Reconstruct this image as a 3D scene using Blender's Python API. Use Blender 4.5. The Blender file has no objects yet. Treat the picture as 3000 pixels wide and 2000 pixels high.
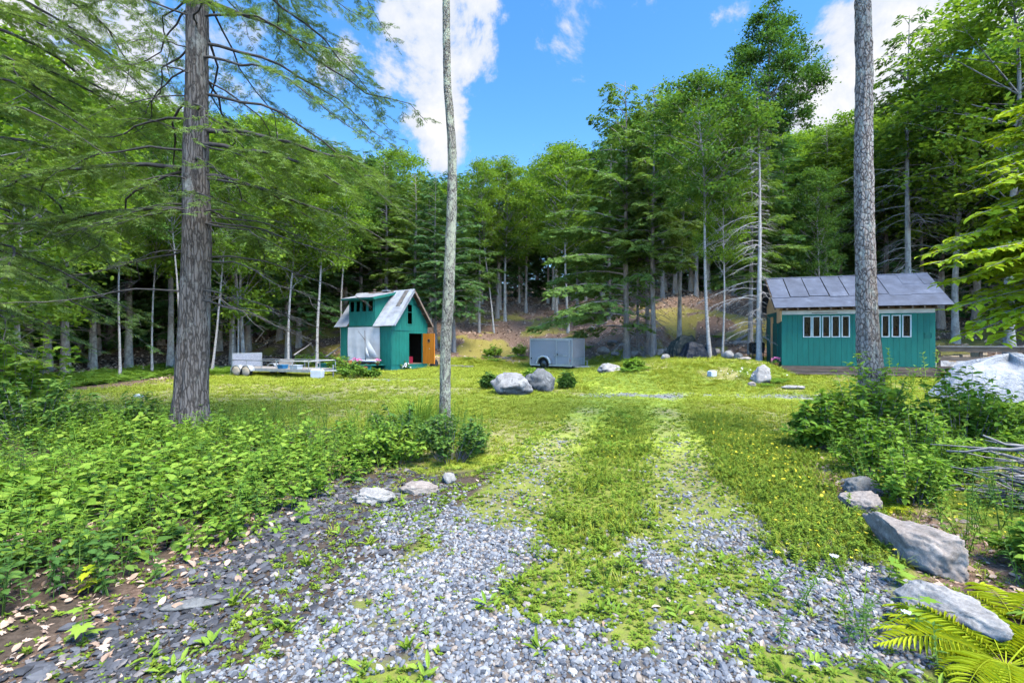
import bpy, bmesh, math, random
import numpy as np
from mathutils import Vector, Matrix, noise as mnoise
PI = math.pi
R = math.radians
SC = bpy.context.scene
COL = SC.collection
# ------------------------------------------------------------------ camera, sky, sun, exposure
FPX, CAMZ = 1400.0, 1.65
cam = bpy.data.cameras.new('camera')
cam.sensor_width = 36.0
cam.lens = 36.0 * FPX / 3000.0
cam.clip_start = 0.05
cam.clip_end = 3000
camo = bpy.data.objects.new('camera', cam)
COL.objects.link(camo)
camo.location = (0, 0, CAMZ)
camo.rotation_euler = (PI / 2, 0, 0)
SC.camera = camo
SUN_EL, SUN_AZ = R(62), R(138)      # azimuth clockwise from +Y
SUN_W, SUN_ANG, SKY_W, EXPO = 2.2, R(28), 0.12, 2.2
sl = bpy.data.lights.new('sun', 'SUN')
sl.energy = SUN_W
sl.angle = SUN_ANG
sl.color = (1.0, 0.93, 0.80)
so = bpy.data.objects.new('sun', sl)
COL.objects.link(so)
sd = Vector((math.sin(SUN_AZ) * math.cos(SUN_EL), math.cos(SUN_AZ) * math.cos(SUN_EL), math.sin(SUN_EL)))
so.rotation_euler = sd.to_track_quat('Z', 'Y').to_euler()
so.location = sd * 60
SC.view_settings.view_transform = 'Standard'
SC.view_settings.look = 'None'
SC.view_settings.exposure = EXPO
SC.view_settings.gamma = 1
SC.view_settings.use_curve_mapping = False
cy = SC.cycles
cy.max_bounces = 4
cy.diffuse_bounces = 3
cy.glossy_bounces = 2
cy.transmission_bounces = 3
cy.transparent_max_bounces = 6
cy.caustics_reflective = False
cy.caustics_refractive = False
cy.use_fast_gi = True
cy.fast_gi_method = 'REPLACE'
cy.ao_bounces_render = 1
cy.use_adaptive_sampling = True
cy.adaptive_threshold = 0.03

def pdir(px, py):
    return Vector(((px - 1500) / FPX, 1.0, (1000 - py) / FPX))

W = bpy.data.worlds.new('World')
SC.world = W
W.use_nodes = True
W.light_settings.distance = 12
W.light_settings.ao_factor = 1.9
nt = W.node_tree
nt.nodes.clear()

def nd(t, typ, **kw):
    n = t.nodes.new(typ)
    for k, v in kw.items():
        setattr(n, k, v)
    return n

def mth(t, op, a, b=None, c=None, clamp=False):
    n = nd(t, 'ShaderNodeMath', operation=op, use_clamp=clamp)
    for i, v in enumerate((a, b, c)):
        if v is None:
            continue
        if isinstance(v, (int, float)):
            n.inputs[i].default_value = v
        else:
            t.links.new(v, n.inputs[i])
    return n.outputs[0]

sky = nd(nt, 'ShaderNodeTexSky', sky_type='NISHITA', sun_disc=False, sun_elevation=SUN_EL, sun_rotation=SUN_AZ,
         altitude=300, air_density=1.0, dust_density=0.6, ozone_density=2.2)
hs = nd(nt, 'ShaderNodeHueSaturation')
hs.inputs['Saturation'].default_value = 1.3
hs.inputs['Value'].default_value = .66
nt.links.new(sky.outputs[0], hs.inputs['Color'])
tc = nd(nt, 'ShaderNodeTexCoord')
nz1 = nd(nt, 'ShaderNodeTexNoise')
nz1.inputs['Scale'].default_value = 6.0
nz1.inputs['Detail'].default_value = 9
nz1.inputs['Roughness'].default_value = 0.62
nz1.inputs['Distortion'].default_value = 0.25
nt.links.new(tc.outputs['Generated'], nz1.inputs['Vector'])
nz0 = nd(nt, 'ShaderNodeTexNoise')
nz0.inputs['Scale'].default_value = 2.3
nz0.inputs['Detail'].default_value = 3
nt.links.new(tc.outputs['Generated'], nz0.inputs['Vector'])
# cumulus banks: direction of the middle, angular radius, weight
BANKS = [(1235, 40, 7, .8), (1240, 190, 6.5, .85), (1275, 330, 5.5, .85), (1300, 420, 4, .65), (1400, 200, 4.6, .85), (1480, 240, 3, .6), (1668, 128, 2.2, .22),
         (1270, -140, 9, .7), (830, 130, 9, .75), (800, 310, 8, .7), (500, 230, 12, 1.0), (150, 300, 14, 1.0), (420, -100, 12, .9),
         (2440, 205, 7.0, 1.0), (2560, 150, 6, .9), (2700, 130, 6.5, 1.0), (2860, 70, 7, 1.0), (3050, -30, 9, 1.0), (2450, 330, 8, .9)]
acc = None
for (bx, by, rad, wt) in BANKS:
    dv = pdir(bx, by).normalized()
    dp = nd(nt, 'ShaderNodeVectorMath', operation='DOT_PRODUCT')
    dp.inputs[1].default_value = dv
    nt.links.new(tc.outputs['Generated'], dp.inputs[0])
    # 1 at the middle, 0 at the radius
    c0 = math.cos(R(rad))
    v = mth(nt, 'MULTIPLY_ADD', dp.outputs['Value'], wt / (1 - c0), -wt * c0 / (1 - c0))
    v = mth(nt, 'MAXIMUM', v, 0.0)
    acc = v if acc is None else mth(nt, 'MAXIMUM', acc, v)
fine = mth(nt, 'MULTIPLY_ADD', nz1.outputs['Fac'], 4.2, -2.1)
base = mth(nt, 'ADD', mth(nt, 'MULTIPLY_ADD', acc, 0.95, -.22), fine)
wide = mth(nt, 'MULTIPLY_ADD', nz0.outputs['Fac'], 3.2, -2.1)
base = mth(nt, 'MAXIMUM', base, mth(nt, 'ADD', wide, mth(nt, 'MULTIPLY', fine, .8)))
mr = nd(nt, 'ShaderNodeMapRange', interpolation_type='SMOOTHSTEP')
mr.inputs['From Min'].default_value = 0.16
mr.inputs['From Max'].default_value = 0.62
nt.links.new(base, mr.inputs['Value'])
crp = nd(nt, 'ShaderNodeMixRGB')
crp.inputs[1].default_value = (1.25, 1.42, 1.72, 1)
crp.inputs[2].default_value = (1.9, 1.9, 1.93, 1)
mr2 = nd(nt, 'ShaderNodeMapRange')
mr2.inputs['From Min'].default_value = 0.35
mr2.inputs['From Max'].default_value = 1.1
nt.links.new(base, mr2.inputs['Value'])
nt.links.new(mr2.outputs[0], crp.inputs[0])
mix = nd(nt, 'ShaderNodeMixRGB')
nt.links.new(mr.outputs[0], mix.inputs[0])
nt.links.new(hs.outputs[0], mix.inputs[1])
nt.links.new(crp.outputs[0], mix.inputs[2])
bg = nd(nt, 'ShaderNodeBackground')
bg.inputs['Strength'].default_value = SKY_W
nt.links.new(mix.outputs[0], bg.inputs['Color'])
wo = nd(nt, 'ShaderNodeOutputWorld')
nt.links.new(bg.outputs[0], wo.inputs['Surface'])

# ------------------------------------------------------------------ helpers: objects and meshes
def tag(o, label=None, cat=None, group=None, kind=None):
    if label: o['label'] = label
    if cat: o['category'] = cat
    if group: o['group'] = group
    if kind: o['kind'] = kind
    return o

def empty(name, loc=(0, 0, 0), rz=0.0, **kw):
    o = bpy.data.objects.new(name, None)
    o.empty_display_size = .2
    COL.objects.link(o)
    o.location = loc
    o.rotation_euler = (0, 0, rz)
    return tag(o, **kw)

def link(name, me, parent=None, loc=None, rz=None, **kw):
    o = bpy.data.objects.new(name, me)
    COL.objects.link(o)
    if parent: o.parent = parent
    if loc is not None: o.location = loc
    if rz is not None: o.rotation_euler = (0, 0, rz)
    return tag(o, **kw)

def copy_tree(o, parent=None):
    c = o.copy()
    COL.objects.link(c)
    c.parent = parent
    for ch in o.children:
        copy_tree(ch, c)
    return c

def npmesh(name, V, F, mat, smooth=False, mi=None):
    """V (n,3); F (m,k) int array or list of such arrays."""
    me = bpy.data.meshes.new(name)
    V = np.asarray(V, dtype=np.float32)
    Fs = F if isinstance(F, list) else [F]
    Fs = [np.asarray(f, dtype=np.int32) for f in Fs if len(f)]
    me.vertices.add(len(V))
    me.vertices.foreach_set('co', V.ravel())
    nl = sum(f.size for f in Fs)
    npoly = sum(len(f) for f in Fs)
    me.loops.add(nl)
    me.loops.foreach_set('vertex_index', np.concatenate([f.ravel() for f in Fs]))
    me.polygons.add(npoly)
    cnt = np.concatenate([np.full(len(f), f.shape[1], np.int32) for f in Fs])
    st = np.concatenate([[0], np.cumsum(cnt)[:-1]]).astype(np.int32)
    me.polygons.foreach_set('loop_start', st)
    for m in (mat if isinstance(mat, (list, tuple)) else [mat]):
        me.materials.append(m)
    if mi is not None:
        me.polygons.foreach_set('material_index', np.asarray(mi, dtype=np.int32))
    me.polygons.foreach_set('use_smooth', np.full(npoly, smooth))
    me.update(calc_edges=True)
    return me

class MB:
    """collects quads/tris in python lists"""
    def __init__(s):
        s.v = []; s.f = []
    def add(s, V, F):
        b = len(s.v)
        s.v += [tuple(p) for p in V]
        s.f += [tuple(i + b for i in f) for f in F]
        return s
    def box(s, x0, x1, y0, y1, z0, z1, M=None):
        P = [(x, y, z) for z in (z0, z1) for (x, y) in ((x0, y0), (x1, y0), (x1, y1), (x0, y1))]
        if M is not None: P = [M @ Vector(p) for p in P]
        return s.add(P, [(3, 2, 1, 0), (4, 5, 6, 7), (0, 1, 5, 4), (1, 2, 6, 5), (2, 3, 7, 6), (3, 0, 4, 7)])
    def prism(s, poly, axis, a, b):
        """poly: 2d points in the other two axes (in xyz order), extruded on axis from a to b"""
        n = len(poly)
        def mk(p, t):
            q = list(p); q.insert(axis, t); return q
        V = [mk(p, a) for p in poly] + [mk(p, b) for p in poly]
        F = [tuple(range(n))[::-1], tuple(range(n, 2 * n))] + [(i, (i + 1) % n, n + (i + 1) % n, n + i) for i in range(n)]
        return s.add(V, F)
    def hexa(s, P):
        return s.add(P, [(3, 2, 1, 0), (4, 5, 6, 7), (0, 1, 5, 4), (1, 2, 6, 5), (2, 3, 7, 6), (3, 0, 4, 7)])
    def tube(s, path, rad, n=6, cap=True):
        V, F = tube_arr(path, rad, n)
        b = len(s.v)
        s.add(V.tolist(), F.tolist())
        if cap:
            s.f.append(tuple(b + i for i in range(n))[::-1])
            m = len(V) - n
            s.f.append(tuple(b + m + i for i in range(n)))
        return s
    def lathe(s, prof, n=20, c=(0, 0, 0)):
        V = []; F = []
        for (r, z) in prof:
            for i in range(n):
                a = 2 * PI * i / n
                V.append((c[0] + r * math.cos(a), c[1] + r * math.sin(a), c[2] + z))
        for j in range(len(prof) - 1):
            for i in range(n):
                F.append((j * n + i, j * n + (i + 1) % n, (j + 1) * n + (i + 1) % n, (j + 1) * n + i))
        F.append(tuple(range(n))[::-1]); m = (len(prof) - 1) * n
        F.append(tuple(m + i for i in range(n)))
        return s.add(V, F)
    def mesh(s, name, mat, smooth=False):
        me = bpy.data.meshes.new(name)
        me.from_pydata(s.v, [], s.f)
        me.materials.append(mat)
        if smooth: me.polygons.foreach_set('use_smooth', [True] * len(me.polygons))
        me.update()
        return me
    def build(s, name, mat, parent=None, smooth=False, **kw):
        return link(name, s.mesh(name, mat, smooth), parent, **kw)

def bx(name, mat, parent, x0, x1, y0, y1, z0, z1, **kw):
    return MB().box(x0, x1, y0, y1, z0, z1).build(name, mat, parent, **kw)

def tube_arr(path, rad, n=6, twist=0.0):
    path = np.asarray(path, float)
    m = len(path)
    rad = np.broadcast_to(np.asarray(rad, float), (m,))
    T = np.gradient(path, axis=0)
    T /= np.linalg.norm(T, axis=1)[:, None] + 1e-9
    ref = np.array([0, 0, 1.0]) if abs(T[m // 2, 2]) < .9 else np.array([1.0, 0, 0])
    A = np.cross(T, ref); A /= np.linalg.norm(A, axis=1)[:, None] + 1e-9
    B = np.cross(T, A)
    th = np.linspace(0, 2 * PI, n, endpoint=False) + twist
    V = path[:, None] + rad[:, None, None] * (np.cos(th)[None, :, None] * A[:, None] + np.sin(th)[None, :, None] * B[:, None])
    j = np.arange(m - 1)[:, None] * n; i = np.arange(n)[None]; k = (i + 1) % n
    F = np.stack([j + i, j + k, j + n + k, j + n + i], -1).reshape(-1, 4)
    return V.reshape(-1, 3), F

class Acc:
    """numpy accumulator for quads"""
    def __init__(s):
        s.V = []; s.F = []; s.n = 0
    def add(s, V, F):
        s.V.append(V); s.F.append(np.asarray(F) + s.n); s.n += len(V)
    def mesh(s, name, mat, smooth=False):
        return npmesh(name, np.concatenate(s.V), np.concatenate(s.F), mat, smooth)

# leaf templates: (u along, v across, w up), quads (tri = repeated handled by degenerate-free kites)
def T_kite(): return np.array([(0, 0, 0), (.42, .5, .03), (1, 0, -.08), (.42, -.5, .03)]), np.array([(0, 3, 2, 1)])
def T_oval():
    p = [(0, 0, 0), (.32, 0, -.03), (.68, 0, -.04), (1, 0, -.16),
         (.2, .36, .05), (.52, .5, .06), (.82, .27, -.03), (.2, -.36, .05), (.52, -.5, .06), (.82, -.27, -.03)]
    return np.array(p), np.array([(0, 1, 5, 4), (1, 2, 6, 5), (2, 3, 3, 6), (0, 7, 8, 1), (1, 8, 9, 2), (2, 9, 3, 3)])
def T_maple():
    ang = [-150, -120, -95, -70, -52, -30, -12, 0, 12, 30, 52, 70, 95, 120, 150]
    rad = [.35, .55, .38, .72, .42, .62, .62, 1.0, .62, .62, .42, .72, .38, .55, .35]
    p = [(.25, 0, 0)] + [(.25 + r * .75 * math.cos(R(a)), r * .75 * math.sin(R(a)), -.12 * r * r) for a, r in zip(ang, rad)]
    q = [(0, i, i + 1, i + 2) for i in range(1, 14, 2)]
    return np.array(p), np.array(q)
def T_spray(k=4, fan=48, wd=.15, seed=1):
    """flat conifer spray: a middle twig with paired side twigs, each a slim kite"""
    rr = np.random.default_rng(seed)
    V = []; F = []
    def kite(o, a, l, w, dz):
        c, s = math.cos(a), math.sin(a)
        b = len(V)
        for (u, v, z) in ((0, 0, 0), (.45, .5, .02), (1, 0, dz), (.45, -.5, .02)):
            V.append((o + u * l * c - v * w * s, u * l * s + v * w * c, z * l - .10 * o))
        F.append((b, b + 3, b + 2, b + 1))
    kite(.4, 0, .6, wd, -.12)
    for i in range(k):
        o = .05 + .75 * i / k
        l = .62 * (1 - o * .65)
        for sg in (-1, 1):
            kite(o + rr.uniform(-.03, .03), sg * R(fan + rr.uniform(-9, 9)), l * rr.uniform(.8, 1.15), wd, -.16 + rr.uniform(-.1, .06))
    return np.array(V), np.array(F)

def leaves(P, D, N, L, Wd, tp):
    """P base, D direction, N up hint (n,3); L length, Wd width (n,)"""
    V0, F0 = tp
    D = D / (np.linalg.norm(D, axis=1)[:, None] + 1e-9)
    S = np.cross(N, D); S /= np.linalg.norm(S, axis=1)[:, None] + 1e-9
    U = np.cross(D, S)
    V = (P[:, None] + V0[None, :, 0, None] * (L[:, None] * D)[:, None] + V0[None, :, 1, None] * (Wd[:, None] * S)[:, None]
         + V0[None, :, 2, None] * (L[:, None] * U)[:, None])
    n, k = len(P), len(V0)
    F = F0[None] + (np.arange(n) * k)[:, None, None]
    return V.reshape(-1, 3), F.reshape(-1, F0.shape[1])

def fix_tris(F):
    """split quads with a repeated last index into triangles"""
    F = np.asarray(F)
    d = (F[:, 2] == F[:, 3]) | (F[:, 1] == F[:, 2])
    t = F[d]
    t = np.stack([t[:, 0], t[:, 1], np.where(t[:, 1] == t[:, 2], t[:, 3], t[:, 2])], -1)
    return [F[~d], t]

# value noise
def vnoise(x, y, seed=0):
    xi = np.floor(x); yi = np.floor(y); xf = x - xi; yf = y - yi
    def h(a, b):
        v = np.sin(a * 127.1 + b * 311.7 + seed * 74.7) * 43758.5453
        return v - np.floor(v)
    u = xf * xf * (3 - 2 * xf); w = yf * yf * (3 - 2 * yf)
    return (h(xi, yi) * (1 - u) + h(xi + 1, yi) * u) * (1 - w) + (h(xi, yi + 1) * (1 - u) + h(xi + 1, yi + 1) * u) * w
def fbm(x, y, sc=1.0, oc=4, seed=0):
    a = .5; s = 0; t = 0
    for o in range(oc):
        s = s + a * vnoise(x * sc + 13.7 * o, y * sc - 7.1 * o, seed + o); t += a
        a *= .5; sc *= 2.03
    return s / t
def sst(x, a, b):
    t = np.clip((np.asarray(x, float) - a) / (b - a), 0, 1)
    return t * t * (3 - 2 * t)

# ------------------------------------------------------------------ materials
def ramp(t, cols, fac, interp='LINEAR'):
    r = nd(t, 'ShaderNodeValToRGB')
    e = r.color_ramp.elements
    r.color_ramp.interpolation = interp
    while len(e) < len(cols): e.new(.5)
    for k, (p, c) in enumerate(cols):
        e[k].position = p; e[k].color = (*c, 1)
    t.links.new(fac, r.inputs[0])
    return r.outputs[0]

def newmat(name):
    m = bpy.data.materials.new(name)
    m.use_nodes = True
    t = m.node_tree
    b = t.nodes['Principled BSDF']
    return m, t, b

def noise(t, vec, scale, detail=5, rough=.6, dist=0.0):
    n = nd(t, 'ShaderNodeTexNoise')
    n.inputs['Scale'].default_value = scale
    n.inputs['Detail'].default_value = detail
    n.inputs['Roughness'].default_value = rough
    n.inputs['Distortion'].default_value = dist
    t.links.new(vec, n.inputs['Vector'])
    return n.outputs['Fac']

def coords(t, stretch=(1, 1, 1), kind='Object'):
    c = nd(t, 'ShaderNodeTexCoord')
    m = nd(t, 'ShaderNodeMapping')
    m.inputs['Scale'].default_value = stretch
    t.links.new(c.outputs[kind], m.inputs['Vector'])
    return m.outputs[0]

def pmat(name, cols, scale=3.0, rough=.8, bump=0.0, stretch=(1, 1, 1), metal=0.0, spec=.3, detail=6, obr=0.0, bscale=None, bdist=.02, island=0.0, grain=0.0):
    m, t, b = newmat(name)
    v = coords(t, stretch)
    f = noise(t, v, scale, detail)
    if isinstance(cols[0], (int, float)): cols = [(.3, tuple(c * .8 for c in cols)), (.7, tuple(min(1, c * 1.15) for c in cols))]
    c = ramp(t, cols, f)
    if obr or island:
        h = nd(t, 'ShaderNodeHueSaturation')
        if obr:
            oi = nd(t, 'ShaderNodeObjectInfo'); rr = oi.outputs['Random']; k = obr
        else:
            gi = nd(t, 'ShaderNodeNewGeometry'); rr = gi.outputs['Random Per Island']; k = island
        t.links.new(mth(t, 'MULTIPLY_ADD', rr, k, 1 - k / 2), h.inputs['Value'])
        t.links.new(c, h.inputs['Color']); c = h.outputs[0]
    if grain:
        g = noise(t, v, scale * 14, 3)
        h = nd(t, 'ShaderNodeHueSaturation')
        t.links.new(mth(t, 'MULTIPLY_ADD', g, grain * 2, 1 - grain), h.inputs['Value'])
        t.links.new(c, h.inputs['Color']); c = h.outputs[0]
    t.links.new(c, b.inputs['Base Color'])
    b.inputs['Roughness'].default_value = rough
    b.inputs['Metallic'].default_value = metal
    b.inputs['Specular IOR Level'].default_value = spec
    if bump:
        bn = nd(t, 'ShaderNodeBump')
        bn.inputs['Strength'].default_value = bump
        bn.inputs['Distance'].default_value = bdist
        t.links.new(noise(t, v, bscale or scale * 3, 6), bn.inputs['Height'])
        t.links.new(bn.outputs[0], b.inputs['Normal'])
    return m

def leafmat(name, cols, trans=.35, tcol=None, rough=.7, spec=.1, wob=.0):
    """per-leaf colour from the island's random number, plus light coming through the leaf"""
    m, t, b = newmat(name)
    gi = nd(t, 'ShaderNodeNewGeometry'); oi = nd(t, 'ShaderNodeObjectInfo')
    r = mth(t, 'ADD', mth(t, 'MULTIPLY', gi.outputs['Random Per Island'], .62), mth(t, 'MULTIPLY', oi.outputs['Random'], .38))
    c = ramp(t, cols, r)
    t.links.new(c, b.inputs['Base Color'])
    b.inputs['Roughness'].default_value = rough
    b.inputs['Specular IOR Level'].default_value = spec
    tr = nd(t, 'ShaderNodeBsdfTranslucent')
    h = nd(t, 'ShaderNodeMixRGB', blend_type='MULTIPLY')
    h.inputs[0].default_value = 1
    h.inputs[2].default_value = (*(tcol or (1.12, 1.28, .6)), 1)
    t.links.new(c, h.inputs[1])
    t.links.new(h.outputs[0], tr.inputs['Color'])
    mx = nd(t, 'ShaderNodeMixShader')
    mx.inputs[0].default_value = trans
    t.links.new(b.outputs[0], mx.inputs[1]); t.links.new(tr.outputs[0], mx.inputs[2])
    t.links.new(mx.outputs[0], t.nodes['Material Output'].inputs['Surface'])
    return m

M = {}
M['hemlock'] = leafmat('hemlock needles', [(.0, (.060, .125, .034)), (.5, (.125, .215, .048)), (1, (.225, .32, .07))], .42)
M['hemlock_dark'] = leafmat('dark hemlock needles', [(.0, (.040, .105, .042)), (.5, (.080, .17, .056)), (1, (.155, .25, .066))], .38)
M['hemlock_light'] = leafmat('light hemlock needles', [(.0, (.095, .172, .044)), (.5, (.165, .272, .062)), (1, (.27, .375, .095))], .40)
M['hemlock_near'] = leafmat('near hemlock needles', [(.0, (.08, .142, .042)), (.5, (.145, .225, .062)), (1, (.25, .335, .10))], .42)
M['maple'] = leafmat('maple leaves', [(.0, (.092, .175, .022)), (.5, (.16, .27, .034)), (1, (.265, .37, .05))], .48)
M['maple_deep'] = leafmat('deep green leaves', [(.0, (.045, .115, .024)), (.5, (.08, .17, .034)), (1, (.15, .25, .045))], .42)
M['beech'] = leafmat('bright leaves', [(.0, (.17, .28, .012)), (.5, (.27, .39, .02)), (1, (.38, .47, .035))], .45, (1.2, 1.2, .4))
M['cover'] = leafmat('ground cover leaves', [(.0, (.080, .18, .020)), (.4, (.165, .295, .034)), (1, (.30, .42, .06))], .42)
M['cover_dark'] = leafmat('dark bush leaves', [(.0, (.045, .115, .028)), (.5, (.09, .185, .038)), (1, (.19, .29, .05))], .38)
M['fern'] = leafmat('fern fronds', [(.0, (.26, .34, .012)), (.5, (.38, .46, .018)), (1, (.52, .58, .04))], .42, (1.15, 1.1, .4))
M['fern_green'] = leafmat('green fern fronds', [(.0, (.085, .18, .025)), (.5, (.145, .26, .035)), (1, (.23, .35, .05))], .4)
M['grass'] = leafmat('grass blades', [(.0, (.165, .235, .020)), (.45, (.265, .34, .035)), (.8, (.37, .415, .055)), (1, (.48, .44, .12))], .35, (1.2, 1.15, .4))
M['weed'] = leafmat('small weeds', [(.0, (.09, .165, .018)), (.5, (.155, .24, .024)), (1, (.25, .32, .035))], .3)
M['tallgrass'] = leafmat('tall grass', [(.0, (.09, .19, .02)), (.5, (.15, .27, .03)), (1, (.26, .36, .05))], .35)
M['dryleaf'] = leafmat('dry leaves', [(.0, (.13, .08, .055)), (.35, (.30, .20, .14)), (.7, (.47, .35, .26)), (.9, (.58, .47, .37)), (1, (.55, .26, .05))], .1, (1.1, .9, .6))
M['yellow'] = pmat('yellow petals', (.75, .62, .03), rough=.6)
M['white_petal'] = pmat('white petals', (.8, .8, .76), rough=.6)
M['pink'] = pmat('pink petals', [(.3, (.75, .12, .32)), (.7, (.85, .28, .48))], scale=20, rough=.6)

def barkmat(name, cols, lichen=None, lich_amt=.5, stretch=(9, 9, 1.6), bump=.7, lsc=3.0, bdist=.03, flakes=None):
    m, t, b = newmat(name)
    v = coords(t, stretch)
    f = noise(t, v, 2.2, 8, .65, .4)
    if flakes:
        va = nd(t, 'ShaderNodeVectorMath', operation='ADD')
        t.links.new(coords(t, flakes), va.inputs[0])
        nzc = nd(t, 'ShaderNodeTexNoise'); nzc.inputs['Scale'].default_value = 9; t.links.new(coords(t), nzc.inputs['Vector']); t.links.new(nzc.outputs['Color'], va.inputs[1])
        vv = nd(t, 'ShaderNodeTexVoronoi', feature='DISTANCE_TO_EDGE'); vv.inputs['Scale'].default_value = 1.0
        t.links.new(va.outputs[0], vv.inputs['Vector'])
        crack = mth(t, 'MULTIPLY', vv.outputs['Distance'], 4.5, clamp=True)
        f = mth(t, 'MULTIPLY_ADD', crack, .42, mth(t, 'MULTIPLY', f, .62))
    c = ramp(t, cols, f)
    if lichen:
        v2 = coords(t, (1, 1, .6))
        l = noise(t, v2, lsc, 7, .72, .6)
        mr = nd(t, 'ShaderNodeMapRange', interpolation_type='SMOOTHSTEP')
        mr.inputs['From Min'].default_value = 1 - lich_amt - .08
        mr.inputs['From Max'].default_value = 1 - lich_amt + .06
        t.links.new(l, mr.inputs['Value'])
        mx = nd(t, 'ShaderNodeMixRGB')
        mx.inputs[2].default_value = (*lichen, 1)
        t.links.new(mth(t, 'MULTIPLY', mr.outputs[0], .8), mx.inputs[0]); t.links.new(c, mx.inputs[1])
        c = mx.outputs[0]
    t.links.new(c, b.inputs['Base Color'])
    b.inputs['Roughness'].default_value = .9
    b.inputs['Specular IOR Level'].default_value = .15
    bn = nd(t, 'ShaderNodeBump'); bn.inputs['Strength'].default_value = bump; bn.inputs['Distance'].default_value = bdist
    t.links.new(f, bn.inputs['Height']); t.links.new(bn.outputs[0], b.inputs['Normal'])
    return m
M['bark_hemlock'] = barkmat('hemlock bark', [(.25, (.028, .024, .021)), (.5, (.075, .066, .058)), (.75, (.14, .125, .112))], (.24, .25, .225), .38, lsc=2.2, flakes=(22, 22, 3.2))
M['bark_scaly'] = barkmat('scaly spruce bark', [(.3, (.055, .045, .040)), (.5, (.17, .145, .13)), (.7, (.27, .245, .225))], (.32, .33, .29), .42, (7, 7, 4.5), lsc=9, flakes=(24, 24, 11))
M['bark_lichen'] = barkmat('lichened bark', [(.3, (.035, .032, .028)), (.5, (.13, .12, .10)), (.7, (.22, .21, .18))], (.34, .36, .26), .47, (8, 8, 3.2), lsc=8, flakes=(34, 34, 14))
M['bark_far'] = barkmat('grey brown bark', [(.3, (.12, .108, .098)), (.7, (.30, .275, .255))], (.36, .36, .32), .42, lsc=2.5)
M['bark_pale'] = barkmat('pale grey bark', [(.3, (.12, .11, .10)), (.7, (.26, .245, .23))], (.33, .33, .30), .5, (3, 3, 4), lsc=3)
M['bark_birch'] = barkmat('birch bark', [(.3, (.08, .072, .065)), (.44, (.25, .235, .215)), (.7, (.40, .385, .36))], (.30, .31, .27), .36, (2, 2, 9), lsc=4)
M['twig'] = pmat('dark twig bark', [(.3, (.035, .031, .028)), (.7, (.10, .092, .082))], 9, .9)
M['silvertwig'] = pmat('silvery dead twigs', [(.3, (.24, .23, .215)), (.7, (.38, .365, .345))], 6, .9)
M['deadwood'] = pmat('weathered dead wood', [(.3, (.13, .115, .105)), (.7, (.28, .26, .24))], 6, .9, stretch=(4, 4, 1), obr=.3)
# ------------------------------------------------------------------ terrain
def hgt(x, y):
    x = np.asarray(x, float); y = np.asarray(y, float)
    y0 = 29.5 - 8.5 * sst(x, 4, 15) + 3.0 * sst(-x, 8, 14)
    t = y - y0
    hill = .27 * np.logaddexp(0, t / 1.4) * 1.4
    hill = np.where(hill > 5.4, 5.4 + (hill - 5.4) * .55, hill)
    hill = np.where(hill > 12, 12 + (hill - 12) * .3, hill)
    rough = sst(t, -1, 4) * (fbm(x, y, .28, 4, 3) - .5) * 1.3
    k = .82 - .72 * sst(x, 10.2, 11.4)
    mound = k * sst(x, 1.8, 8.0) * sst(y, 15.3, 20.2) * (1 - .75 * sst(y, 23, 30))
    bank = .10 * sst(-x, 2.2, 4) * (1 - sst(y, 8, 11)) + .08 * sst(x, 3.0, 4.4) * (1 - sst(y, 7, 9))
    und = (fbm(x, y, .35, 3, 9) - .5) * .10 * sst(y, 6, 10) + (fbm(x, y, 2.2, 3, 5) - .5) * .035
    return hill + rough + mound + bank + und

def H1(x, y): return float(hgt(x, y))

def ground(px, py, dmin=1.9, dmax=90):
    d = np.linspace(dmin, dmax, 6000)
    X = (px - 1500) * d / FPX; Z = CAMZ + (1000 - py) * d / FPX
    below = Z < hgt(X, d)
    i = int(np.argmax(below)) if below.any() else len(d) - 1
    return Vector((X[i], d[i], H1(X[i], d[i])))

def at(px, py, d): return Vector(((px - 1500) * d / FPX, d, CAMZ + (1000 - py) * d / FPX))

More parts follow.
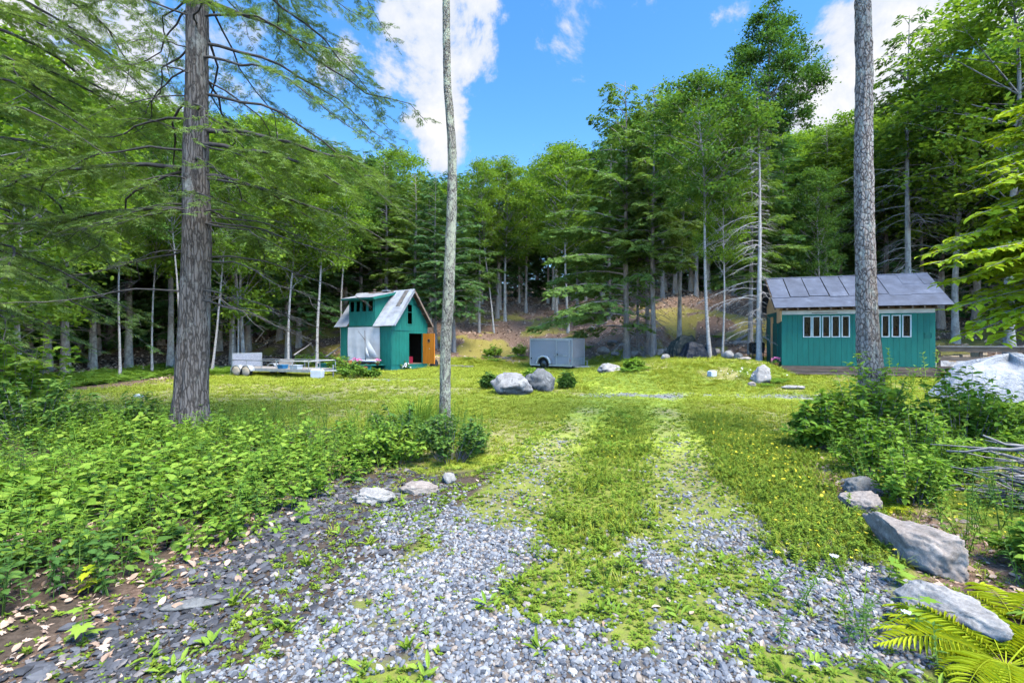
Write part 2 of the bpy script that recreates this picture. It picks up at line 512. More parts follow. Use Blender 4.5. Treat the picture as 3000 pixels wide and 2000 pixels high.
def masks(x, y):
    """what covers the ground: gravel, dry litter, slate chips, moss, lushness, tan dead grass"""
    xc = np.interp(y, [0, 2.3, 3.5, 4.6, 7, 9, 12, 14, 16], [-.3, .2, .5, .85, 1.5, 2.05, 2.9, 3.5, 3.9])
    hw = np.interp(y, [0, 2.5, 4, 6, 9, 14], [2.15, 2.2, 2.1, 1.7, 1.5, 1.3])
    n1 = fbm(x, y, 1.1, 4, 21); n2 = fbm(x, y, 3.0, 3, 33); n3 = fbm(x, y, .45, 4, 41)
    s = x - xc
    drive = 1 - sst(np.abs(s) + (n1 - .5) * .9, hw - .25, hw + .25)
    strip = np.exp(-((s + (n1 - .5) * .5) / .36) ** 2) * sst(y, 2.6, 3.6)
    near = 1 - sst(y + (n1 - .5) * 2.2 + .45 * np.clip(x - .3, -1, 1), 3.6, 4.9)
    patch = .8 * np.exp(-((x - .75) / .65) ** 2 - ((y - 3.3) / .45) ** 2)
    g = drive * (near * (1 - .95 * sst(n2 + .8 * (n1 - .5) + .4 * strip + .35 * patch + .12 * sst(y, 2.6, 4.4), .5, .85)) + (1 - near) * (.05 + .10 * np.exp(-((np.abs(s) - .95) / .42) ** 2) + .45 * (n2 - .5)) * (1 - .75 * strip) * (1 - .5 * sst(y, 8, 12)))
    turn = .9 * (1 - sst(np.abs(y - 14.5 + .08 * (x - 6)) + (n1 - .5) * 2.2 + (n2 - .5) * 1.2, .1, 1.1)) * sst(x, 1.4, 3.0) * (1 - sst(x, 9.8, 11))
    far = (1 - sst(np.abs(y - 21.2 - .1 * x) + (n1 - .5) * 2, .2, .9)) * sst(x, -9, -7) * (1 - sst(x, 0, 1.5))
    g = np.clip(np.maximum(g, np.maximum(turn * .85, far * .6) * (.4 + .9 * n2)), 0, 1)
    ledge = sst(-x + (n1 - .5) * .8, 1.75, 2.05)       # beyond the drive's edge on one side
    slate = ledge * (1 - sst(-x + (n1 - .5) * .9, 2.05, 2.6)) * (1 - sst(y, 4.8, 5.8)) * sst(n1 + .1, .42, .58)
    y0 = 29.5 - 8.5 * sst(x, 4, 15) + 3.0 * sst(-x, 8, 14)
    t = y - y0
    litter = sst(t + (n3 - .5) * 5, .0, 2.6)
    litter = np.maximum(litter, ledge * (1 - sst(y + (n1 - .5), 4.4, 6)) * .85)
    litter = np.maximum(litter, sst(x - xc + (n1 - .5) * .7, 2.15, 2.5) * (1 - sst(x, 3.6, 4.4)) * (1 - sst(y, 6.2, 7.5)) * .8)
    litter = np.maximum(litter, sst(-x, 12.5, 15.5) * sst(y, 9, 13))
    litter = np.maximum(litter, sst(x, 17, 20) * sst(y, 14, 18) * .9)
    litter = np.maximum(litter, np.maximum(sst(-x, 8.5, 11) * (1 - sst(y, 9, 12)), sst(x, 10.5, 13) * (1 - sst(y, 9, 11)) * .8))
    moss = sst(t, -.5, 2) * sst(n3 + .12 * fbm(x, y, 2.5, 2, 77), .56, .66) * (1 - sst(t, 12, 20))
    dead = sst(fbm(x, y, .5, 4, 51) + .25 * sst(-x, 2, 5) * (1 - sst(-x, 10, 13)) * sst(y, 9, 11) * (1 - sst(y, 16, 20)) , .50, .68)
    dead = np.maximum(dead, .8 * np.exp(-((x - 9) / 2.5) ** 2 - ((y - 20.2) / .8) ** 2))
    lanes = np.exp(-((np.abs(s) - .95) / .55) ** 2)
    track = lanes * sst(y, 3.6, 4.6) * (1 - sst(y, 11.5, 14))
    dead = np.maximum(dead * (1 - drive), track * np.clip(.55 + 1.0 * (n2 - .5) + .8 * (n1 - .5), 0, .9))
    lush = np.clip(sst(s, 1.3, 1.9) * (1 - sst(x, 4.6, 6.2)) * (1 - sst(y, 8, 11)) + .9 * sst(n3, .5, .64) * sst(y, 8, 12) * (1 - .0 * x)
                   + mound_face(x, y), 0, 1) * (1 - litter)
    return dict(g=g, litter=litter, slate=slate, moss=moss, dead=dead, lush=lush, strip=strip, drive=drive, s=s, t=t, patch=patch, track=track, n1=n1, n2=n2, n3=n3)

def mound_face(x, y):
    return sst(x, 3, 5) * (1 - sst(x, 10.5, 12)) * sst(y, 15.2, 16.2) * (1 - sst(y, 19.5, 20.6))

def axis_grid(lo, hi, c, near, n):
    u = np.linspace(-1, 1, n)
    k = 6.2
    v = np.sinh(k * u) / np.sinh(k)
    a = c + np.where(v < 0, -v * (lo - c), v * (hi - c))
    return a
gx = axis_grid(-420, 420, .0, 0, 520)
gy = axis_grid(-60, 620, 5.0, 0, 520)
GX, GY = np.meshgrid(gx, gy)
GZ = hgt(GX, GY)
far_fade = sst(np.hypot(GX, GY - 20), 110, 260)
GZ = GZ * (1 - far_fade) + 14 * far_fade
nx, ny = len(gx), len(gy)
ii = (np.arange(ny - 1)[:, None] * nx + np.arange(nx - 1)[None]).ravel()
TF = np.stack([ii, ii + 1, ii + nx + 1, ii + nx], -1)
MK = masks(GX, GY)

m, t, b = newmat('ground')
def attr(t, name):
    a = nd(t, 'ShaderNodeAttribute', attribute_name=name); return a
a1 = attr(t, 'cover_a'); a2 = attr(t, 'cover_b')
s1 = nd(t, 'ShaderNodeSeparateColor'); s2 = nd(t, 'ShaderNodeSeparateColor')
t.links.new(a1.outputs['Color'], s1.inputs[0]); t.links.new(a2.outputs['Color'], s2.inputs[0])
v = coords(t)
fine_n = noise(t, v, 26, 6, .7); mid_n = noise(t, v, 3.2, 6, .65); big_n = noise(t, v, .6, 4)
lawn = ramp(t, [(.3, (.175, .24, .022)), (.5, (.26, .325, .035)), (.7, (.36, .39, .06))], mid_n)
tan = ramp(t, [(.3, (.16, .145, .05)), (.5, (.25, .23, .085)), (.7, (.37, .33, .17))], fine_n)
lushc = ramp(t, [(.3, (.10, .15, .02)), (.7, (.21, .26, .035))], mid_n)
lit = ramp(t, [(.3, (.04, .027, .02)), (.45, (.115, .075, .052)), (.6, (.21, .14, .10)), (.75, (.34, .245, .18))], fine_n)
mossc = ramp(t, [(.3, (.10, .085, .02)), (.5, (.20, .17, .04)), (.7, (.32, .26, .08))], fine_n)
vo = nd(t, 'ShaderNodeTexVoronoi'); vo.inputs['Scale'].default_value = 26
t.links.new(v, vo.inputs['Vector'])
hv = nd(t, 'ShaderNodeSeparateColor'); t.links.new(vo.outputs['Color'], hv.inputs[0])
grv = ramp(t, [(.0, (.07, .068, .066)), (.45, (.14, .138, .135)), (.8, (.22, .213, .20)), (1, (.32, .31, .30))], hv.outputs[0])
soil = ramp(t, [(.3, (.035, .027, .02)), (.7, (.10, .075, .055))], fine_n)
def mixc(f, c1, c2):
    n = nd(t, 'ShaderNodeMixRGB'); t.links.new(f, n.inputs[0]); t.links.new(c1, n.inputs[1]); t.links.new(c2, n.inputs[2]); return n.outputs[0]
def edge(f, k=.5):   # break up the border with fine noise
    return mth(t, 'MULTIPLY_ADD', mth(t, 'ADD', f, mth(t, 'MULTIPLY_ADD', fine_n, k, -k / 2)), 2.2, -.6, clamp=True)
c = mixc(edge(s2.outputs[1], .5), lawn, lushc)
c = mixc(edge(s2.outputs[0], .6), c, tan)
c = mixc(edge(s1.outputs[1], .4), c, lit)
c = mixc(edge(s1.outputs[2], .5), c, mossc)
c = mixc(edge(s1.outputs[0], .6), c, grv)
c = mixc(edge(s2.outputs[2], .4), c, soil)
t.links.new(c, b.inputs['Base Color'])
b.inputs['Roughness'].default_value = .95; b.inputs['Specular IOR Level'].default_value = .1
bn = nd(t, 'ShaderNodeBump'); bn.inputs['Strength'].default_value = .6; bn.inputs['Distance'].default_value = .03
t.links.new(fine_n, bn.inputs['Height']); t.links.new(bn.outputs[0], b.inputs['Normal'])
M['ground'] = m
tm = npmesh('ground', np.stack([GX, GY, GZ], -1).reshape(-1, 3), TF, M['ground'], True)
def vcol(me, name, r, g_, b_):
    at_ = me.attributes.new(name, 'FLOAT_COLOR', 'POINT')
    z = np.ones((len(me.vertices), 4), np.float32)
    z[:, 0] = r.ravel(); z[:, 1] = g_.ravel(); z[:, 2] = b_.ravel()
    at_.data.foreach_set('color', z.ravel())
soilm = np.clip(MK['slate'] * .9 + .9 * sst(-MK['s'], 1.3, 1.7) * (1 - sst(GY, 5.6, 6.8)) * (1 - MK['g']) * (1 - MK['litter']) + .5 * MK['drive'] * (1 - sst(GY, 6, 9.5)) * (1 - MK['g']) + .55 * MK['g'] * (1 - sst(GY, 5, 7)) + sst(-GX, 2.3, 2.8) * (1 - sst(GY, 8.5, 10)) * (1 - sst(-GX, 8, 10)) * .75, 0, 1)
vcol(tm, 'cover_a', MK['g'], MK['litter'], MK['moss'])
vcol(tm, 'cover_b', MK['dead'] * (1 - MK['g']), MK['lush'], soilm)
link('ground', tm, label='grassy clearing rising to a leaf-strewn wooded slope', kind='structure')

# ------------------------------------------------------------------ scattered stuff (instanced on points)
def scatter(name, protos, P, rot, scl, idx, label, cat=None):
    """P (n,3), rot (n,3), scl (n,), idx (n,) -> one object that instances the prototypes on its points"""
    pc = bpy.data.collections.new(name + ' pieces')
    for k, me in enumerate(protos):
        o = bpy.data.objects.new('%s_piece_%02d' % (name, k), me)
        pc.objects.link(o)
    me = bpy.data.meshes.new(name)
    n = len(P)
    me.vertices.add(n)
    me.vertices.foreach_set('co', np.asarray(P, np.float32).ravel())
    a = me.attributes.new('rot', 'FLOAT_VECTOR', 'POINT'); a.data.foreach_set('vector', np.asarray(rot, np.float32).ravel())
    a = me.attributes.new('scl', 'FLOAT', 'POINT'); a.data.foreach_set('value', np.asarray(scl, np.float32))
    a = me.attributes.new('idx', 'INT', 'POINT'); a.data.foreach_set('value', np.asarray(idx, np.int32))
    o = link(name, me, label=label, cat=cat, kind='stuff')
    ng = bpy.data.node_groups.new(name, 'GeometryNodeTree')
    ng.interface.new_socket('Geometry', in_out='INPUT', socket_type='NodeSocketGeometry')
    ng.interface.new_socket('Geometry', in_out='OUTPUT', socket_type='NodeSocketGeometry')
    gi = ng.nodes.new('NodeGroupInput'); go = ng.nodes.new('NodeGroupOutput')
    ci = ng.nodes.new('GeometryNodeCollectionInfo')
    ci.inputs['Collection'].default_value = pc
    ci.inputs['Separate Children'].default_value = True
    ci.inputs['Reset Children'].default_value = True
    ip = ng.nodes.new('GeometryNodeInstanceOnPoints')
    ip.inputs['Pick Instance'].default_value = True
    def na(nm, ty):
        q = ng.nodes.new('GeometryNodeInputNamedAttribute'); q.data_type = ty; q.inputs['Name'].default_value = nm
        return q.outputs['Attribute']
    e2r = ng.nodes.new('FunctionNodeEulerToRotation')
    L = ng.links.new
    L(gi.outputs[0], ip.inputs['Points']); L(ci.outputs[0], ip.inputs['Instance'])
    L(na('idx', 'INT'), ip.inputs['Instance Index'])
    L(na('rot', 'FLOAT_VECTOR'), e2r.inputs[0]); L(e2r.outputs[0], ip.inputs['Rotation'])
    L(na('scl', 'FLOAT'), ip.inputs['Scale'])
    L(ip.outputs[0], go.inputs[0])
    md = o.modifiers.new('scatter', 'NODES'); md.node_group = ng
    return o

RG = np.random.default_rng(7)
def pts(n, x0, x1, y0, y1, dens, fov=1.3, keep=None):
    """n candidate spots in a box, kept with probability dens(masks)"""
    x = RG.uniform(x0, x1, n); y = RG.uniform(y0, y1, n)
    ok = np.abs(x) < fov * y + .8
    x, y = x[ok], y[ok]
    mk = masks(x, y)
    p = dens(x, y, mk)
    k = RG.random(len(x)) < p
    x, y = x[k], y[k]
    return x, y, hgt(x, y)

def rock_mesh(name, mat, sub, size, seed, amp=.35, freq=1.1, flat=0.0, facets=0.0, smooth=True, fine=.0):
    bm = bmesh.new()
    bmesh.ops.create_icosphere(bm, subdivisions=sub, radius=1)
    rr = random.Random(seed)
    off = Vector((rr.uniform(-50, 50), rr.uniform(-50, 50), rr.uniform(-50, 50)))
    cuts = []
    for _ in range(int(facets)):
        n_ = Vector((rr.gauss(0, 1), rr.gauss(0, 1), rr.gauss(.2, .8))).normalized()
        cuts.append((n_, rr.uniform(.55, .88)))
    for v_ in bm.verts:
        p = v_.co.copy()
        d_ = 1 + amp * mnoise.fractal(p * freq + off, .9, 2.1, 4)
        p = p * d_
        for (n_, h_) in cuts:
            e_ = p.dot(n_) - h_
            if e_ > 0: p -= n_ * e_ * .93
        if fine:
            w_ = mnoise.fractal(p * 2.6 + off, .7, 2.2, 6) + .5 * (abs(mnoise.noise(p * 2.1 - off)) - .3)
            k_ = abs(mnoise.noise(p * 1.3 + off * .7))
            p *= 1 + fine * 2.4 * w_ - (.05 * max(0, 1 - k_ / .035) if sub > 3 else 0)
        if p.z < -flat and flat: p.z = -flat + (p.z + flat) * .2
        v_.co = Vector((p.x * size[0], p.y * size[1], p.z * size[2]))
    me = bpy.data.meshes.new(name)
    bm.to_mesh(me); bm.free()
    me.materials.append(mat)
    if smooth: me.polygons.foreach_set('use_smooth', [True] * len(me.polygons))
    return me

def stonemat(name, cols, rough=.75):
    m, t, b = newmat(name)
    oi = nd(t, 'ShaderNodeObjectInfo')
    c = ramp(t, cols, oi.outputs['Random'])
    v = coords(t); f = noise(t, v, 55, 4)
    h = nd(t, 'ShaderNodeHueSaturation')
    t.links.new(mth(t, 'MULTIPLY_ADD', f, .9, .55), h.inputs['Value']); t.links.new(c, h.inputs['Color'])
    t.links.new(h.outputs[0], b.inputs['Base Color'])
    b.inputs['Roughness'].default_value = rough
    return m
M['gravel'] = stonemat('gravel stone', [(0, (.045, .05, .06)), (.18, (.09, .10, .12)), (.42, (.13, .14, .155)), (.62, (.185, .194, .206)), (.76, (.27, .27, .265)), (.82, (.25, .195, .145)), (.90, (.205, .20, .195)), (.96, (.36, .35, .33)), (1, (.12, .09, .065))])
M['slate'] = stonemat('slate chip', [(0, (.022, .023, .027)), (.5, (.05, .052, .06)), (.85, (.095, .097, .105)), (1, (.17, .145, .125))], .75)
def chips(k, base, flat, mat):
    return [rock_mesh('stone', mat, 1, (base * random.Random(i).uniform(.8, 1.35), base * random.Random(i + 9).uniform(.6, 1.0), base * flat * random.Random(i + 5).uniform(.7, 1.2)), 100 + i, .3, 1.3, facets=5, smooth=False) for i in range(k)]

# gravel of the drive
x, y, z = pts(165000, -2.9, 5.0, 1.75, 8.5, lambda x, y, k: np.clip(k['g'] * 1.1 * np.interp(y, [1.75, 4, 5.5, 8.5], [1, .9, .5, .12]), 0, 1))
n = len(x)
scatter('gravel', chips(8, .0165, .62, M['gravel']), np.stack([x, y, z + RG.uniform(-.004, .008, n)], -1),
        np.stack([RG.normal(0, .35, n), RG.normal(0, .35, n), RG.uniform(0, 6.28, n)], -1), RG.lognormal(-.08, .34, n).clip(.45, 2.2), RG.integers(0, 8, n),
        'loose blue-grey crushed stone covering the driveway', 'gravel')
# far stripes of gravel
x, y, z = pts(60000, -9.5, 11.2, 6.6, 24, lambda x, y, k: np.where(k['g'] > .2, k['g'] * .7, 0) * np.interp(y, [6.6, 12, 13.4, 24], [.3, .3, .8, .8]))
n = len(x)
scatter('gravel_patch', chips(5, .032, .55, M['gravel']), np.stack([x, y, z], -1),
        np.stack([RG.normal(0, .3, n), RG.normal(0, .3, n), RG.uniform(0, 6.28, n)], -1), RG.uniform(.6, 1.5, n), RG.integers(0, 5, n),
        'thin pale gravel where the driveway bends across the lawn', 'gravel')
# slate chips
x, y, z = pts(46000, -4.2, -.6, 1.9, 6.6, lambda x, y, k: np.clip(k['slate'] * .7 + .25 * sst(-k['s'], 1.3, 1.8) * (1 - sst(-x, 2.2, 2.6)) * (1 - sst(y, 5.4, 6.4)), 0, 1))
n = len(x)
scatter('slate_gravel', chips(6, .024, .34, M['slate']), np.stack([x, y, z + RG.uniform(-.002, .012, n)], -1),
        np.stack([RG.normal(0, .22, n), RG.normal(0, .22, n), RG.uniform(0, 6.28, n)], -1), RG.lognormal(-.35, .55, n).clip(.3, 2.6), RG.integers(0, 6, n),
        'dark slate chips along the edge of the driveway', 'gravel')

def blades(k, h, w, spread, bend, seed, mat, segs=2):
    rr = np.random.default_rng(seed)
    V = []; F = []
    for i in range(k):
        a = rr.uniform(0, 6.28); o = rr.uniform(0, spread, 1)[0]
        hh = h * rr.uniform(.55, 1.15); bd = bend * rr.uniform(.3, 1.4) * hh
        c = np.array([math.cos(a), math.sin(a), 0]); sdir = np.array([-c[1], c[0], 0])
        b0 = c * o; k0 = len(V)
        for j in range(segs):
            f_ = j / segs
            p = b0 + c * bd * f_ ** 1.8 + np.array([0, 0, hh * f_ * (1 - .25 * f_ * bend)])
            ww = w * (1 - f_ * .6)
            V += [p - sdir * ww / 2, p + sdir * ww / 2]
        V.append(b0 + c * bd + np.array([0, 0, hh * (1 - .25 * bend)]))
        for j in range(segs - 1):
            F.append((k0 + 2 * j, k0 + 2 * j + 1, k0 + 2 * j + 3, k0 + 2 * j + 2))
        e = k0 + 2 * (segs - 1)
        F.append((e, e + 1, len(V) - 1))
    q = [f for f in F if len(f) == 4]; tt = [f for f in F if len(f) == 3]
    return npmesh('blades', np.array(V), [np.array(q), np.array(tt)] if q else [np.array(tt)], mat)

def rosette(k, L, Wd, up, seed, mat, tp):
    rr = np.random.default_rng(seed)
    a = np.arange(k) * 2.4 + rr.uniform(0, .6, k)
    el = rr.uniform(up * .3, up, k)
    D = np.stack([np.cos(a) * np.cos(el), np.sin(a) * np.cos(el), np.sin(el)], -1)
    N = np.tile([0, 0, 1.0], (k, 1)) + D * -.2
    P = D * .15 * L + np.stack([rr.normal(0, .2 * L, k), rr.normal(0, .2 * L, k), np.zeros(k)], -1)
    V, F = leaves(P, D, N, L * rr.uniform(.6, 1.1, k), Wd * rr.uniform(.7, 1.1, k), tp)
    return npmesh('rosette', V, fix_tris(F), mat)

KT, OV, MP = T_kite(), T_oval(), T_maple()
# lawn
def lawn_d(x, y, k):
    bare = np.clip(k['g'] * 1.25, 0, 1)
    side = 1 - .93 * sst(-k['s'], 1.2, 1.6) * (1 - sst(y, 5.6, 6.8))
    return side * (1 - bare) * (1 - k['litter']) * (1 - .6 * k['dead'])
gm = [blades(18, .055, .007, .07, 1.0, i, M['grass']) for i in range(4)] + [blades(14, .085, .008, .06, .9, 9 + i, M['grass']) for i in range(2)] + [rosette(11, .035, .022, .5, 20 + i, M['weed'], KT) for i in range(3)]
x, y, z = pts(110000, -12, 13, 3.2, 13, lambda x, y, k: lawn_d(x, y, k) * np.where(x < -1.9 - .25 * sst(y, 6, 8.5) * 0, sst(y, 8.2, 9.6), 1) * (1 - .75 * k['track']) * (1 - sst(x, 3.9, 4.6) * (1 - sst(y, 7, 8.5))))
x2, y2, z2 = pts(80000, -17, 18, 13, 31, lambda x, y, k: lawn_d(x, y, k))
n1_ = len(x)
x = np.concatenate([x, x2]); y = np.concatenate([y, y2]); z = np.concatenate([z, z2]); n = len(x)
mk = masks(x, y)
ix = np.where(RG.random(n) < np.clip(.25 + .5 * mk['lush'] * (y < 9) + .35 * mk['drive'], 0, .8), RG.integers(6, 9, n), np.where(RG.random(n) < .25 + .4 * mk['lush'], RG.integers(4, 6, n), RG.integers(0, 4, n)))
sc_ = RG.uniform(.6, 1.25, n) * np.interp(y, [3, 8, 16, 30], [.75, .95, 1.5, 2.0]) * np.where(mk['drive'] > .5, .75, 1)
scatter('lawn_grass', gm, np.stack([x, y, z - .006], -1), np.stack([RG.normal(0, .12, n), RG.normal(0, .12, n), RG.uniform(0, 6.28, n)], -1), sc_, ix,
        'short yellow-green grass and clover of the clearing', 'grass')
# weeds creeping over the gravel
wm = [rosette(16, .022, .011, .7, 40 + i, M['weed'], KT) for i in range(3)] + [rosette(12, .028, .014, .8, 50 + i, M['weed'], OV) for i in range(3)] + [rosette(8, .08, .022, .9, 60 + i, M['cover'], OV) for i in range(2)]
x, y, z = pts(64000, -3.0, 6.0, 1.8, 12.0, lambda x, y, k: np.clip(np.where((k['drive'] > .4) & (x > -9), sst(k['n2'] + .45 * k['strip'] + .4 * k['patch'] + .2 * sst(y, 3.2, 5), .53, .70) * .8 * (1 - .72 * k['track']) + .03 + .10 * sst(k['n1'], .45, .6), np.where(x < 0, .22, .16)) * np.interp(y, [1.8, 5, 8, 12], [1, .9, .5, .1]), 0, 1))
n = len(x)
ix = np.where(RG.random(n) < .75, RG.integers(0, 3, n), np.where(RG.random(n) < .94, RG.integers(3, 6, n), RG.integers(6, 8, n)))
scatter('creeping_weeds', wm, np.stack([x, y, z + .004], -1), np.stack([RG.normal(0, .2, n), RG.normal(0, .2, n), RG.uniform(0, 6.28, n)], -1), RG.uniform(.6, 1.3, n) * np.interp(y, [2, 5, 12], [1, 1, 1.8]), ix,
        'low green weeds creeping through the driveway gravel', 'weeds')
# leafy plants: a stem with pairs of leaves
def leafy(k, h, L, Wd, seed, mat, tp=OV, up=.35, lean=.15, stems=1, droop=.15):
    rr = np.random.default_rng(seed)
    A_ = Acc(); Ps = []; Ds = []; Ls = []
    for s_i in range(stems):
        ln = rr.normal(0, lean, 2); hh = h * rr.uniform(.65, 1.1); b0 = rr.normal(0, .06 * (stems - 1) ** .5, 2)
        zt = np.linspace(0, 1, 4)
        path = np.stack([b0[0] + ln[0] * hh * zt ** 1.5, b0[1] + ln[1] * hh * zt ** 1.5, hh * zt], -1)
        V, F = tube_arr(path, np.linspace(.0045, .002, 4) * (h / .4) ** .5, 3); A_.add(V, F)
        a0 = rr.uniform(0, 6.28)
        for i in range(k):
            f_ = .28 + .72 * (i // 2 + rr.uniform(-.2, .2)) / max(1, (k + 1) // 2 - .5); f_ = min(1, max(.15, f_))
            a = a0 + (i % 2) * PI + (i // 2) * 1.6 + rr.normal(0, .25)
            el = rr.normal(up * f_ - droop, .18)
            p = np.array([np.interp(f_, zt, path[:, j]) for j in range(3)])
            Ps.append(p); Ds.append((math.cos(a) * math.cos(el), math.sin(a) * math.cos(el), math.sin(el)))
            Ls.append(L * rr.uniform(.65, 1.1) * (1.0 - .35 * max(0, f_ - .6)))
    P_ = np.array(Ps); D_ = np.array(Ds); L_ = np.array(Ls)
    V, F = leaves(P_, D_, np.tile([0, 0, 1.0], (len(P_), 1)) + rr.normal(0, .18, (len(P_), 3)), L_, L_ * Wd, tp)
    V1 = np.concatenate(A_.V + [V]); n0 = A_.n
    Fs = fix_tris(F)
    F1 = [np.concatenate(A_.F), Fs[0] + n0, Fs[1] + n0]
    return npmesh('leafy', V1, F1, mat)
# thick clover of the verge and the crown of the drive
vm = [leafy(18, .10, .026, .7, 900 + i, M['weed'], OV, .5, .3, 5) for i in range(3)] + [blades(16, .12, .006, .05, .9, 910 + i, M['grass']) for i in range(3)]
x, y, z = pts(30000, -.8, 6.4, 3.0, 10.5, lambda x, y, k: np.clip(sst(k['s'] + (k['n1'] - .5) * .5, 1.35, 1.6) * (1 - sst(k['s'] + (k['n1'] - .5), 2.2, 3.0)) * sst(y, 3.2, 3.8) * .8 + .5 * np.exp(-(k['s'] / .36) ** 2) * sst(y + (k['n1'] - .5) * 1.5, 2.8, 4.2) * sst(k['n2'], .36, .62), 0, 1) * (1 - .6 * sst(y, 7, 10.5)) * (1 - k['litter'] * .8))
n = len(x)
scatter('verge_clover', vm, np.stack([x, y, z], -1), np.stack([RG.normal(0, .12, n), RG.normal(0, .12, n), RG.uniform(0, 6.28, n)], -1), RG.uniform(.5, 1.1, n), RG.integers(0, 6, n),
        'lush clover and grass on the verge and crown of the driveway', 'clover')
# tiny yellow flowers in the verge
fm = [rosette(6, .018, .012, .5, 70 + i, M['yellow'], KT) for i in range(2)]
x, y, z = pts(9000, .5, 6.5, 3.4, 11, lambda x, y, k: .35 * k['lush'] * (1 - sst(y, 9, 11)) + .03 * k['strip'])
n = len(x)
scatter('yellow_flowers', fm, np.stack([x, y, z + RG.uniform(.05, .11, n)], -1), np.stack([RG.normal(0, .3, n), RG.normal(0, .3, n), RG.uniform(0, 6.28, n)], -1), RG.uniform(.5, .95, n) * np.interp(y, [3, 10], [1, 1.3]), RG.integers(0, 2, n),
        'tiny yellow wildflowers dotting the grass verge of the driveway', 'flowers')
# dry leaves
lm = [rosette(1, .09, .07, .25, 80 + i, M['dryleaf'], MP) for i in range(3)] + [rosette(1, .09, .05, .35, 84 + i, M['dryleaf'], OV) for i in range(3)]
x, y, z = pts(60000, -9, 8, 1.5, 7.5, lambda x, y, k: np.clip(k['litter'] * .62 * (1 - .75 * k['slate']) + .006 * k['drive'], 0, 1))
x2, y2, z2 = pts(60000, -30, 34, 20, 58, lambda x, y, k: k['litter'] * .75 * (1 - k['moss'] * .8))
s_ = np.concatenate([RG.uniform(.3, .85, len(x)), RG.uniform(1.2, 3.0, len(x2))])
x = np.concatenate([x, x2]); y = np.concatenate([y, y2]); z = np.concatenate([z, z2]); n = len(x)
scatter('leaf_litter', lm, np.stack([x, y, z + .006], -1), np.stack([RG.normal(0, .4, n), RG.normal(0, .4, n), RG.uniform(0, 6.28, n)], -1), s_, RG.integers(0, 6, n),
        'brown fallen leaves strewn over the slope and the driveway edges', 'leaves')

cm = [leafy(11, .26 + .035 * i, .085 + .009 * i, .5 + .05 * i, 200 + i, M['cover']) for i in range(5)] + [leafy(7, .26, .10, .75, 210 + i, M['cover'], MP) for i in range(2)] + \
     [leafy(8, .36, .095, .58, 220 + i, M['cover_dark']) for i in range(2)] + [leafy(16, .42, .10, .26, 225 + i, M['tallgrass'], KT, .5) for i in range(2)] + [leafy(5, .22, .15, .8, 228 + i, M['cover_dark'], OV, .1) for i in range(2)]
def cov_d(x, y, k):
    e = -x + (k['n1'] - .5) * 1.3
    a = sst(e, np.interp(y, [2, 3, 4, 5, 6, 7, 9], [2.75, 2.5, 2.2, 2.05, 1.8, 1.65, 1.6]), np.interp(y, [2, 3, 4, 5, 6, 7, 9], [3.1, 2.85, 2.5, 2.3, 2.0, 1.85, 1.8]))
    return np.clip(a, 0, 1) * (1 - sst(y + (k['n1'] - .5) * 2.5 + .18 * (x + 4), 7.6, 8.6)) * (1 - .85 * k['slate'])
x, y, z = pts(9000, -13, -1.4, 1.6, 9.6, lambda x, y, k: cov_d(x, y, k), 1.7)
n = len(x)
pn = fbm(x, y, .8, 3, 91)
ix = np.where(pn > .68, RG.integers(7, 9, n), np.where(RG.random(n) < .22, RG.integers(5, 7, n), np.where(RG.random(n) < .28, RG.integers(9, 13, n), RG.integers(0, 5, n))))
scatter('ground_cover', cm, np.stack([x, y, z], -1), np.stack([RG.normal(0, .1, n), RG.normal(0, .1, n), RG.uniform(0, 6.28, n)], -1), RG.uniform(.55, 1.1, n) * np.interp(fbm(x, y, .5, 3, 97), [.35, .65], [.55, 1.1]), ix,
        'dense bed of low broad-leaved seedlings beside the driveway', 'ground cover')
# wispy weeds at the bed's far rim and the rough border opposite
tm_ = [leafy(16, .55, .07, .3, 230 + i, M['tallgrass'], KT, .5) for i in range(3)] + [leafy(20, .5, .06, .35, 240 + i, M['cover_dark'], KT, .5) for i in range(2)]
x, y, z = pts(2600, -10, -.9, 6.0, 11, lambda x, y, k: sst(y + .18 * (x + 4) + (k['n1'] - .5) * 2, 6.9, 7.6) * (1 - sst(y + .18 * (x + 4) + (k['n1'] - .5) * 2, 8.3, 9.4)) * sst(-x, 1.2, 1.7) * .6)
xa, ya, za = pts(2600, -9.5, -1.9, 2.4, 8, lambda x, y, k: cov_d(x, y, k) * sst(fbm(x, y, .9, 3, 63), .42, .6) * .55, 1.5)
x = np.concatenate([x, xa]); y = np.concatenate([y, ya]); z = np.concatenate([z, za])
xa, ya, za = pts(900, -3.4, -.3, 6.2, 9.8, lambda x, y, k: np.exp(-((x + 1.5) / 1.1) ** 2 - ((y - 8.2) / 1.1) ** 2) * .9)
x = np.concatenate([x, xa]); y = np.concatenate([y, ya]); z = np.concatenate([z, za])
x2, y2, z2 = pts(6500, 2.9, 13, 2.0, 9.5, lambda x, y, k: sst(x + (k['n1'] - .5) * .8, np.interp(y, [2.4, 4.6, 6.5, 9.5], [3.0, 3.6, 4.1, 5.2]), np.interp(y, [2.4, 4.6, 6.5, 9.5], [3.3, 4.0, 4.5, 5.9])) * (1 - sst(y, 8.3, 9.5)) * .8, 1.8)
x = np.concatenate([x, x2]); y = np.concatenate([y, y2]); z = np.concatenate([z, z2]); n = len(x)
scatter('tall_weeds', tm_, np.stack([x, y, z], -1), np.stack([RG.normal(0, .12, n), RG.normal(0, .12, n), RG.uniform(0, 6.28, n)], -1), RG.uniform(.55, 1.1, n), RG.integers(0, 5, n),
        'feathery knee-high weeds fringing the clearing', 'weeds')
# ------------------------------------------------------------------ trees
SP_F = T_spray(3, 46, .20, 1)       # for trees far off
SP_N = T_spray(5, 50, .085, 2)      # for trees close by

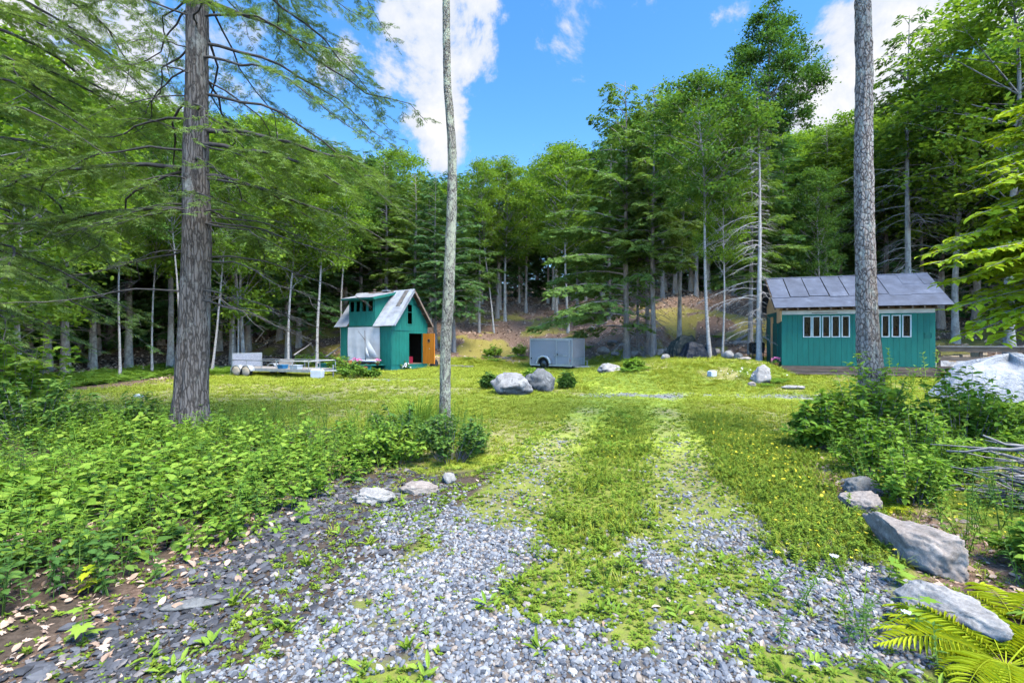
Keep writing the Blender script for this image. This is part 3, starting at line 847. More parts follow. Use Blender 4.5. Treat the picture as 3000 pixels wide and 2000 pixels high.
def trunk_path(H, lean, sway, rr, k=12):
    z = np.linspace(0, 1, k)
    ox = lean[0] * z + sway * (np.sin(z * 5 + rr.uniform(0, 6)) - np.sin(rr.uniform(0, 6)) * 0) * z * (1 - .3 * z)
    oy = lean[1] * z + sway * np.sin(z * 4.3 + rr.uniform(0, 6)) * z
    return np.stack([ox - ox[0], oy - oy[0], z * H], -1)

def at_path(path, h):
    return np.array([np.interp(h, path[:, 2], path[:, j]) for j in range(3)])

def conifer(name, seed, H, r0, cb, Lmax, nb, bark, leafm, sp=SP_F, sl=.42, step=.30, dead=0, dead_lo=.08, dead_L=2.0, lean=(0, 0), sway=.15,
            slope=(.15, -.45), dside=None, nside=7, flare=1.5, twl=.36, bare=.18, side=None, power=.75, dead_sub=4):
    """tapered trunk, bare lower twigs, drooping boughs with flat sprays -> (trunk mesh, crown mesh)"""
    rr = np.random.default_rng(seed)
    path = trunk_path(H, lean, sway, rr)
    zf = path[:, 2] / H
    rad = r0 * (1 - .93 * zf ** 1.1) * (1 + (flare - 1) * np.exp(-zf * H / .45))
    path[0, 2] -= .35
    A_ = Acc(); V, F = tube_arr(path, rad, nside); A_.add(V, F)
    Ps = []; Ds = []; Ls = []
    for i in range(nb):
        u = (i + rr.random()) / nb
        h = H * (cb + (0.985 - cb) * u)
        a = i * 2.399 + rr.normal(0, .35)
        t_ = (h / H - cb) / (1 - cb)
        Lb = Lmax * (1 - t_) ** power * rr.uniform(.65, 1.12) * (.55 + .45 * min(1, t_ * 5 + .3)) + .25
        if side is not None:
            Lb *= 1 + side[1] * math.cos(a - side[0])
        p0 = at_path(path, h)
        sl0 = np.interp(t_, [0, 1], [slope[0], .7]); sl1 = np.interp(t_, [0, 1], [slope[1], .1])
        q = np.linspace(0, 1, 6)
        az = a + rr.normal(0, .12) * q
        dz = Lb * (sl0 * q + (sl1 - sl0) * .5 * q ** 2)
        bp = np.stack([p0[0] + np.cos(az) * Lb * q, p0[1] + np.sin(az) * Lb * q, p0[2] + dz], -1)
        V, F = tube_arr(bp, np.linspace(.012 + .011 * Lb, .004, 6), 3); A_.add(V, F)
        ns = max(3, int(Lb / step))
        for sg in (-1, 1, 0):
            s = bare + (1 - bare) * (np.arange(ns) + rr.uniform(0, 1, ns)) / ns if sg else np.array([.93, .99])
            n_ = len(s)
            b_ = np.stack([np.interp(s, q, bp[:, j]) for j in range(3)], -1)
            lt = Lb * twl * (1.05 - s) * rr.uniform(.7, 1.3, n_) + .22 * (sl / .42)
            ang = a + sg * np.radians(rr.normal(56, 9, n_))
            tw = np.stack([np.cos(ang), np.sin(ang), rr.normal(-.22, .12, n_)], -1)
            m_ = max(1, int(lt.mean() / (sl * .42)))
            for j in range(m_):
                f_ = (j + .5) / m_
                Ps.append(b_ + tw * (lt * f_)[:, None] + rr.normal(0, .04, (n_, 3)) + np.array([0, 0, -.12]) * f_ ** 2)
                an2 = ang + rr.normal(0, .4, n_)
                Ds.append(np.stack([np.cos(an2), np.sin(an2), rr.normal(-.3, .2, n_)], -1))
                Ls.append(sl * rr.uniform(.65, 1.2, n_))
    for i in range(dead):
        h = H * (dead_lo + (cb * 1.05 - dead_lo) * (i + rr.random()) / dead)
        a = rr.uniform(0, 6.28); Lb = dead_L * rr.uniform(.35, 1.1)
        if dside: Lb *= max(.12, 1 + dside[1] * math.cos(a - dside[0]))
        p0 = at_path(path, h); q = np.linspace(0, 1, 5)
        d0 = rr.uniform(-.1, .35); bp = np.stack([p0[0] + np.cos(a) * Lb * q, p0[1] + np.sin(a) * Lb * q, p0[2] + Lb * (d0 * q - .45 * q ** 2)], -1)
        bp += rr.normal(0, .03, bp.shape) * q[:, None]
        V, F = tube_arr(bp, np.linspace(.022, .005, 5), 3); A_.add(V, F)
        for j in range(dead_sub):
            s = rr.uniform(.25, .95); b0 = np.array([np.interp(s, q, bp[:, c_]) for c_ in range(3)])
            a2 = a + rr.choice([-1, 1]) * rr.uniform(.5, 1.1); l2 = Lb * rr.uniform(.2, .45)
            tp_ = np.stack([b0 + np.array([math.cos(a2) * l2 * w_, math.sin(a2) * l2 * w_, l2 * (-.1 * w_ - .4 * w_ * w_)]) for w_ in (0, .5, 1)])
            V, F = tube_arr(tp_, [.009, .006, .003], 3); A_.add(V, F)
    P_ = np.concatenate(Ps); D_ = np.concatenate(Ds); L_ = np.concatenate(Ls)
    V, F = leaves(P_, D_, np.tile([0, 0, 1.0], (len(P_), 1)) + rr.normal(0, .22, (len(P_), 3)), L_, L_, sp)
    return A_.mesh(name + ' trunk', bark, True), npmesh(name + ' crown', V, F, leafm)

def broadleaf(name, seed, H, r0, cb, Rc, ncl, nlv, L, bark, leafm, tp=KT, lean=(0, 0), sway=.25, nside=7, clump=.85, top=.5, forks=1, low=0, tall=False, conic=False):
    """trunk, limbs that end in clumps of leaves -> (trunk mesh, crown mesh)"""
    rr = np.random.default_rng(seed)
    path = trunk_path(H * .93, lean, sway, rr)
    zf = path[:, 2] / H
    rad = r0 * (1 - .88 * zf) * (1 + .5 * np.exp(-zf * H / .4))
    path[0, 2] -= .35
    A_ = Acc(); V, F = tube_arr(path, rad, nside); A_.add(V, F)
    Ps = []; Ds = []
    hb = H * cb
    for i in range(ncl):
        u = (i + rr.random()) / ncl
        if conic: u = 1 - (1 - u) ** .55
        h = hb + (H - hb) * (u ** .85)
        w = math.sin(PI * min(1, (.12 + .88 * u)) ** (1.15 if not tall else .8)) ** .7
        if conic: w = (1 - u) ** .75 * min(1, .45 + 3.2 * u)
        rad_ = Rc * w * math.sqrt(rr.uniform(.25, 1)) + .15
        a = i * 2.399 + rr.normal(0, .5)
        h0 = max(hb * .85, h - rad_ * rr.uniform(.5, 1.1)); h0 = min(h0, H * .9)
        p0 = at_path(path, h0); ax = at_path(path, min(h, H * .93))
        c_ = np.array([ax[0] + math.cos(a) * rad_, ax[1] + math.sin(a) * rad_, h])
        q = np.linspace(0, 1, 5)[:, None]
        mid = (p0 + c_) / 2 + np.array([math.cos(a) * .2, math.sin(a) * .2, .15]) * rad_ + rr.normal(0, .1, 3)
        bp = (1 - q) ** 2 * p0 + 2 * q * (1 - q) * mid + q ** 2 * c_
        V, F = tube_arr(bp, np.linspace(.011 + .009 * rad_, .004, 5), 3); A_.add(V, F)
        nsub = 5
        for j in range(nsub):
            a2 = rr.uniform(0, 6.28); rj = clump * (.75 + .35 * (1 - u)) * rr.uniform(.5, 1.1)
            cj = c_ + np.array([math.cos(a2) * rj, math.sin(a2) * rj, rr.normal(0, .35) * rj])
            V, F = tube_arr(np.stack([bp[3], (bp[3] + cj) / 2 + [0, 0, .08], cj]), [.012, .008, .004], 3); A_.add(V, F)
            k = nlv // nsub
            s = clump * .36
            Ps.append(cj + rr.normal(0, 1, (k, 3)) * np.array([s, s, s * .42]))
            aa = rr.uniform(0, 6.28, k); el = rr.normal(-.25, .45, k)
            Ds.append(np.stack([np.cos(aa) * np.cos(el), np.sin(aa) * np.cos(el), np.sin(el)], -1))
    P_ = np.concatenate(Ps); D_ = np.concatenate(Ds); n = len(P_)
    L_ = L * rr.uniform(.6, 1.2, n)
    V, F = leaves(P_, D_, np.tile([0, 0, 1.0], (n, 1)) + rr.normal(0, .45, (n, 3)), L_, L_ * .62, tp)
    return A_.mesh(name + ' trunk', bark, True), npmesh(name + ' crown', V, fix_tris(F) if tp is not KT else F, leafm)

# prototypes (mesh data shared by every copy); heights 14 m, scaled on placing
PROTO = {}
def proto(kind, pair, H): PROTO[kind] = (pair, H)
for i in range(3):
    proto('hem%d' % i, conifer('hemlock', 300 + i, 14, .17, (.30, .36, .42)[i], 3.3, 70, M['bark_far'], M['hemlock'], dead=26, dead_L=2.2), 14)
    proto('dark%d' % i, conifer('dark hemlock', 310 + i, 14, .16, (.14, .20, .28)[i], 3.1, 72, M['bark_far'], M['hemlock_dark'], dead=12, dead_L=2.0, sl=.46, step=.33), 14)
    proto('map%d' % i, broadleaf('maple', 320 + i, 14, .14, (.40, .34, .46)[i], 3.0, 50, 360, .19, M['bark_pale'], (M['maple'], M['maple_deep'], M['maple'])[i], clump=.9), 14)
    proto('bir%d' % i, broadleaf('birch', 330 + i, 14, .095, (.5, .45, .55)[i], 2.3, 44, 300, .175, M['bark_birch'], (M['maple'], M['maple'], M['maple_deep'])[i], clump=.8, sway=.35), 14)
proto('lite0', conifer('light hemlock', 341, 14, .17, .10, 3.6, 78, M['bark_far'], M['hemlock_light'], dead=24, dead_lo=.03, dead_L=2.4, side=(PI, .55)), 14)
proto('lite1', conifer('light hemlock', 342, 14, .16, .34, 3.0, 66, M['bark_far'], M['hemlock_light'], dead=30, dead_L=2.3), 14)
proto('bare0', conifer('half dead spruce', 343, 14, .15, .56, 2.4, 34, M['bark_pale'], M['hemlock'], dead=46, dead_lo=.16, dead_L=2.7, dead_sub=6), 14)
proto('tall0', broadleaf('tall maple', 361, 20, .20, .62, 3.9, 90, 330, .19, M['bark_pale'], M['maple_deep'], clump=.75, conic=True, sway=.3), 20)
proto('dead0', conifer('dead spruce', 353, 16, .17, .84, 1.6, 16, M['silvertwig'], M['hemlock'], dead=95, dead_lo=.10, dead_L=2.1, dead_sub=9, dside=(PI * .85, .75)), 16)
proto('low0', conifer('low dark hemlock', 344, 14, .2, .03, 3.6, 80, M['bark_far'], M['hemlock_dark'], sl=.60, step=.45), 14)
proto('low1', conifer('low dark hemlock', 345, 14, .2, .03, 3.3, 80, M['bark_far'], M['hemlock_dark'], sl=.60, step=.45), 14)

TNAME = dict(hem='hemlock_tree', dark='hemlock_tree', map='maple_tree', bir='birch_tree', lite='hemlock_tree', bare='spruce_tree', dead='spruce_tree', tall='maple_tree', low='hemlock_tree')
def plant(kind, X, Y, H, label, group=None, wide=1.0, rz=None, lean=(0, 0), cat='tree', z=None, thick=None):
    (tm1, cm1), H0 = PROTO[kind]
    nm = TNAME[kind.rstrip('0123456789')]
    r = empty(nm, (X, Y, H1(X, Y) if z is None else z), RG.uniform(0, 6.28) if rz is None else rz, label=label, cat=cat, group=group)
    k = H / H0
    link('trunk', tm1, r); link('crown', cm1, r)
    r.scale = (k * wide, k * wide, k)
    if lean != (0, 0):
        r.rotation_mode = 'XYZ'
        q = Matrix.Rotation(lean[0], 4, 'Y') @ Matrix.Rotation(lean[1], 4, 'X') @ Matrix.Rotation(r.rotation_euler.z, 4, 'Z')
        r.rotation_euler = q.to_euler()
    return r

def plant_px(kind, px, py, ytop, label, group=None, d=None, lean=0.0, wide=1.0, rz=None):
    g_ = ground(px, py) if d is None else at(px, py, d)
    X, Y = g_.x, g_.y
    zt = CAMZ + (1000 - ytop) * Y / FPX
    return plant(kind, X, Y, max(3, zt - H1(X, Y)), label, group, wide, rz, (lean, 0))

GE = 'trees along the edge of the clearing'
EDGE = [  # kind, base px, base py, top py, lean, wide, label
 ('dark1', 1330, 1030, 500, 0, .9, 'slim dark hemlock rising right behind the thin lichened trunk'),
 ('hem0', 1404, 975, 560, 0, .8, 'hemlock left of the leaning pale stem on the slope'),
 ('bir0', 1447, 976, 470, -.09, .8, 'pale thin stem leaning left on the slope above the cargo trailer'),
 ('hem1', 1457, 934, 455, .02, .9, 'hemlock with straight grey trunk just behind the leaning pale stem'),
 ('map0', 1480, 940, 480, 0, .9, 'leafy maple beside the straight grey hemlock at the dark gap'),
 ('hem2', 1541, 914, 520, 0, .9, 'hemlock in the dark gap straight above the cargo trailer'),
 ('map1', 1630, 920, 440, 0, 1.0, 'round-topped maple with forked crown behind the pale flared trunk'),
 ('bir1', 1665, 976, 430, -.035, 1.1, 'pale grey trunk with flared roots just above the cargo trailer'),
 ('hem0', 1692, 944, 540, 0, .9, 'small hemlock right of the pale flared trunk'),
 ('dark0', 1786, 934, 400, 0, 1.0, 'dark hemlock behind the bright front hemlock'),
 ('lite0', 1837, 1050, 235, -.01, .95, 'bright yellow-green hemlock with boughs sweeping left over the slope'),
 ('hem2', 1869, 1034, 520, 0, .7, 'thin hemlock stem between the two tall grey stems'),
 ('hem1', 1897, 1036, 300, 0, .8, 'brown-trunked hemlock second from right in the front cluster of four'),
 ('lite1', 1915, 1045, 250, -.005, .9, 'tall grey-stemmed hemlock, rightmost of the front cluster of four'),
 ('map2', 1990, 1003, 290, .02, .9, 'slender mottled maple directly left of the tarp-covered pile'),
 ('bir2', 2080, 1047, 235, -.06, 1.0, 'pale double-stemmed birch leaning left in front of the dark tarps'),
 ('bir1', 2116, 1046, 430, .03, .8, 'white-barked birch just right of the dark tarps'),
 ('hem0', 2199, 1036, 360, 0, .9, 'thick brown hemlock trunk behind the black barrel stove'),
 ('dark2', 2224, 1012, 300, 0, .9, 'dark hemlock beside the thick brown trunk near the stove'),
]
for (kd, px, py, yt, ln, wd, lb) in EDGE:
    plant_px(kd, px, py, yt, lb, GE, lean=ln, wide=wd, rz=(0 if kd == 'lite0' else None))
# trees round the cabin with the dark roof
plant('dead0', 11.25, 21.75, 12.6, 'half-dead spruce with bare silvery twigs at the corner of the larger cabin', GE, .95, rz=0.0)
plant('tall0', *at(2255, 0, 27.5).xy, 19.2, 'tallest maple, its dense crown standing high above all others', GE, .82)
plant('map1', *at(2400, 0, 25.5).xy, 9.5, 'small leafy tree with low crown behind the larger cabin', GE, .75)
plant('bare0', *at(2660, 0, 25.5).xy, 17.6, 'straight grey spruce with bare lower limbs behind the larger cabin', GE, .9, 2.0)
plant('bare0', *at(2700, 0, 30).xy, 15.0, 'thinner grey spruce just right of the straight grey spruce', GE, .8, 4.0)
plant('hem1', *at(2420, 0, 31).xy, 13.0, 'hemlock between the tallest maple and the big scaly trunk', GE, 1.0)
plant('map2', *at(2520, 0, 32).xy, 14.0, 'maple hidden partly by the big scaly trunk', GE, 1.1)
plant('map0', *at(2800, 0, 27).xy, 15.2, 'high leafy maple above the rail fence', GE, 1.2)
plant('map2', *at(2960, 0, 22).xy, 17.5, 'bright leafy maple at the upper right corner of the wood', GE, 1.2)
plant('lite1', *at(2860, 0, 31).xy, 16.5, 'light green hemlock behind the maple above the rail fence', GE, 1.2)
# the wood at the other side: birch stems in front of dark hemlocks
GL = 'stems at the edge of the dark wood'
for (kd, px, d, yt, ln, wd, lb) in [
 ('bir0', 352, 21, 430, .0, .8, 'pale birch stem left of the big hemlock trunk'),
 ('bir1', 446, 24, 420, .01, .7, 'slim birch stem deeper in the dark wood left of the big hemlock'),
 ('bir2', 533, 22, 380, -.06, .8, 'white birch stem leaning behind the big hemlock trunk'),
 ('bir0', 680, 27, 470, .02, .7, 'thin grey stem behind the trailer ramp, first of three'),
 ('bir2', 697, 26.5, 480, .0, .7, 'thin grey stem behind the trailer ramp, second of three'),
 ('bir1', 712, 28, 450, -.02, .7, 'thin grey stem behind the trailer ramp, third of three'),
 ('bir1', 845, 27, 480, .02, 1.0, 'crooked grey birch between the flatbed trailer and the small cabin'),
 ('bir0', 930, 27.5, 470, .0, 1.1, 'white birch trunk standing just left of the small cabin'),
 ('bir2', 1002, 33, 480, .0, 1.0, 'pale trunk rising straight behind the small cabin'),
 ('bir1', 620, 24, 430, .12, .8, 'bare pale stem leaning right beside the big hemlock'),
 ('dark1', 1275, 33, 500, .0, .9, 'dark hemlock behind the open orange door'),
 ('hem2', 1130, 36, 470, .0, 1.1, 'hemlock filling the space behind the small cabin roof'),
 ('dark2', 1060, 38, 440, .0, 1.1, 'dark hemlock behind the ridge of the small cabin'),
 ('hem0', 1215, 35, 505, .0, 1.1, 'hemlock between the small cabin and the thin trunk'),
 ('map0', 1160, 42, 450, .0, 1.1, 'light maple crown above the small cabin'),
]:
    p_ = at(px, 0, d)
    plant_px(kd, px, 0, yt, lb, GL, d=d, lean=ln, wide=wd)

# the wood behind: rows filled between the named trees
SKYL_X = [-400, 0, 250, 500, 800, 1000, 1150, 1300, 1450, 1600, 1700, 1800, 1900, 2050, 2150, 2300, 2450, 2600, 2800, 3000, 3400]
SKYL_Y = [0, 60, 300, 330, 360, 420, 470, 510, 500, 460, 430, 350, 330, 330, 340, 370, 380, 340, 230, 80, 0]
taken = [(o.location.x, o.location.y) for o in COL.objects if o.name.split('.')[0] in set(TNAME.values())]
FL = 'dark hemlock deep in the wood behind the clearing'
FM = 'green maple deep in the wood behind the clearing'
cnt = 0
rw = np.random.default_rng(5)
yrow = 15.0
while yrow < 74 and cnt < 250:
    sp_ = np.interp(yrow, [15, 30, 45, 74], [3.0, 3.4, 4.0, 5.2])
    xs = np.arange(-1.22 * yrow - 4, 1.22 * yrow + 4, sp_)
    for x_ in xs:
        X = x_ + rw.uniform(-1.2, 1.2); Y = yrow + rw.uniform(-1.2, 1.2)
        px = 1500 + FPX * X / Y
        edge_y = np.interp(px, [-300, 300, 620, 1000, 1250, 1400, 1700, 1850, 2150, 2300, 2700, 3000, 3300], [15, 23, 30, 33, 40, 46, 47, 42, 40, 31, 30, 24, 22])
        if Y < edge_y: continue
        if any((X - a) ** 2 + (Y - b_) ** 2 < 1.7 ** 2 for a, b_ in taken): continue
        taken.append((X, Y))
        zt = CAMZ + (1000 - (np.interp(px, SKYL_X, SKYL_Y) + rw.uniform(-5, 75))) * Y / FPX
        Ht = min(max(zt - H1(X, Y), 7), 23)
        u = rw.random(); deep = Y > edge_y + 9
        side = px < 900
        kd = ('low0' if u < .5 else 'low1') if deep and u < .62 else ('dark%d' % rw.integers(0, 3) if u < (.72 if side else .5) else (('hem%d' % rw.integers(0, 3) if rw.random() < .55 else 'lite1') if u < .76 else 'map%d' % rw.integers(0, 3)))
        if deep and zt > 16 and rw.random() < .3: kd = 'map%d' % rw.integers(0, 3)
        if Y > 56: kd = 'low%d' % rw.integers(0, 2)
        zone = ('left of the big near hemlock trunk' if px < 560 else 'behind the flatbed trailer' if px < 900 else 'behind the small cabin' if px < 1320 else 'above the cargo trailer' if px < 1760 else 'behind the dark tarps' if px < 2250 else 'behind the larger cabin' if px < 2760 else 'beyond the rail fence')
        dp = 'deep in the wood ' if deep else 'near the edge of the wood '
        kn = 'leafy maple ' if kd.startswith('map') else 'light green hemlock ' if kd.startswith('lite') else 'dark full hemlock ' if kd.startswith(('low', 'dark')) else 'green hemlock '
        plant(kd, X, Y, Ht, kn + dp + zone, kn.strip() + 's ' + zone, rw.uniform(.95, 1.3))
        cnt += 1
    yrow += sp_ * .95
print('filler trees', cnt)

# ------------------------------------------------------------------ the three near trunks
def near_trunk(name, pxs, d, mat, label, top=17.0, n=40, rows=260, seam=0.0, amp=.02, fq=14, crown=None, seed=1, flare=.25):
    """pxs: (py, px middle, px width) down the picture -> a bark-relief trunk; kept going above the frame"""
    pxs = sorted(pxs)
    pxs = [(a_, b_, c_ * math.cos(math.atan((b_ - 1500) / FPX))) for (a_, b_, c_) in pxs]
    zz = np.array([CAMZ + (1000 - q[0]) * d / FPX for q in pxs])[::-1]
    xx = np.array([(q[1] - 1500) * d / FPX for q in pxs])[::-1]
    ww = np.array([q[2] * d / FPX / 2 for q in pxs])[::-1]
    X0, Z0 = xx[0], H1(xx[0], d)
    zz = np.append(zz, top); xx = np.append(xx, xx[-1] + (xx[-1] - xx[0]) * .25); ww = np.append(ww, .05)
    z = np.linspace(Z0 - .3, top, rows)
    cx = np.interp(z, zz, xx) - X0; r = np.interp(z, zz, ww)
    k_ = np.hanning(13); k_ /= k_.sum()
    pad = lambda a: np.convolve(np.pad(a, 6, mode='edge'), k_, 'valid')
    cx = pad(cx); r = pad(r)
    r = r * (1 + flare * np.exp(-np.clip(z - Z0, 0, None) / .28))
    th = np.linspace(0, 2 * PI, n, endpoint=False)
    TH, ZZ = np.meshgrid(th, z)
    Rr = r[:, None] * np.ones_like(TH)
    u = np.cos(TH) * fq / 2.2; w_ = np.sin(TH) * fq / 2.2
    nn = fbm(u + 40 + seed * 17, ZZ * fq * .28 + w_ * 1.3, 1.0, 4, seed) - .5
    n2_ = fbm(u * .4 + seed, ZZ * 1.3 + w_ * .5, 1, 2, seed + 5) - .5
    Rr += amp * 2.2 * nn + amp * 2 * n2_
    if seam:   # a furrow where two stems grew together
        dth = np.angle(np.exp(1j * (TH - (1.5 * PI - .28 + .1 * np.sin(ZZ * .8)))))
        Rr -= seam * np.exp(-(dth / .13) ** 2) * (1 - sst(ZZ, Z0 + 1.6, Z0 + 3.2))
        Rr *= 1 + .10 * np.cos(2 * TH) * (1 - sst(ZZ, Z0 + 1.5, Z0 + 3.5))
    if flare:
        Rr += .10 * flare * np.exp(-np.clip(ZZ - Z0, 0, None) / .16) * (np.cos(TH * 4 + seed) * .5 + .5)
    V = np.stack([cx[:, None] + Rr * np.cos(TH), Rr * np.sin(TH), ZZ - Z0], -1).reshape(-1, 3)
    j = np.arange(rows - 1)[:, None] * n; i = np.arange(n)[None]; k = (i + 1) % n
    F = np.stack([j + i, j + k, j + n + k, j + n + i], -1).reshape(-1, 4)
    root = empty(name, (X0, d, Z0), label=label, cat='tree')
    link('trunk', npmesh('trunk', V, F, mat, True), root)
    return root, np.stack([cx, np.zeros_like(cx), z - Z0], -1), r

rootH, pathH, radH = near_trunk('hemlock_tree', [(1262, 556, 112), (1150, 560, 100), (1000, 568, 96), (700, 576, 88), (500, 573, 78), (250, 576, 70), (0, 578, 66)], 8.2, M['bark_hemlock'],
    'large old hemlock with furrowed grey trunk at the edge of the seedling bed', 16.5, 56, 300, .055, .014, 13, seed=3, flare=.3)
rootT, pathT, radT = near_trunk('maple_tree', [(1240, 1303, 31), (1150, 1304, 31), (1000, 1305, 32), (900, 1312, 33), (750, 1318, 31), (600, 1324, 28), (450, 1325, 25), (330, 1317, 23), (250, 1310, 22), (120, 1308, 22), (0, 1307, 22)], 9.2, M['bark_lichen'],
    'thin crooked lichen-speckled trunk at the edge of the lawn', 13, 26, 300, 0, .010, 16, seed=8, flare=.3)
rootS, pathS, radS = near_trunk('spruce_tree', [(1300, 2530, 82), (1200, 2552, 80), (1100, 2553, 76), (1000, 2545, 72), (850, 2538, 62), (700, 2534, 58), (400, 2530, 52), (200, 2532, 52), (0, 2528, 48)], 7.6, M['bark_scaly'],
    'tall scaly grey trunk standing in front of the larger cabin', 15, 48, 420, 0, .016, 26, seed=5, flare=.3)
# twigs stubs and crowns high above
for (rt, pth, sd_, lm_, base_) in ((rootT, pathT, 51, M['maple'], 9.2), (rootS, pathS, 52, M['hemlock'], 8.6)):
    rr = np.random.default_rng(sd_)
    if rt is rootS:
        (a_, b__) = conifer('spruce top', 61, 6.4, .12, .02, 2.6, 46, M['bark_scaly'], lm_, SP_F, .36, .28)
    else:
        (a_, b__) = broadleaf('maple top', 62, 5.0, .06, .1, 2.0, 26, 200, .13, M['bark_lichen'], lm_)
    p_ = at_path(pth, base_)
    link('crown', b__, rt, loc=tuple(p_)); link('bough', a_, rt, loc=tuple(p_))

# boughs of the old hemlock
def boughs(root, path, seed, spec, bark, leafm, sl=.17, step=.13, nm='crown', twl=.34, dens=1.0):
    rr = np.random.default_rng(seed)
    """spec rows: height, azimuth, length, rise at start, droop, bare share"""
    rr = np.random.default_rng(seed)
    A_ = Acc(); Ps = []; Ds = []; Ls = []; Pd = []
    for (h, a, Lb, s0, dr, bare, thick) in spec:
        p0 = at_path(path, h); q = np.linspace(0, 1, 12)
        az = a + rr.normal(0, .22) * q + .07 * np.sin(q * 9 + rr.uniform(0, 6)) + .04 * np.sin(q * 21 + rr.uniform(0, 6))
        dz = Lb * (s0 * q - dr * q ** 1.8) + .035 * np.sin(q * 11 + rr.uniform(0, 6)) * Lb * .35 + .012 * np.sin(q * 25 + rr.uniform(0, 6)) * Lb * .3
        bp = np.stack([p0[0] + np.cos(az) * Lb * q, p0[1] + np.sin(az) * Lb * q, p0[2] + dz], -1)
        V, F = tube_arr(bp, np.linspace(.034, .004, 12) * thick * (Lb / 3.2) ** .5, 5); A_.add(V, F)
        if bare >= 1:
            for j in range(int(5 * Lb)):
                s = rr.uniform(.15, .98); b0 = np.array([np.interp(s, q, bp[:, c_]) for c_ in range(3)])
                a2 = a + rr.choice([-1, 1]) * rr.uniform(.4, 1.1); l2 = rr.uniform(.15, .55)
                tp_ = np.stack([b0 + np.array([math.cos(a2) * l2 * w_, math.sin(a2) * l2 * w_, l2 * (-.05 * w_ - .4 * w_ * w_)]) for w_ in (0, .4, 1)])
                V, F = tube_arr(tp_, [.006, .004, .002], 3); A_.add(V, F)
            continue
        ns = max(4, int(Lb * (1 - bare) / step * dens))
        for sg in (-1, 1):
            s = bare + (1 - bare) * (np.arange(ns) + rr.uniform(0, 1, ns)) / ns
            for si in s:
                b0 = np.array([np.interp(si, q, bp[:, c_]) for c_ in range(3)])
                lt = (Lb * twl * (1.08 - si) + .15) * rr.uniform(.55, 1.2)
                ang = a + sg * math.radians(rr.normal(52, 10))
                m_ = max(2, int(lt / (sl * .5)))
                f_ = np.linspace(0, 1, m_ + 1)
                dn = rr.normal(-.30, .12)
                tw = b0 + np.stack([np.cos(ang) * lt * f_, np.sin(ang) * lt * f_, lt * (dn * f_ - .18 * f_ ** 2)], -1)
                V, F = tube_arr(tw[::max(1, m_ // 3)] if m_ > 3 else tw, .0022, 3); A_.add(V, F)
                k = len(tw) - 1
                for sd2 in (-1, 1):
                    Ps.append(tw[1:] - (tw[1:] - tw[:-1]) * rr.uniform(.2, .8, (k, 1)))
                    an2 = ang + sd2 * rr.uniform(.25, 1.05, k)
                    Ds.append(np.stack([np.cos(an2), np.sin(an2), rr.normal(-.22, .25, k)], -1))
                    Ls.append(sl * rr.uniform(.55, 1.25, k))
    link('bough', A_.mesh('boughs', M['twig'], True), root)
    P_ = np.concatenate(Ps); D_ = np.concatenate(Ds); L_ = np.concatenate(Ls)
    V, F = leaves(P_, D_, np.tile([0, 0, 1.0], (len(P_), 1)) + rr.normal(0, .25, (len(P_), 3)), L_, L_ * .9, SP_N)
    link(nm, npmesh(nm, V, F, leafm), root)
    print(root.name, 'foliage quads', len(F))

rr = np.random.default_rng(77)
spec = []
for i in range(74):
    h = 3.5 + 8.0 * (i + rr.random()) / 74
    a = i * 2.399 + rr.normal(0, .3)
    toward = max(0, math.cos(a + PI / 2))         # pointing at the camera
    Lb = np.interp(h, [3, 4.5, 8, 11.5], [2.7, 3.6, 3.9, 2.6]) * rr.uniform(.62, 1.08) * (1 - .58 * toward)
    spec.append((h, a, Lb, rr.uniform(-.05, .12), rr.uniform(.22, .5) if h < 5.5 else rr.uniform(.35, .62), rr.uniform(.25, .5) if h > 4.2 else rr.uniform(.15, .4), rr.uniform(.5, .95)))
for (h, a, Lb, s0, dr) in [(4.6, PI + .1, 4.3, .02, .18), (3.9, PI - .15, 4.6, .02, .14), (4.4, .1, 3.4, -.05, .25), (4.9, -.25, 3.7, -.02, .34), (5.2, .15, 4.1, .0, .36)]:
    spec.append((h, a, Lb, s0, dr, .2, 1.15))
for i in range(13):   # bare lower limbs
    spec.append((2.2 + 1.6 * rr.random(), rr.choice([rr.uniform(-.6, .5), rr.uniform(PI - .6, PI + .5)]), rr.uniform(1.4, 3.4), rr.uniform(-.1, .12), rr.uniform(.15, .4), 1.0, .55))
boughs(rootH, pathH, 5, spec, M['bark_hemlock'], M['hemlock_near'], sl=.15, dens=.62, twl=.30)

# neighbour at the picture's edge whose boughs hang into the frame
nb_root = empty('hemlock_tree', (-10.1, 8.6, H1(-10.1, 8.6)), label='hemlock at the far left edge with boughs hanging over the seedling bed', cat='tree')
(tmn, _c) = conifer('edge hemlock', 401, 15, .24, .9, .3, 3, M['bark_hemlock'], M['hemlock'], nside=12)
link('trunk', tmn, nb_root)
pth = np.stack([np.zeros(20), np.zeros(20), np.linspace(0, 14, 20)], -1)
spec = []
for i in range(34):
    h = 2.2 + 8.6 * (i + rr.random()) / 34
    a = rr.uniform(-1.5, 1.2)
    spec.append((h, a, np.interp(h, [2, 5, 11], [2.6, 4.0, 3.2]) * rr.uniform(.75, 1.1), rr.uniform(-.05, .1), rr.uniform(.3, .6), rr.uniform(.1, .3), 1.0))
boughs(nb_root, pth, 6, spec, M['bark_hemlock'], M['hemlock_near'], sl=.18, step=.2, dens=.8)
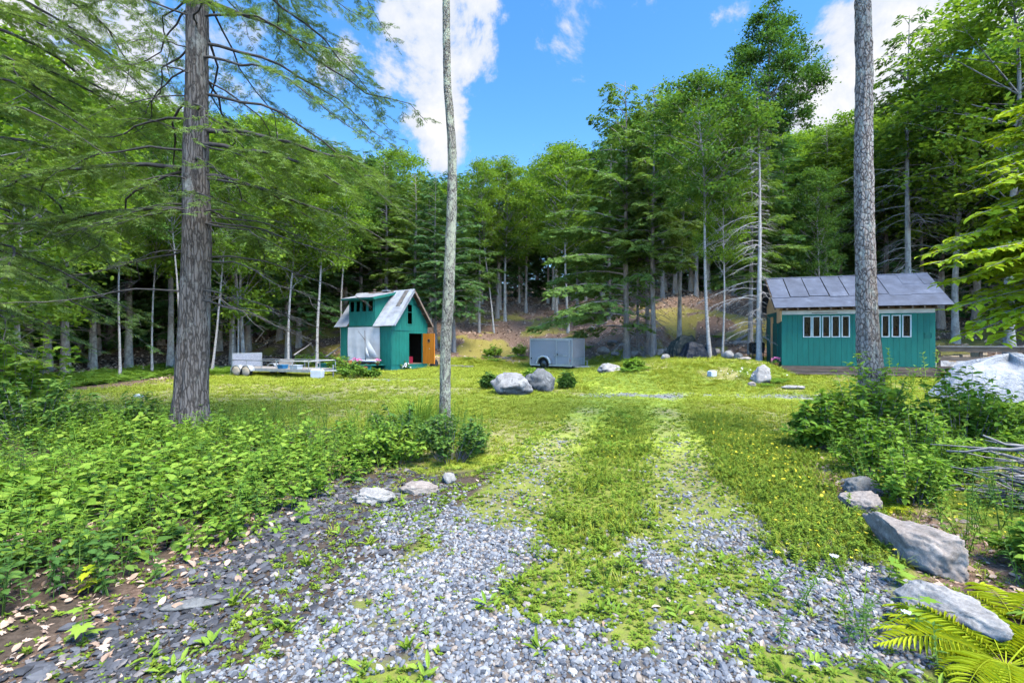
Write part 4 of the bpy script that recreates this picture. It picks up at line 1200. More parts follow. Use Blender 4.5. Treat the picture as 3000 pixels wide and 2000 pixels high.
# maple behind it and leafy understorey at that side
(tmn, cmn) = broadleaf('understorey maple', 411, 9, .09, .22, 2.6, 40, 260, .17, M['bark_pale'], M['maple'], T_oval(), clump=.8)
for (X, Y, H_, lb) in [(-14.0, 12.0, 10.0, 'bright maple glowing behind the hanging hemlock boughs'), (-17.5, 17.0, 9.0, 'leafy maple in the shade left of the birch stems'), (-15.2, 27.0, 11.5, 'light maple behind the big hemlock trunk')]:
    r_ = empty('maple_tree', (X, Y, H1(X, Y)), rr.uniform(0, 6), label=lb, cat='tree', group='maples at the dark side of the clearing')
    link('trunk', tmn, r_); link('crown', cmn, r_); r_.scale = (H_ / 9,) * 3
# ------------------------------------------------------------------ materials of built things
def paintmat(name, col, wear=(.30, .33, .30), amt=.30, stretch=(2.5, 2.5, .5), rough=.65, obr=.12, streak=.25):
    m, t, b = newmat(name)
    v = coords(t, stretch); v0 = coords(t)
    f = noise(t, v, 3.0, 7, .65); g_ = noise(t, v0, 30, 4)
    c = ramp(t, [(.25, tuple(q * (1 - streak) for q in col)), (.55, col), (.8, tuple(min(1, q * (1 + streak * .6)) for q in col))], f)
    mr = nd(t, 'ShaderNodeMapRange', interpolation_type='SMOOTHSTEP')
    mr.inputs['From Min'].default_value = .70; mr.inputs['From Max'].default_value = .84
    t.links.new(mth(t, 'ADD', mth(t, 'MULTIPLY', f, .75), mth(t, 'MULTIPLY', g_, .3)), mr.inputs['Value'])
    mx = nd(t, 'ShaderNodeMixRGB'); mx.inputs[2].default_value = (*wear, 1)
    t.links.new(mth(t, 'MULTIPLY', mr.outputs[0], amt), mx.inputs[0]); t.links.new(c, mx.inputs[1])
    oi = nd(t, 'ShaderNodeObjectInfo'); h = nd(t, 'ShaderNodeHueSaturation')
    t.links.new(mth(t, 'MULTIPLY_ADD', oi.outputs['Random'], obr, 1 - obr / 2), h.inputs['Value'])
    t.links.new(mx.outputs[0], h.inputs['Color']); t.links.new(h.outputs[0], b.inputs['Base Color'])
    b.inputs['Roughness'].default_value = rough; b.inputs['Specular IOR Level'].default_value = .3
    bn = nd(t, 'ShaderNodeBump'); bn.inputs['Strength'].default_value = .25; bn.inputs['Distance'].default_value = .004
    t.links.new(g_, bn.inputs['Height']); t.links.new(bn.outputs[0], b.inputs['Normal'])
    return m
M['teal'] = paintmat('weathered teal paint', (.006, .13, .10), (.14, .24, .20), .6, streak=.34, obr=.18)
M['teal2'] = paintmat('teal siding paint', (.002, .112, .088), (.05, .16, .13), .5, streak=.24, obr=.12)
M['teal_dk'] = paintmat('dark teal trim', (.006, .115, .098))  # a slightly deeper teal for trim, deck and backing walls
M['galv'] = pmat('galvanised roofing', [(.3, (.19, .20, .22)), (.55, (.30, .315, .34)), (.75, (.38, .395, .42))], 2.2, .5, .15, (1, 1, 1), .15, .4, obr=.2, grain=.1)
M['rustpane'] = pmat('clouded brown roof panel', [(.3, (.05, .05, .055)), (.7, (.16, .14, .12))], 3, .45, spec=.5)
M['asphalt_roof'] = pmat('blue grey rolled roofing', [(.3, (.042, .052, .078)), (.6, (.07, .085, .122)), (.8, (.13, .15, .20))], 2.4, .75, .3, bscale=60, bdist=.004, obr=.22, grain=.12)
M['orange_ply'] = pmat('orange stained plywood', [(.3, (.47, .14, .010)), (.7, (.64, .225, .022))], 2.0, .5, stretch=(3, 3, .4))
M['bare_ply'] = pmat('bare plywood', [(.3, (.48, .25, .10)), (.7, (.66, .40, .19))], 2, .7, stretch=(3, 3, .5))
M['oldwood'] = pmat('old brown boards', [(.3, (.085, .058, .042)), (.7, (.20, .145, .105))], 3, .85, .3, (1, 6, 6), obr=.4)
M['greywood'] = pmat('grey weathered boards', [(.3, (.15, .135, .12)), (.7, (.31, .285, .26))], 3, .85, .3, (1, 6, 6), obr=.35)
M['rawwood'] = pmat('pale sawn wood', [(.3, (.33, .22, .12)), (.7, (.55, .40, .25))], 3, .8, stretch=(5, 5, 1), obr=.4)
M['whitepaint'] = pmat('chalky white paint', [(.3, (.34, .365, .37)), (.7, (.50, .52, .53))], 3, .6)
M['paleframe'] = pmat('pale blue-grey frame', [(.3, (.28, .35, .35)), (.7, (.42, .48, .48))], 4, .55)
M['dark'] = pmat('dark room', (.012, .011, .010), rough=.9)  # near-black: painted shade under the cabin, dark deck between roof sheets
M['room'] = pmat('room boards painted dim', [(.3, (.004, .003, .0022)), (.7, (.011, .008, .006))], 2, .8, stretch=(1, 1, 5))  # interior gloom put into the colour, hence almost black boards
M['canvas'] = pmat('off-white canvas', [(.3, (.36, .355, .35)), (.6, (.47, .465, .46)), (.8, (.53, .525, .52))], 1.6, .85, .2, obr=.05)
M['sail'] = pmat('old sailcloth', [(.3, (.30, .30, .30)), (.7, (.43, .425, .41))], 2.5, .8)
M['spar'] = pmat('dark spar wood', (.07, .055, .05), rough=.6)
M['hull'] = pmat('chalky hull paint', [(.3, (.42, .43, .45)), (.7, (.62, .62, .63))], 4, .5)
M['maroon'] = pmat('maroon fabric', (.22, .008, .03), rough=.8)
M['terracotta'] = pmat('terracotta', [(.3, (.36, .13, .055)), (.7, (.52, .22, .10))], 5, .8)
M['brick'] = pmat('red brick', (.30, .07, .04), rough=.9)
M['alu'] = pmat('dull aluminium', [(.3, (.36, .39, .42)), (.7, (.52, .55, .58))], 5, .38, metal=.55, spec=.5)
M['trailer_skin'] = pmat('charcoal grey panel', [(.3, (.18, .19, .205)), (.7, (.235, .245, .26))], .8, .32, spec=.5, obr=.05)
M['trailer_front'] = pmat('lit grey panel', [(.3, (.20, .19, .19)), (.7, (.30, .28, .275))], 1.2, .45, spec=.5)  # light on the nose is painted in: a lighter, warmer panel grey
M['steelgal'] = pmat('galvanised steel', [(.3, (.25, .27, .285)), (.7, (.38, .40, .415))], 6, .45, metal=.5, spec=.5, obr=.15)
M['meshpanel'] = pmat('grey ramp mesh', [(.4, (.20, .21, .25)), (.6, (.38, .39, .43))], 38, .6, metal=.3)
M['rubber'] = pmat('tyre rubber', (.018, .018, .019), rough=.85)
M['covercloth'] = pmat('tan wheel cover cloth', [(.3, (.26, .22, .155)), (.7, (.39, .34, .26))], 6, .9, .4)
M['black'] = pmat('black iron', (.015, .017, .022), rough=.55)
M['bluetarp'] = pmat('dark navy tarp', [(.3, (.004, .007, .014)), (.7, (.010, .017, .030))], 3, .45, 1.0, spec=.2, bscale=3.5, bdist=.12)
M['greentarp'] = pmat('dark green tarp', [(.3, (.004, .010, .012)), (.7, (.010, .020, .022))], 3, .5, 1.0, spec=.18, bscale=3.0, bdist=.12)
M['plastic'] = pmat('white plastic', [(.3, (.36, .385, .39)), (.7, (.50, .525, .53))], 3, .5)
M['red'] = pmat('red', (.35, .03, .02), rough=.6)
M['blue'] = pmat('blue plastic', (.03, .16, .30), rough=.5)
m, t, b = newmat('window glass')
gl = nd(t, 'ShaderNodeBsdfGlossy'); gl.inputs['Roughness'].default_value = .03; gl.inputs['Color'].default_value = (.9, .92, .95, 1)
tr = nd(t, 'ShaderNodeBsdfTransparent'); tr.inputs['Color'].default_value = (.5, .52, .52, 1)
lw = nd(t, 'ShaderNodeLayerWeight'); lw.inputs['Blend'].default_value = .5
frv = mth(t, 'MULTIPLY_ADD', mth(t, 'POWER', lw.outputs['Facing'], 4.0), .35, .009)
mx = nd(t, 'ShaderNodeMixShader')
t.links.new(frv, mx.inputs[0]); t.links.new(tr.outputs[0], mx.inputs[1]); t.links.new(gl.outputs[0], mx.inputs[2])
t.links.new(mx.outputs[0], t.nodes['Material Output'].inputs['Surface'])
M['glass'] = m
m, t, b = newmat('white tarpaulin')
v = coords(t); f = noise(t, v, 2.2, 6, .6, .5); f2 = noise(t, v, 9, 6, .6, 1.6)
c = ramp(t, [(.3, (.23, .24, .255)), (.7, (.35, .357, .365))], f); t.links.new(c, b.inputs['Base Color'])
b.inputs['Roughness'].default_value = .42; b.inputs['Specular IOR Level'].default_value = .5
bn = nd(t, 'ShaderNodeBump'); bn.inputs['Strength'].default_value = 1.0; bn.inputs['Distance'].default_value = .06
t.links.new(f2, bn.inputs['Height']); t.links.new(bn.outputs[0], b.inputs['Normal'])
M['whitetarp'] = m
def graniteM(name, cols, lich=None, la=.4, ls=4):
    m, t, b = newmat(name)
    v = coords(t); f = noise(t, v, 3.4, 10, .74, .5); f2 = noise(t, v, 46, 4, .7)
    c = ramp(t, cols, f)
    h = nd(t, 'ShaderNodeHueSaturation'); t.links.new(mth(t, 'MULTIPLY_ADD', f2, 1.3, .35), h.inputs['Value']); t.links.new(c, h.inputs['Color']); c = h.outputs[0]
    if lich:
        l = noise(t, v, ls, 8, .7, .8)
        mr = nd(t, 'ShaderNodeMapRange', interpolation_type='SMOOTHSTEP'); mr.inputs['From Min'].default_value = 1 - la - .05; mr.inputs['From Max'].default_value = 1 - la + .05
        t.links.new(l, mr.inputs['Value']); mx = nd(t, 'ShaderNodeMixRGB'); mx.inputs[2].default_value = (*lich, 1)
        t.links.new(mth(t, 'MULTIPLY', mr.outputs[0], .75), mx.inputs[0]); t.links.new(c, mx.inputs[1]); c = mx.outputs[0]
    t.links.new(c, b.inputs['Base Color']); b.inputs['Roughness'].default_value = .9; b.inputs['Specular IOR Level'].default_value = .2
    bn = nd(t, 'ShaderNodeBump'); bn.inputs['Strength'].default_value = .6; bn.inputs['Distance'].default_value = .02
    t.links.new(mth(t, 'ADD', f, mth(t, 'MULTIPLY', f2, .25)), bn.inputs['Height']); t.links.new(bn.outputs[0], b.inputs['Normal'])
    return m
M['granite'] = graniteM('pale granite', [(.3, (.13, .122, .11)), (.5, (.25, .235, .215)), (.7, (.37, .355, .325))], (.08, .08, .072), .42, 5)
M['granite_dk'] = graniteM('lichened dark granite', [(.3, (.07, .07, .068)), (.5, (.14, .14, .133)), (.7, (.27, .265, .25))], (.06, .062, .06), .48, 3)
M['granite_tan'] = graniteM('tan granite', [(.3, (.135, .112, .092)), (.5, (.235, .20, .17)), (.7, (.335, .30, .262))], (.20, .21, .215), .36, 3)

# ------------------------------------------------------------------ frames: pixel rays against a building's own planes
class Frame:
    def __init__(s, o, ang): s.o = Vector(o); s.a = ang
    def hit(s, axis, val, px, py):
        inv = Matrix.Rotation(-s.a, 3, 'Z')
        c = inv @ (Vector((0, 0, CAMZ)) - s.o); d = inv @ pdir(px, py)
        k = (val - c[axis]) / d[axis]
        return c + d * k

def clad(parent, name, mat, u0, u1, z0, z1, holes, w, axis, face, th, rng, gap=.006, jit=.003):
    """vertical boards on a wall, cut round its openings. axis: the wall's running axis; face: outer plane; th: signed thickness"""
    n = max(1, round((u1 - u0) / w)); w = (u1 - u0) / n
    for i in range(n):
        a, b_ = u0 + i * w + gap / 2, u0 + (i + 1) * w - gap / 2
        segs = [(z0, z1(0.5 * (a + b_)) if callable(z1) else z1, a, b_)]
        for (h0, h1, k0, k1) in holes:
            new = []
            for (s0, s1, p, q) in segs:
                if q <= h0 or p >= h1 or s1 <= k0 or s0 >= k1: new.append((s0, s1, p, q)); continue
                if p < h0: new.append((max(s0, k0), min(s1, k1), p, h0))
                if q > h1: new.append((max(s0, k0), min(s1, k1), h1, q))
                if s0 < k0: new.append((s0, k0, p, q))
                if s1 > k1: new.append((k1, s1, p, q))
            segs = new
        off = rng.uniform(-jit, jit)
        for (s0, s1, p, q) in segs:
            if s1 - s0 < .01 or q - p < .004: continue
            f0, f1 = sorted((face + off, face + th))
            mb = MB()
            if callable(z1) and abs(s1 - z1(.5 * (a + b_))) < 1e-6:   # sloping top
                za, zb = z1(p), z1(q)
                P = [(p, f0, s0), (q, f0, s0), (q, f1, s0), (p, f1, s0), (p, f0, za), (q, f0, zb), (q, f1, zb), (p, f1, za)]
            else:
                P = [(p, f0, s0), (q, f0, s0), (q, f1, s0), (p, f1, s0), (p, f0, s1), (q, f0, s1), (q, f1, s1), (p, f1, s1)]
            if axis == 1: P = [(y_, x_, z_) for (x_, y_, z_) in P]
            mb.hexa(P).build(name, mat, parent)

def window(parent, fm, x0, x1, z0, z1, face, out, axis=0, fw=.045, depth=.06, mid=False, name='window'):
    """frame of four bars as one ring plus its pane; out: sign of the outward direction"""
    mb = MB(); f0, f1 = sorted((face + out * .022, face - out * depth))
    def bar(a, b_, c_, d_):
        mb.box(a, b_, f0, f1, c_, d_) if axis == 0 else mb.box(f0, f1, a, b_, c_, d_)
    bar(x0, x1, z0, z0 + fw); bar(x0, x1, z1 - fw, z1); bar(x0, x0 + fw, z0 + fw, z1 - fw); bar(x1 - fw, x1, z0 + fw, z1 - fw)
    if mid: bar(x0 + fw, x1 - fw, (z0 + z1) * .5 + .1, (z0 + z1) * .5 + .13)
    o = mb.build(name, fm, parent)
    g0 = face - out * .02
    p = MB(); a, b_ = x0 + fw - .004, x1 - fw + .004
    p.box(a, b_, g0 - .003, g0 + .003, z0 + fw - .004, z1 - fw + .004) if axis == 0 else p.box(g0 - .003, g0 + .003, a, b_, z0 + fw - .004, z1 - fw + .004)
    p.build('pane', M['glass'], o)
    return o

def slab(poly3, th, nrm):
    """a sheet with four corners and thickness th against nrm"""
    n_ = Vector(nrm).normalized() * th
    P = [Vector(p) for p in poly3]
    return MB().hexa([p - n_ for p in P] + P)

# ------------------------------------------------------------------ larger cabin
rb = random.Random(3)
A0 = at(2290, 1070, 20.6); B0 = at(2741, 1082, 19.0)
dv = B0 - A0; angR = math.atan2(dv.y, dv.x); LEN = math.hypot(dv.x, dv.y); DEP = 3.0
FR = Frame((A0.x, A0.y, A0.z), angR)
cab = empty('cabin', FR.o, angR, label='larger teal cabin with blue-grey roof on a low timber base', cat='cabin')
WZ = FR.hit(1, 0, 2290, 922).z           # top of the painted siding
BZ = WZ + .17                            # pale band under the eave
ridge = FR.hit(1, DEP / 2, 2262, 818).z
front_eave = FR.hit(1, -.45, 2282, 900)
EZ = front_eave.z
def wz(px, py): return FR.hit(1, 0, px, py)
wins = []
for (a, b_) in ((560, 630), (635, 703), (714, 781), (790, 860), (872, 940)):
    p = wz(2150 + a * .3614, 750 + 483 * .3614); q = wz(2150 + b_ * .3614, 750 + 656 * .3614); wins.append((p.x, q.x, q.z, p.z))
for (a, b_) in ((1100, 1170), (1195, 1262), (1278, 1350), (1363, 1438)):
    p = wz(2150 + a * .3614, 750 + 480 * .3614); q = wz(2150 + b_ * .3614, 750 + 660 * .3614); wins.append((p.x, q.x, q.z, p.z))
wz0 = sum(w[2] for w in wins) / len(wins); wz1 = sum(w[3] for w in wins) / len(wins)
wins = [(a, b_, wz0, wz1) for (a, b_, _, _) in wins]
wall = MB()
for (u0, u1, z0, z1) in [(0, LEN, 0, wz0), (0, LEN, wz1, BZ)] + [(p, q, wz0, wz1) for p, q in zip([0] + [w[1] for w in wins], [w[0] for w in wins] + [LEN])]:
    if u1 - u0 > .005: wall.box(u0, u1, .03, .09, z0, z1)
wf = wall.build('wall', M['teal_dk'], cab)
vent = wz(2150 + 1540 * .3614, 750 + 622 * .3614); vent2 = wz(2150 + 1602 * .3614, 750 + 667 * .3614)
vh = (vent.x, vent2.x, vent2.z, vent.z)
clad(wf, 'board', M['teal2'], 0, LEN, 0, WZ, [w for w in wins] + [vh], .2, 0, 0.0, .028, rb, jit=.002)
for w in wins: window(cab, M['paleframe'], *w, 0, -1, fw=.04)
vb = bx('vent', M['teal_dk'], cab, vh[0] + .01, vh[1] - .01, .012, .028, vh[2] + .01, vh[3] - .01)
bx('louvre', M['teal2'], vb, vh[0] + .015, vh[1] - .015, -.012, .008, vh[3] - .06, vh[3] - .015)
for k in range(3): bx('louvre', M['teal_dk'], vb, vh[0] + .02, vh[1] - .02, -.006, .008, vh[2] + .02 + k * .05, vh[2] + .045 + k * .05)
bx('band', M['whitepaint'], cab, .02, LEN - .02, -.008, .029, WZ + .004, BZ)
bx('batten', M['spar'], cab, wz(2378, 0).x, wz(2453, 0).x, -.03, -.009, WZ + .05, WZ + .075)
# rear, side and room
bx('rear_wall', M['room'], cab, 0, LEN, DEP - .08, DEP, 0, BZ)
bx('floor', M['oldwood'], cab, .02, LEN - .02, .1, DEP - .1, -.1, .02)
gz = lambda y_: EZ + (ridge - .06 - EZ) * (1 - abs(y_ - DEP / 2) / (DEP / 2 + .45))
for (x0, nm) in ((0.0, 'side_wall'), (LEN - .06, 'side_wall')):
    s_ = MB().box(x0, x0 + .06, .092, DEP - .085, 0, BZ).build(nm, M['teal_dk'], cab)
    MB().prism([(.0, BZ + .002), (DEP, BZ + .002), (DEP, gz(DEP) - .1), (DEP / 2, gz(DEP / 2) - .1), (0, gz(0) - .1)], 0, x0 + .002, x0 + .058).build('gable', M['bare_ply'] if x0 == 0 else M['teal_dk'], s_)
# bare plywood and post at the near corner of the entrance side
MB().prism([(-.02, BZ - .45), (.75, BZ - .55), (.75, BZ + .35), (-.02, BZ + .04)], 0, -.035, -.004).build('plywood_sheet', M['bare_ply'], cab, label='bare plywood sheet under the gable')
bx('corner_post', M['bare_ply'], cab, -.09, -.003, 1.55, 1.68, -.05, BZ - .2)
bx('door', M['teal_dk'], cab, -.04, -.003, .62, 1.5, .02, BZ - .5)
# eave: rafter tails and soffit board
bx('soffit', M['oldwood'], cab, -.1, LEN + .1, -.12, .0, BZ + .004, BZ + .03)
k = 0; u = .1
while u < LEN:
    P = [(u, -.42, EZ - .13), (u + .05, -.42, EZ - .13), (u + .05, -.0, BZ + .04), (u, -.0, BZ + .04), (u, -.42, EZ - .04), (u + .05, -.42, EZ - .04), (u + .05, .0, EZ + .25), (u, .0, EZ + .25)]
    MB().hexa(P).build('rafter', M['oldwood'], cab); u += .4
blk = MB().box(.03, LEN - .03, -.07, -.02, BZ + .032, EZ + .16).build('eave_blocking', M['oldwood'], cab)
# roof deck and sheets
RO = .34
x0, x1 = -RO, LEN + .36
slope_dir = Vector((0, DEP / 2 + .45, ridge - EZ)); nF = Vector((0, -(ridge - EZ), DEP / 2 + .45)).normalized()
def rp(x_, s_): return Vector((x_, -.45, EZ)) + slope_dir * s_
roof = slab([rp(x0, 0), rp(x1, 0), rp(x1, 1), rp(x0, 1)], .05, nF).build('roof', M['dark'], cab)
nB = Vector((0, (ridge - EZ), DEP / 2 + .45)).normalized()
def rpb(x_, s_): return Vector((x_, DEP + .45, EZ)) + Vector((0, -(DEP / 2 + .45), ridge - EZ)) * s_
slab([rpb(x0, 1), rpb(x1, 1), rpb(x1, 0), rpb(x0, 0)], .05, nB).build('roof_back', M['asphalt_roof'], cab)
def sheet(xa, xb, sa, sb, lift, sk=0.0):
    n_ = nF * lift
    slab([rp(xa, sa) + n_, rp(xb, sa) + n_, rp(xb + sk, sb) + n_, rp(xa + sk, sb) + n_], .008, nF).build('roof_sheet', M['asphalt_roof'], roof)
tot = x1 - x0; cuts = [0, .115, .235, .355, .47, .585, .70, .825, 1.0]
sheet(x0 - .02, x0 + tot * .58, -.02, .33, .010); sheet(x0 + tot * .575, x1 + .02, -.02, .36, .019)
for i in range(8):
    if i < 7: sheet(x0 + tot * cuts[i] + .018, x0 + tot * cuts[i + 1] - .018, .30 + .02 * (i % 3), 1.0, .020 + .009 * (i % 2 + 1))
    else:
        sheet(x0 + tot * cuts[i] - .02, x1 + .02, .32, .69, .030); sheet(x0 + tot * cuts[i] - .04, x0 + tot * .94, .66, 1.0, .039); sheet(x0 + tot * .935, x1 + .02, .64, 1.0, .048)
MB().tube([tuple(rp(x0 - .02, 1.0) + nF * .03), tuple(rp(x1 + .02, 1.0) + nF * .03)], .035, 6).build('ridge_cap', M['asphalt_roof'], roof)
for (xx) in (x0 - .012, x1 - .018):
    slab([rp(xx, 0), rp(xx + .03, 0), rp(xx + .03, 1), rp(xx, 1)], .14, nF).build('barge_board', M['oldwood'], roof)
# timber base
for k, (z0, z1) in enumerate(((-.11, -.015), (-.235, -.12), (-.365, -.245))):
    bx('base_board', M['oldwood'], cab, -.05 + .1 * k, LEN + .05, -.03 - .012 * (k % 2), .03, z0, z1)
for u in (.05, LEN * .33, LEN * .66, LEN - .15): bx('pier', M['oldwood'], cab, u, u + .14, .05, .19, -.75, -.012)
bx('underfloor_shade', M['dark'], cab, 0, LEN, .06, DEP, -.7, -.4)  # near-black block standing for the shade in the gap below the base
# things inside the windows
def inside(px, py, w_, h_, mat, nm, lb, cat, shape='box'):
    p = FR.hit(1, .35, px, py); q = Matrix.Rotation(angR, 3, 'Z') @ p + FR.o
    if shape == 'box': MB().box(-w_ / 2, w_ / 2, -.05, .05, 0, h_).prism([(-w_ / 2 - .01, h_), (w_ / 2 + .01, h_), (0, h_ * 1.5)], 1, -.05, .05).build(nm, mat, loc=q, rz=angR, label=lb, cat=cat)
    else: MB().lathe([(w_ * .3, 0), (w_ * .5, h_ * .35), (w_ * .45, h_ * .7), (w_ * .2, h_)], 14).build(nm, mat, loc=q, label=lb, cat=cat, smooth=True)
bxs = FR.o + Matrix.Rotation(angR, 3, 'Z') @ Vector((0, .28, 0))
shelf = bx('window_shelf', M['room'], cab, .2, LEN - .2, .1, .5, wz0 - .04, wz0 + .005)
inside(2414, 986, .14, .13, M['red'], 'toy_house', 'tiny red and white toy house behind the middle window of the larger cabin', 'ornament')
inside(2363, 985, .15, .13, M['plastic'], 'jar', 'white jar behind the first window of the larger cabin', 'jar', 'jar')
inside(2651, 986, .22, .22, M['blue'], 'bin', 'blue bin behind the last window of the larger cabin', 'bin', 'jar')
inside(2622, 986, .2, .40, M['red'], 'lamp', 'reddish lamp behind the last pair of windows', 'lamp', 'jar')
# steps, pots and pale box at the entrance side
def loc(fr, p): return Matrix.Rotation(fr.a, 3, 'Z') @ Vector(p) + fr.o
st = empty('entrance_steps', loc(FR, (-.45, .0, -.42)), angR, label='low timber landing at the cabin corner carrying flower pots', cat='steps')
for k in range(4): bx('plank', M['greywood'], st, -.62, .38, -.05 + k * .2, .13 + k * .2, .30, .335)
for k in range(3): bx('riser', M['greywood'], st, -.62 + k * .33, -.3 + k * .33, -.06, -.04, .06, .295)
bx('bearer', M['oldwood'], st, -.55, -.45, .0, .7, -.35, .298); bx('bearer', M['oldwood'], st, .2, .3, .0, .7, -.35, .298)
def pot(p, r, h, lb, bloom=None, leaf='cover', hh=.18, n=30, sd=1, nm='flower_pot'):
    rt = empty(nm, p, label=lb, cat='flower pot')
    MB().lathe([(r * .68, 0), (r * .95, h * .8), (r * 1.1, h * .8), (r * 1.1, h), (r * .95, h), (r * .9, h * .85)], 18).build('pot', M['terracotta'], rt, True)
    rr_ = np.random.default_rng(sd)
    a = rr_.uniform(0, 6.28, n); el = rr_.uniform(.2, 1.3, n)
    D = np.stack([np.cos(a) * np.cos(el), np.sin(a) * np.cos(el), np.sin(el)], -1)
    P = np.array([0, 0, h * .9]) + D * rr_.uniform(.1, .8, n)[:, None] * hh
    V, F = leaves(P, D + [0, 0, -.5], np.tile([0, 0, 1.0], (n, 1)), np.full(n, hh * .5), np.full(n, hh * .35), OV)
    link('foliage', npmesh('foliage', V, fix_tris(F), M[leaf]), rt)
    if bloom:
        k = 60; a = rr_.uniform(0, 6.28, k); el = rr_.uniform(.3, 1.5, k)
        D = np.stack([np.cos(a) * np.cos(el), np.sin(a) * np.cos(el), np.sin(el)], -1)
        P = np.array([0, 0, h + hh * .25]) + D * hh * rr_.uniform(.75, 1.05, k)[:, None]
        V, F = leaves(P, D + rr_.normal(0, .5, (k, 3)), rr_.normal(0, 1, (k, 3)), np.full(k, .06), np.full(k, .055), KT)
        link('blossom', npmesh('blossom', V, F, M[bloom]), rt)
    return rt
pot(loc(FR, (-.2, .1, -.082)), .1, .17, 'terracotta pot of pink geraniums on the landing of the larger cabin', 'pink', hh=.2, sd=4)
pot(loc(FR, (-.72, .05, -.082)), .1, .18, 'terracotta pot with low greenery beside the pink geraniums', None, hh=.12, sd=5)
pot(loc(FR, (-.45, .5, -.082)), .06, .1, 'small clay pot at the back of the landing', None, hh=.08, n=12, sd=6)

# ------------------------------------------------------------------ small cabin with dormer
A1 = at(998, 1062, 28.0); B1 = at(1147, 1070, 26.0)
dv = B1 - A1; angL = math.atan2(dv.y, dv.x); L1 = math.hypot(dv.x, dv.y); D1 = 3.02
FL_ = Frame((A1.x, A1.y, B1.z), angL)
sh = empty('dormer_cabin', FL_.o, angL, label='small steep-roofed teal cabin with dormer and open orange door', cat='cabin')
def fy(px, py): return FL_.hit(1, 0, px, py)
def fx(px, py): return FL_.hit(0, L1, px, py)
eZ = FL_.hit(1, -.16, 1147, 951).z; aZ = FL_.hit(0, L1 + .3, 1210, 847).z; wH = eZ - .02
print('cabins', LEN, WZ, ridge, EZ, '|', L1, eZ, aZ, FL_.o)
belt0, belt1 = fx(1147, 967).z, fx(1147, 974).z
# walls
cl = fy(1021, 960).x; cr = fy(1113, 960).x; cz0 = fy(1067, 1062).z     # canvas opening
cvz = fy(1067, 961).z
wl = MB().box(0, cl, .03, .08, 0, wH).box(cr, L1, .03, .08, 0, wH).box(cl, cr, .03, .08, cvz, wH).build('wall', M['teal_dk'], sh)
clad(wl, 'board', M['teal'], 0, cl, 0, cvz + .08, [], .21, 0, 0, .028, rb)
clad(wl, 'board', M['teal'], cr, L1, 0, cvz + .08, [], .21, 0, 0, .028, rb)
bx('belt_board', M['teal'], sh, -.04, L1 + .01, -.025, .029, cvz + .082, wH - .015)
bx('rear_wall', M['room'], sh, 0, L1, D1 - .06, D1, 0, wH); bx('side_wall', M['teal'], sh, 0, .06, .082, D1 - .062, 0, wH)
bx('floor', M['oldwood'], sh, .03, L1 - .03, .1, D1 - .08, -.1, .03)
def gz1(y_): return eZ - .06 + (aZ - eZ) * (1 - abs(y_ - D1 / 2) / (D1 / 2 + .16)) - .02
d0, d1 = fx(1198, 1000).y, fx(1222, 1000).y + .48          # door opening on the gable wall
dz = fx(1198, 976).z
gw0, gw1 = fx(1191, 900).y, fx(1209, 900).y; gwz0, gwz1 = fx(1200, 952).z, fx(1200, 889).z
d1 = min(d1, D1 - .1)
gb = MB().box(L1 - .08, L1 - .03, .082, d0, 0, dz).box(L1 - .08, L1 - .03, d1, D1 - .062, 0, dz).box(L1 - .08, L1 - .03, .082, D1 - .062, dz, gwz0)
gb.prism([(.0, gwz0), (gw0, gwz0), (gw0, gz1(gw0)), (0.0, gz1(0))], 0, L1 - .08, L1 - .03)
gb.prism([(gw1, gwz0), (D1, gwz0), (D1, gz1(D1)), (D1 / 2 + .001, gz1(D1 / 2)), (gw1, gz1(gw1))], 0, L1 - .08, L1 - .03) if gw1 < D1 / 2 else gb.prism([(gw1, gwz0), (D1, gwz0), (D1, gz1(D1)), (gw1, gz1(gw1))], 0, L1 - .08, L1 - .03)
gb.prism([(gw0, gwz1), (gw1, gwz1), (gw1, gz1(gw1))] + ([(D1 / 2, gz1(D1 / 2))] if gw0 < D1 / 2 < gw1 else []) + [(gw0, gz1(gw0))], 0, L1 - .08, L1 - .03)
gbo = gb.build('gable_wall', M['teal_dk'], sh)
clad(gbo, 'board', M['teal'], 0, D1, 0, belt0 - .004, [(d0, d1, -1, dz)], .6, 1, L1, -.028, rb, gap=.004)
clad(gbo, 'board', M['teal'], 0, D1, belt0, lambda y_: gz1(y_), [(gw0, gw1, gwz0, gwz1)], .75, 1, L1 + .008, -.036, rb, gap=.002)
bx('belt_board', M['teal_dk'], sh, L1 + .004, L1 + .03, -.01, d0 - .05, belt0 - .01, belt0 + .05)
window(sh, M['teal'], gw0, gw1, gwz0, gwz1, L1 + .008, 1, axis=1, fw=.07, mid=True)
# door frame and open door, hinged at the far side of the opening and swung out
bx('door_frame', M['teal'], sh, L1 - .07, L1 + .012, d0 - .05, d0, -.02, dz + .05)
hp = Vector((L1 + .02, d1, 0))
dw = .95
hinge_dir = Vector((math.cos(R(24)), math.sin(R(24)), 0))
dr = empty('door', hp, R(-6)); dr.parent = sh; dr['label'] = 'open orange plywood door with round porthole'
n_ = 28; V = []; F = []
hc = (dw * .52, dz * .76); hr = .085
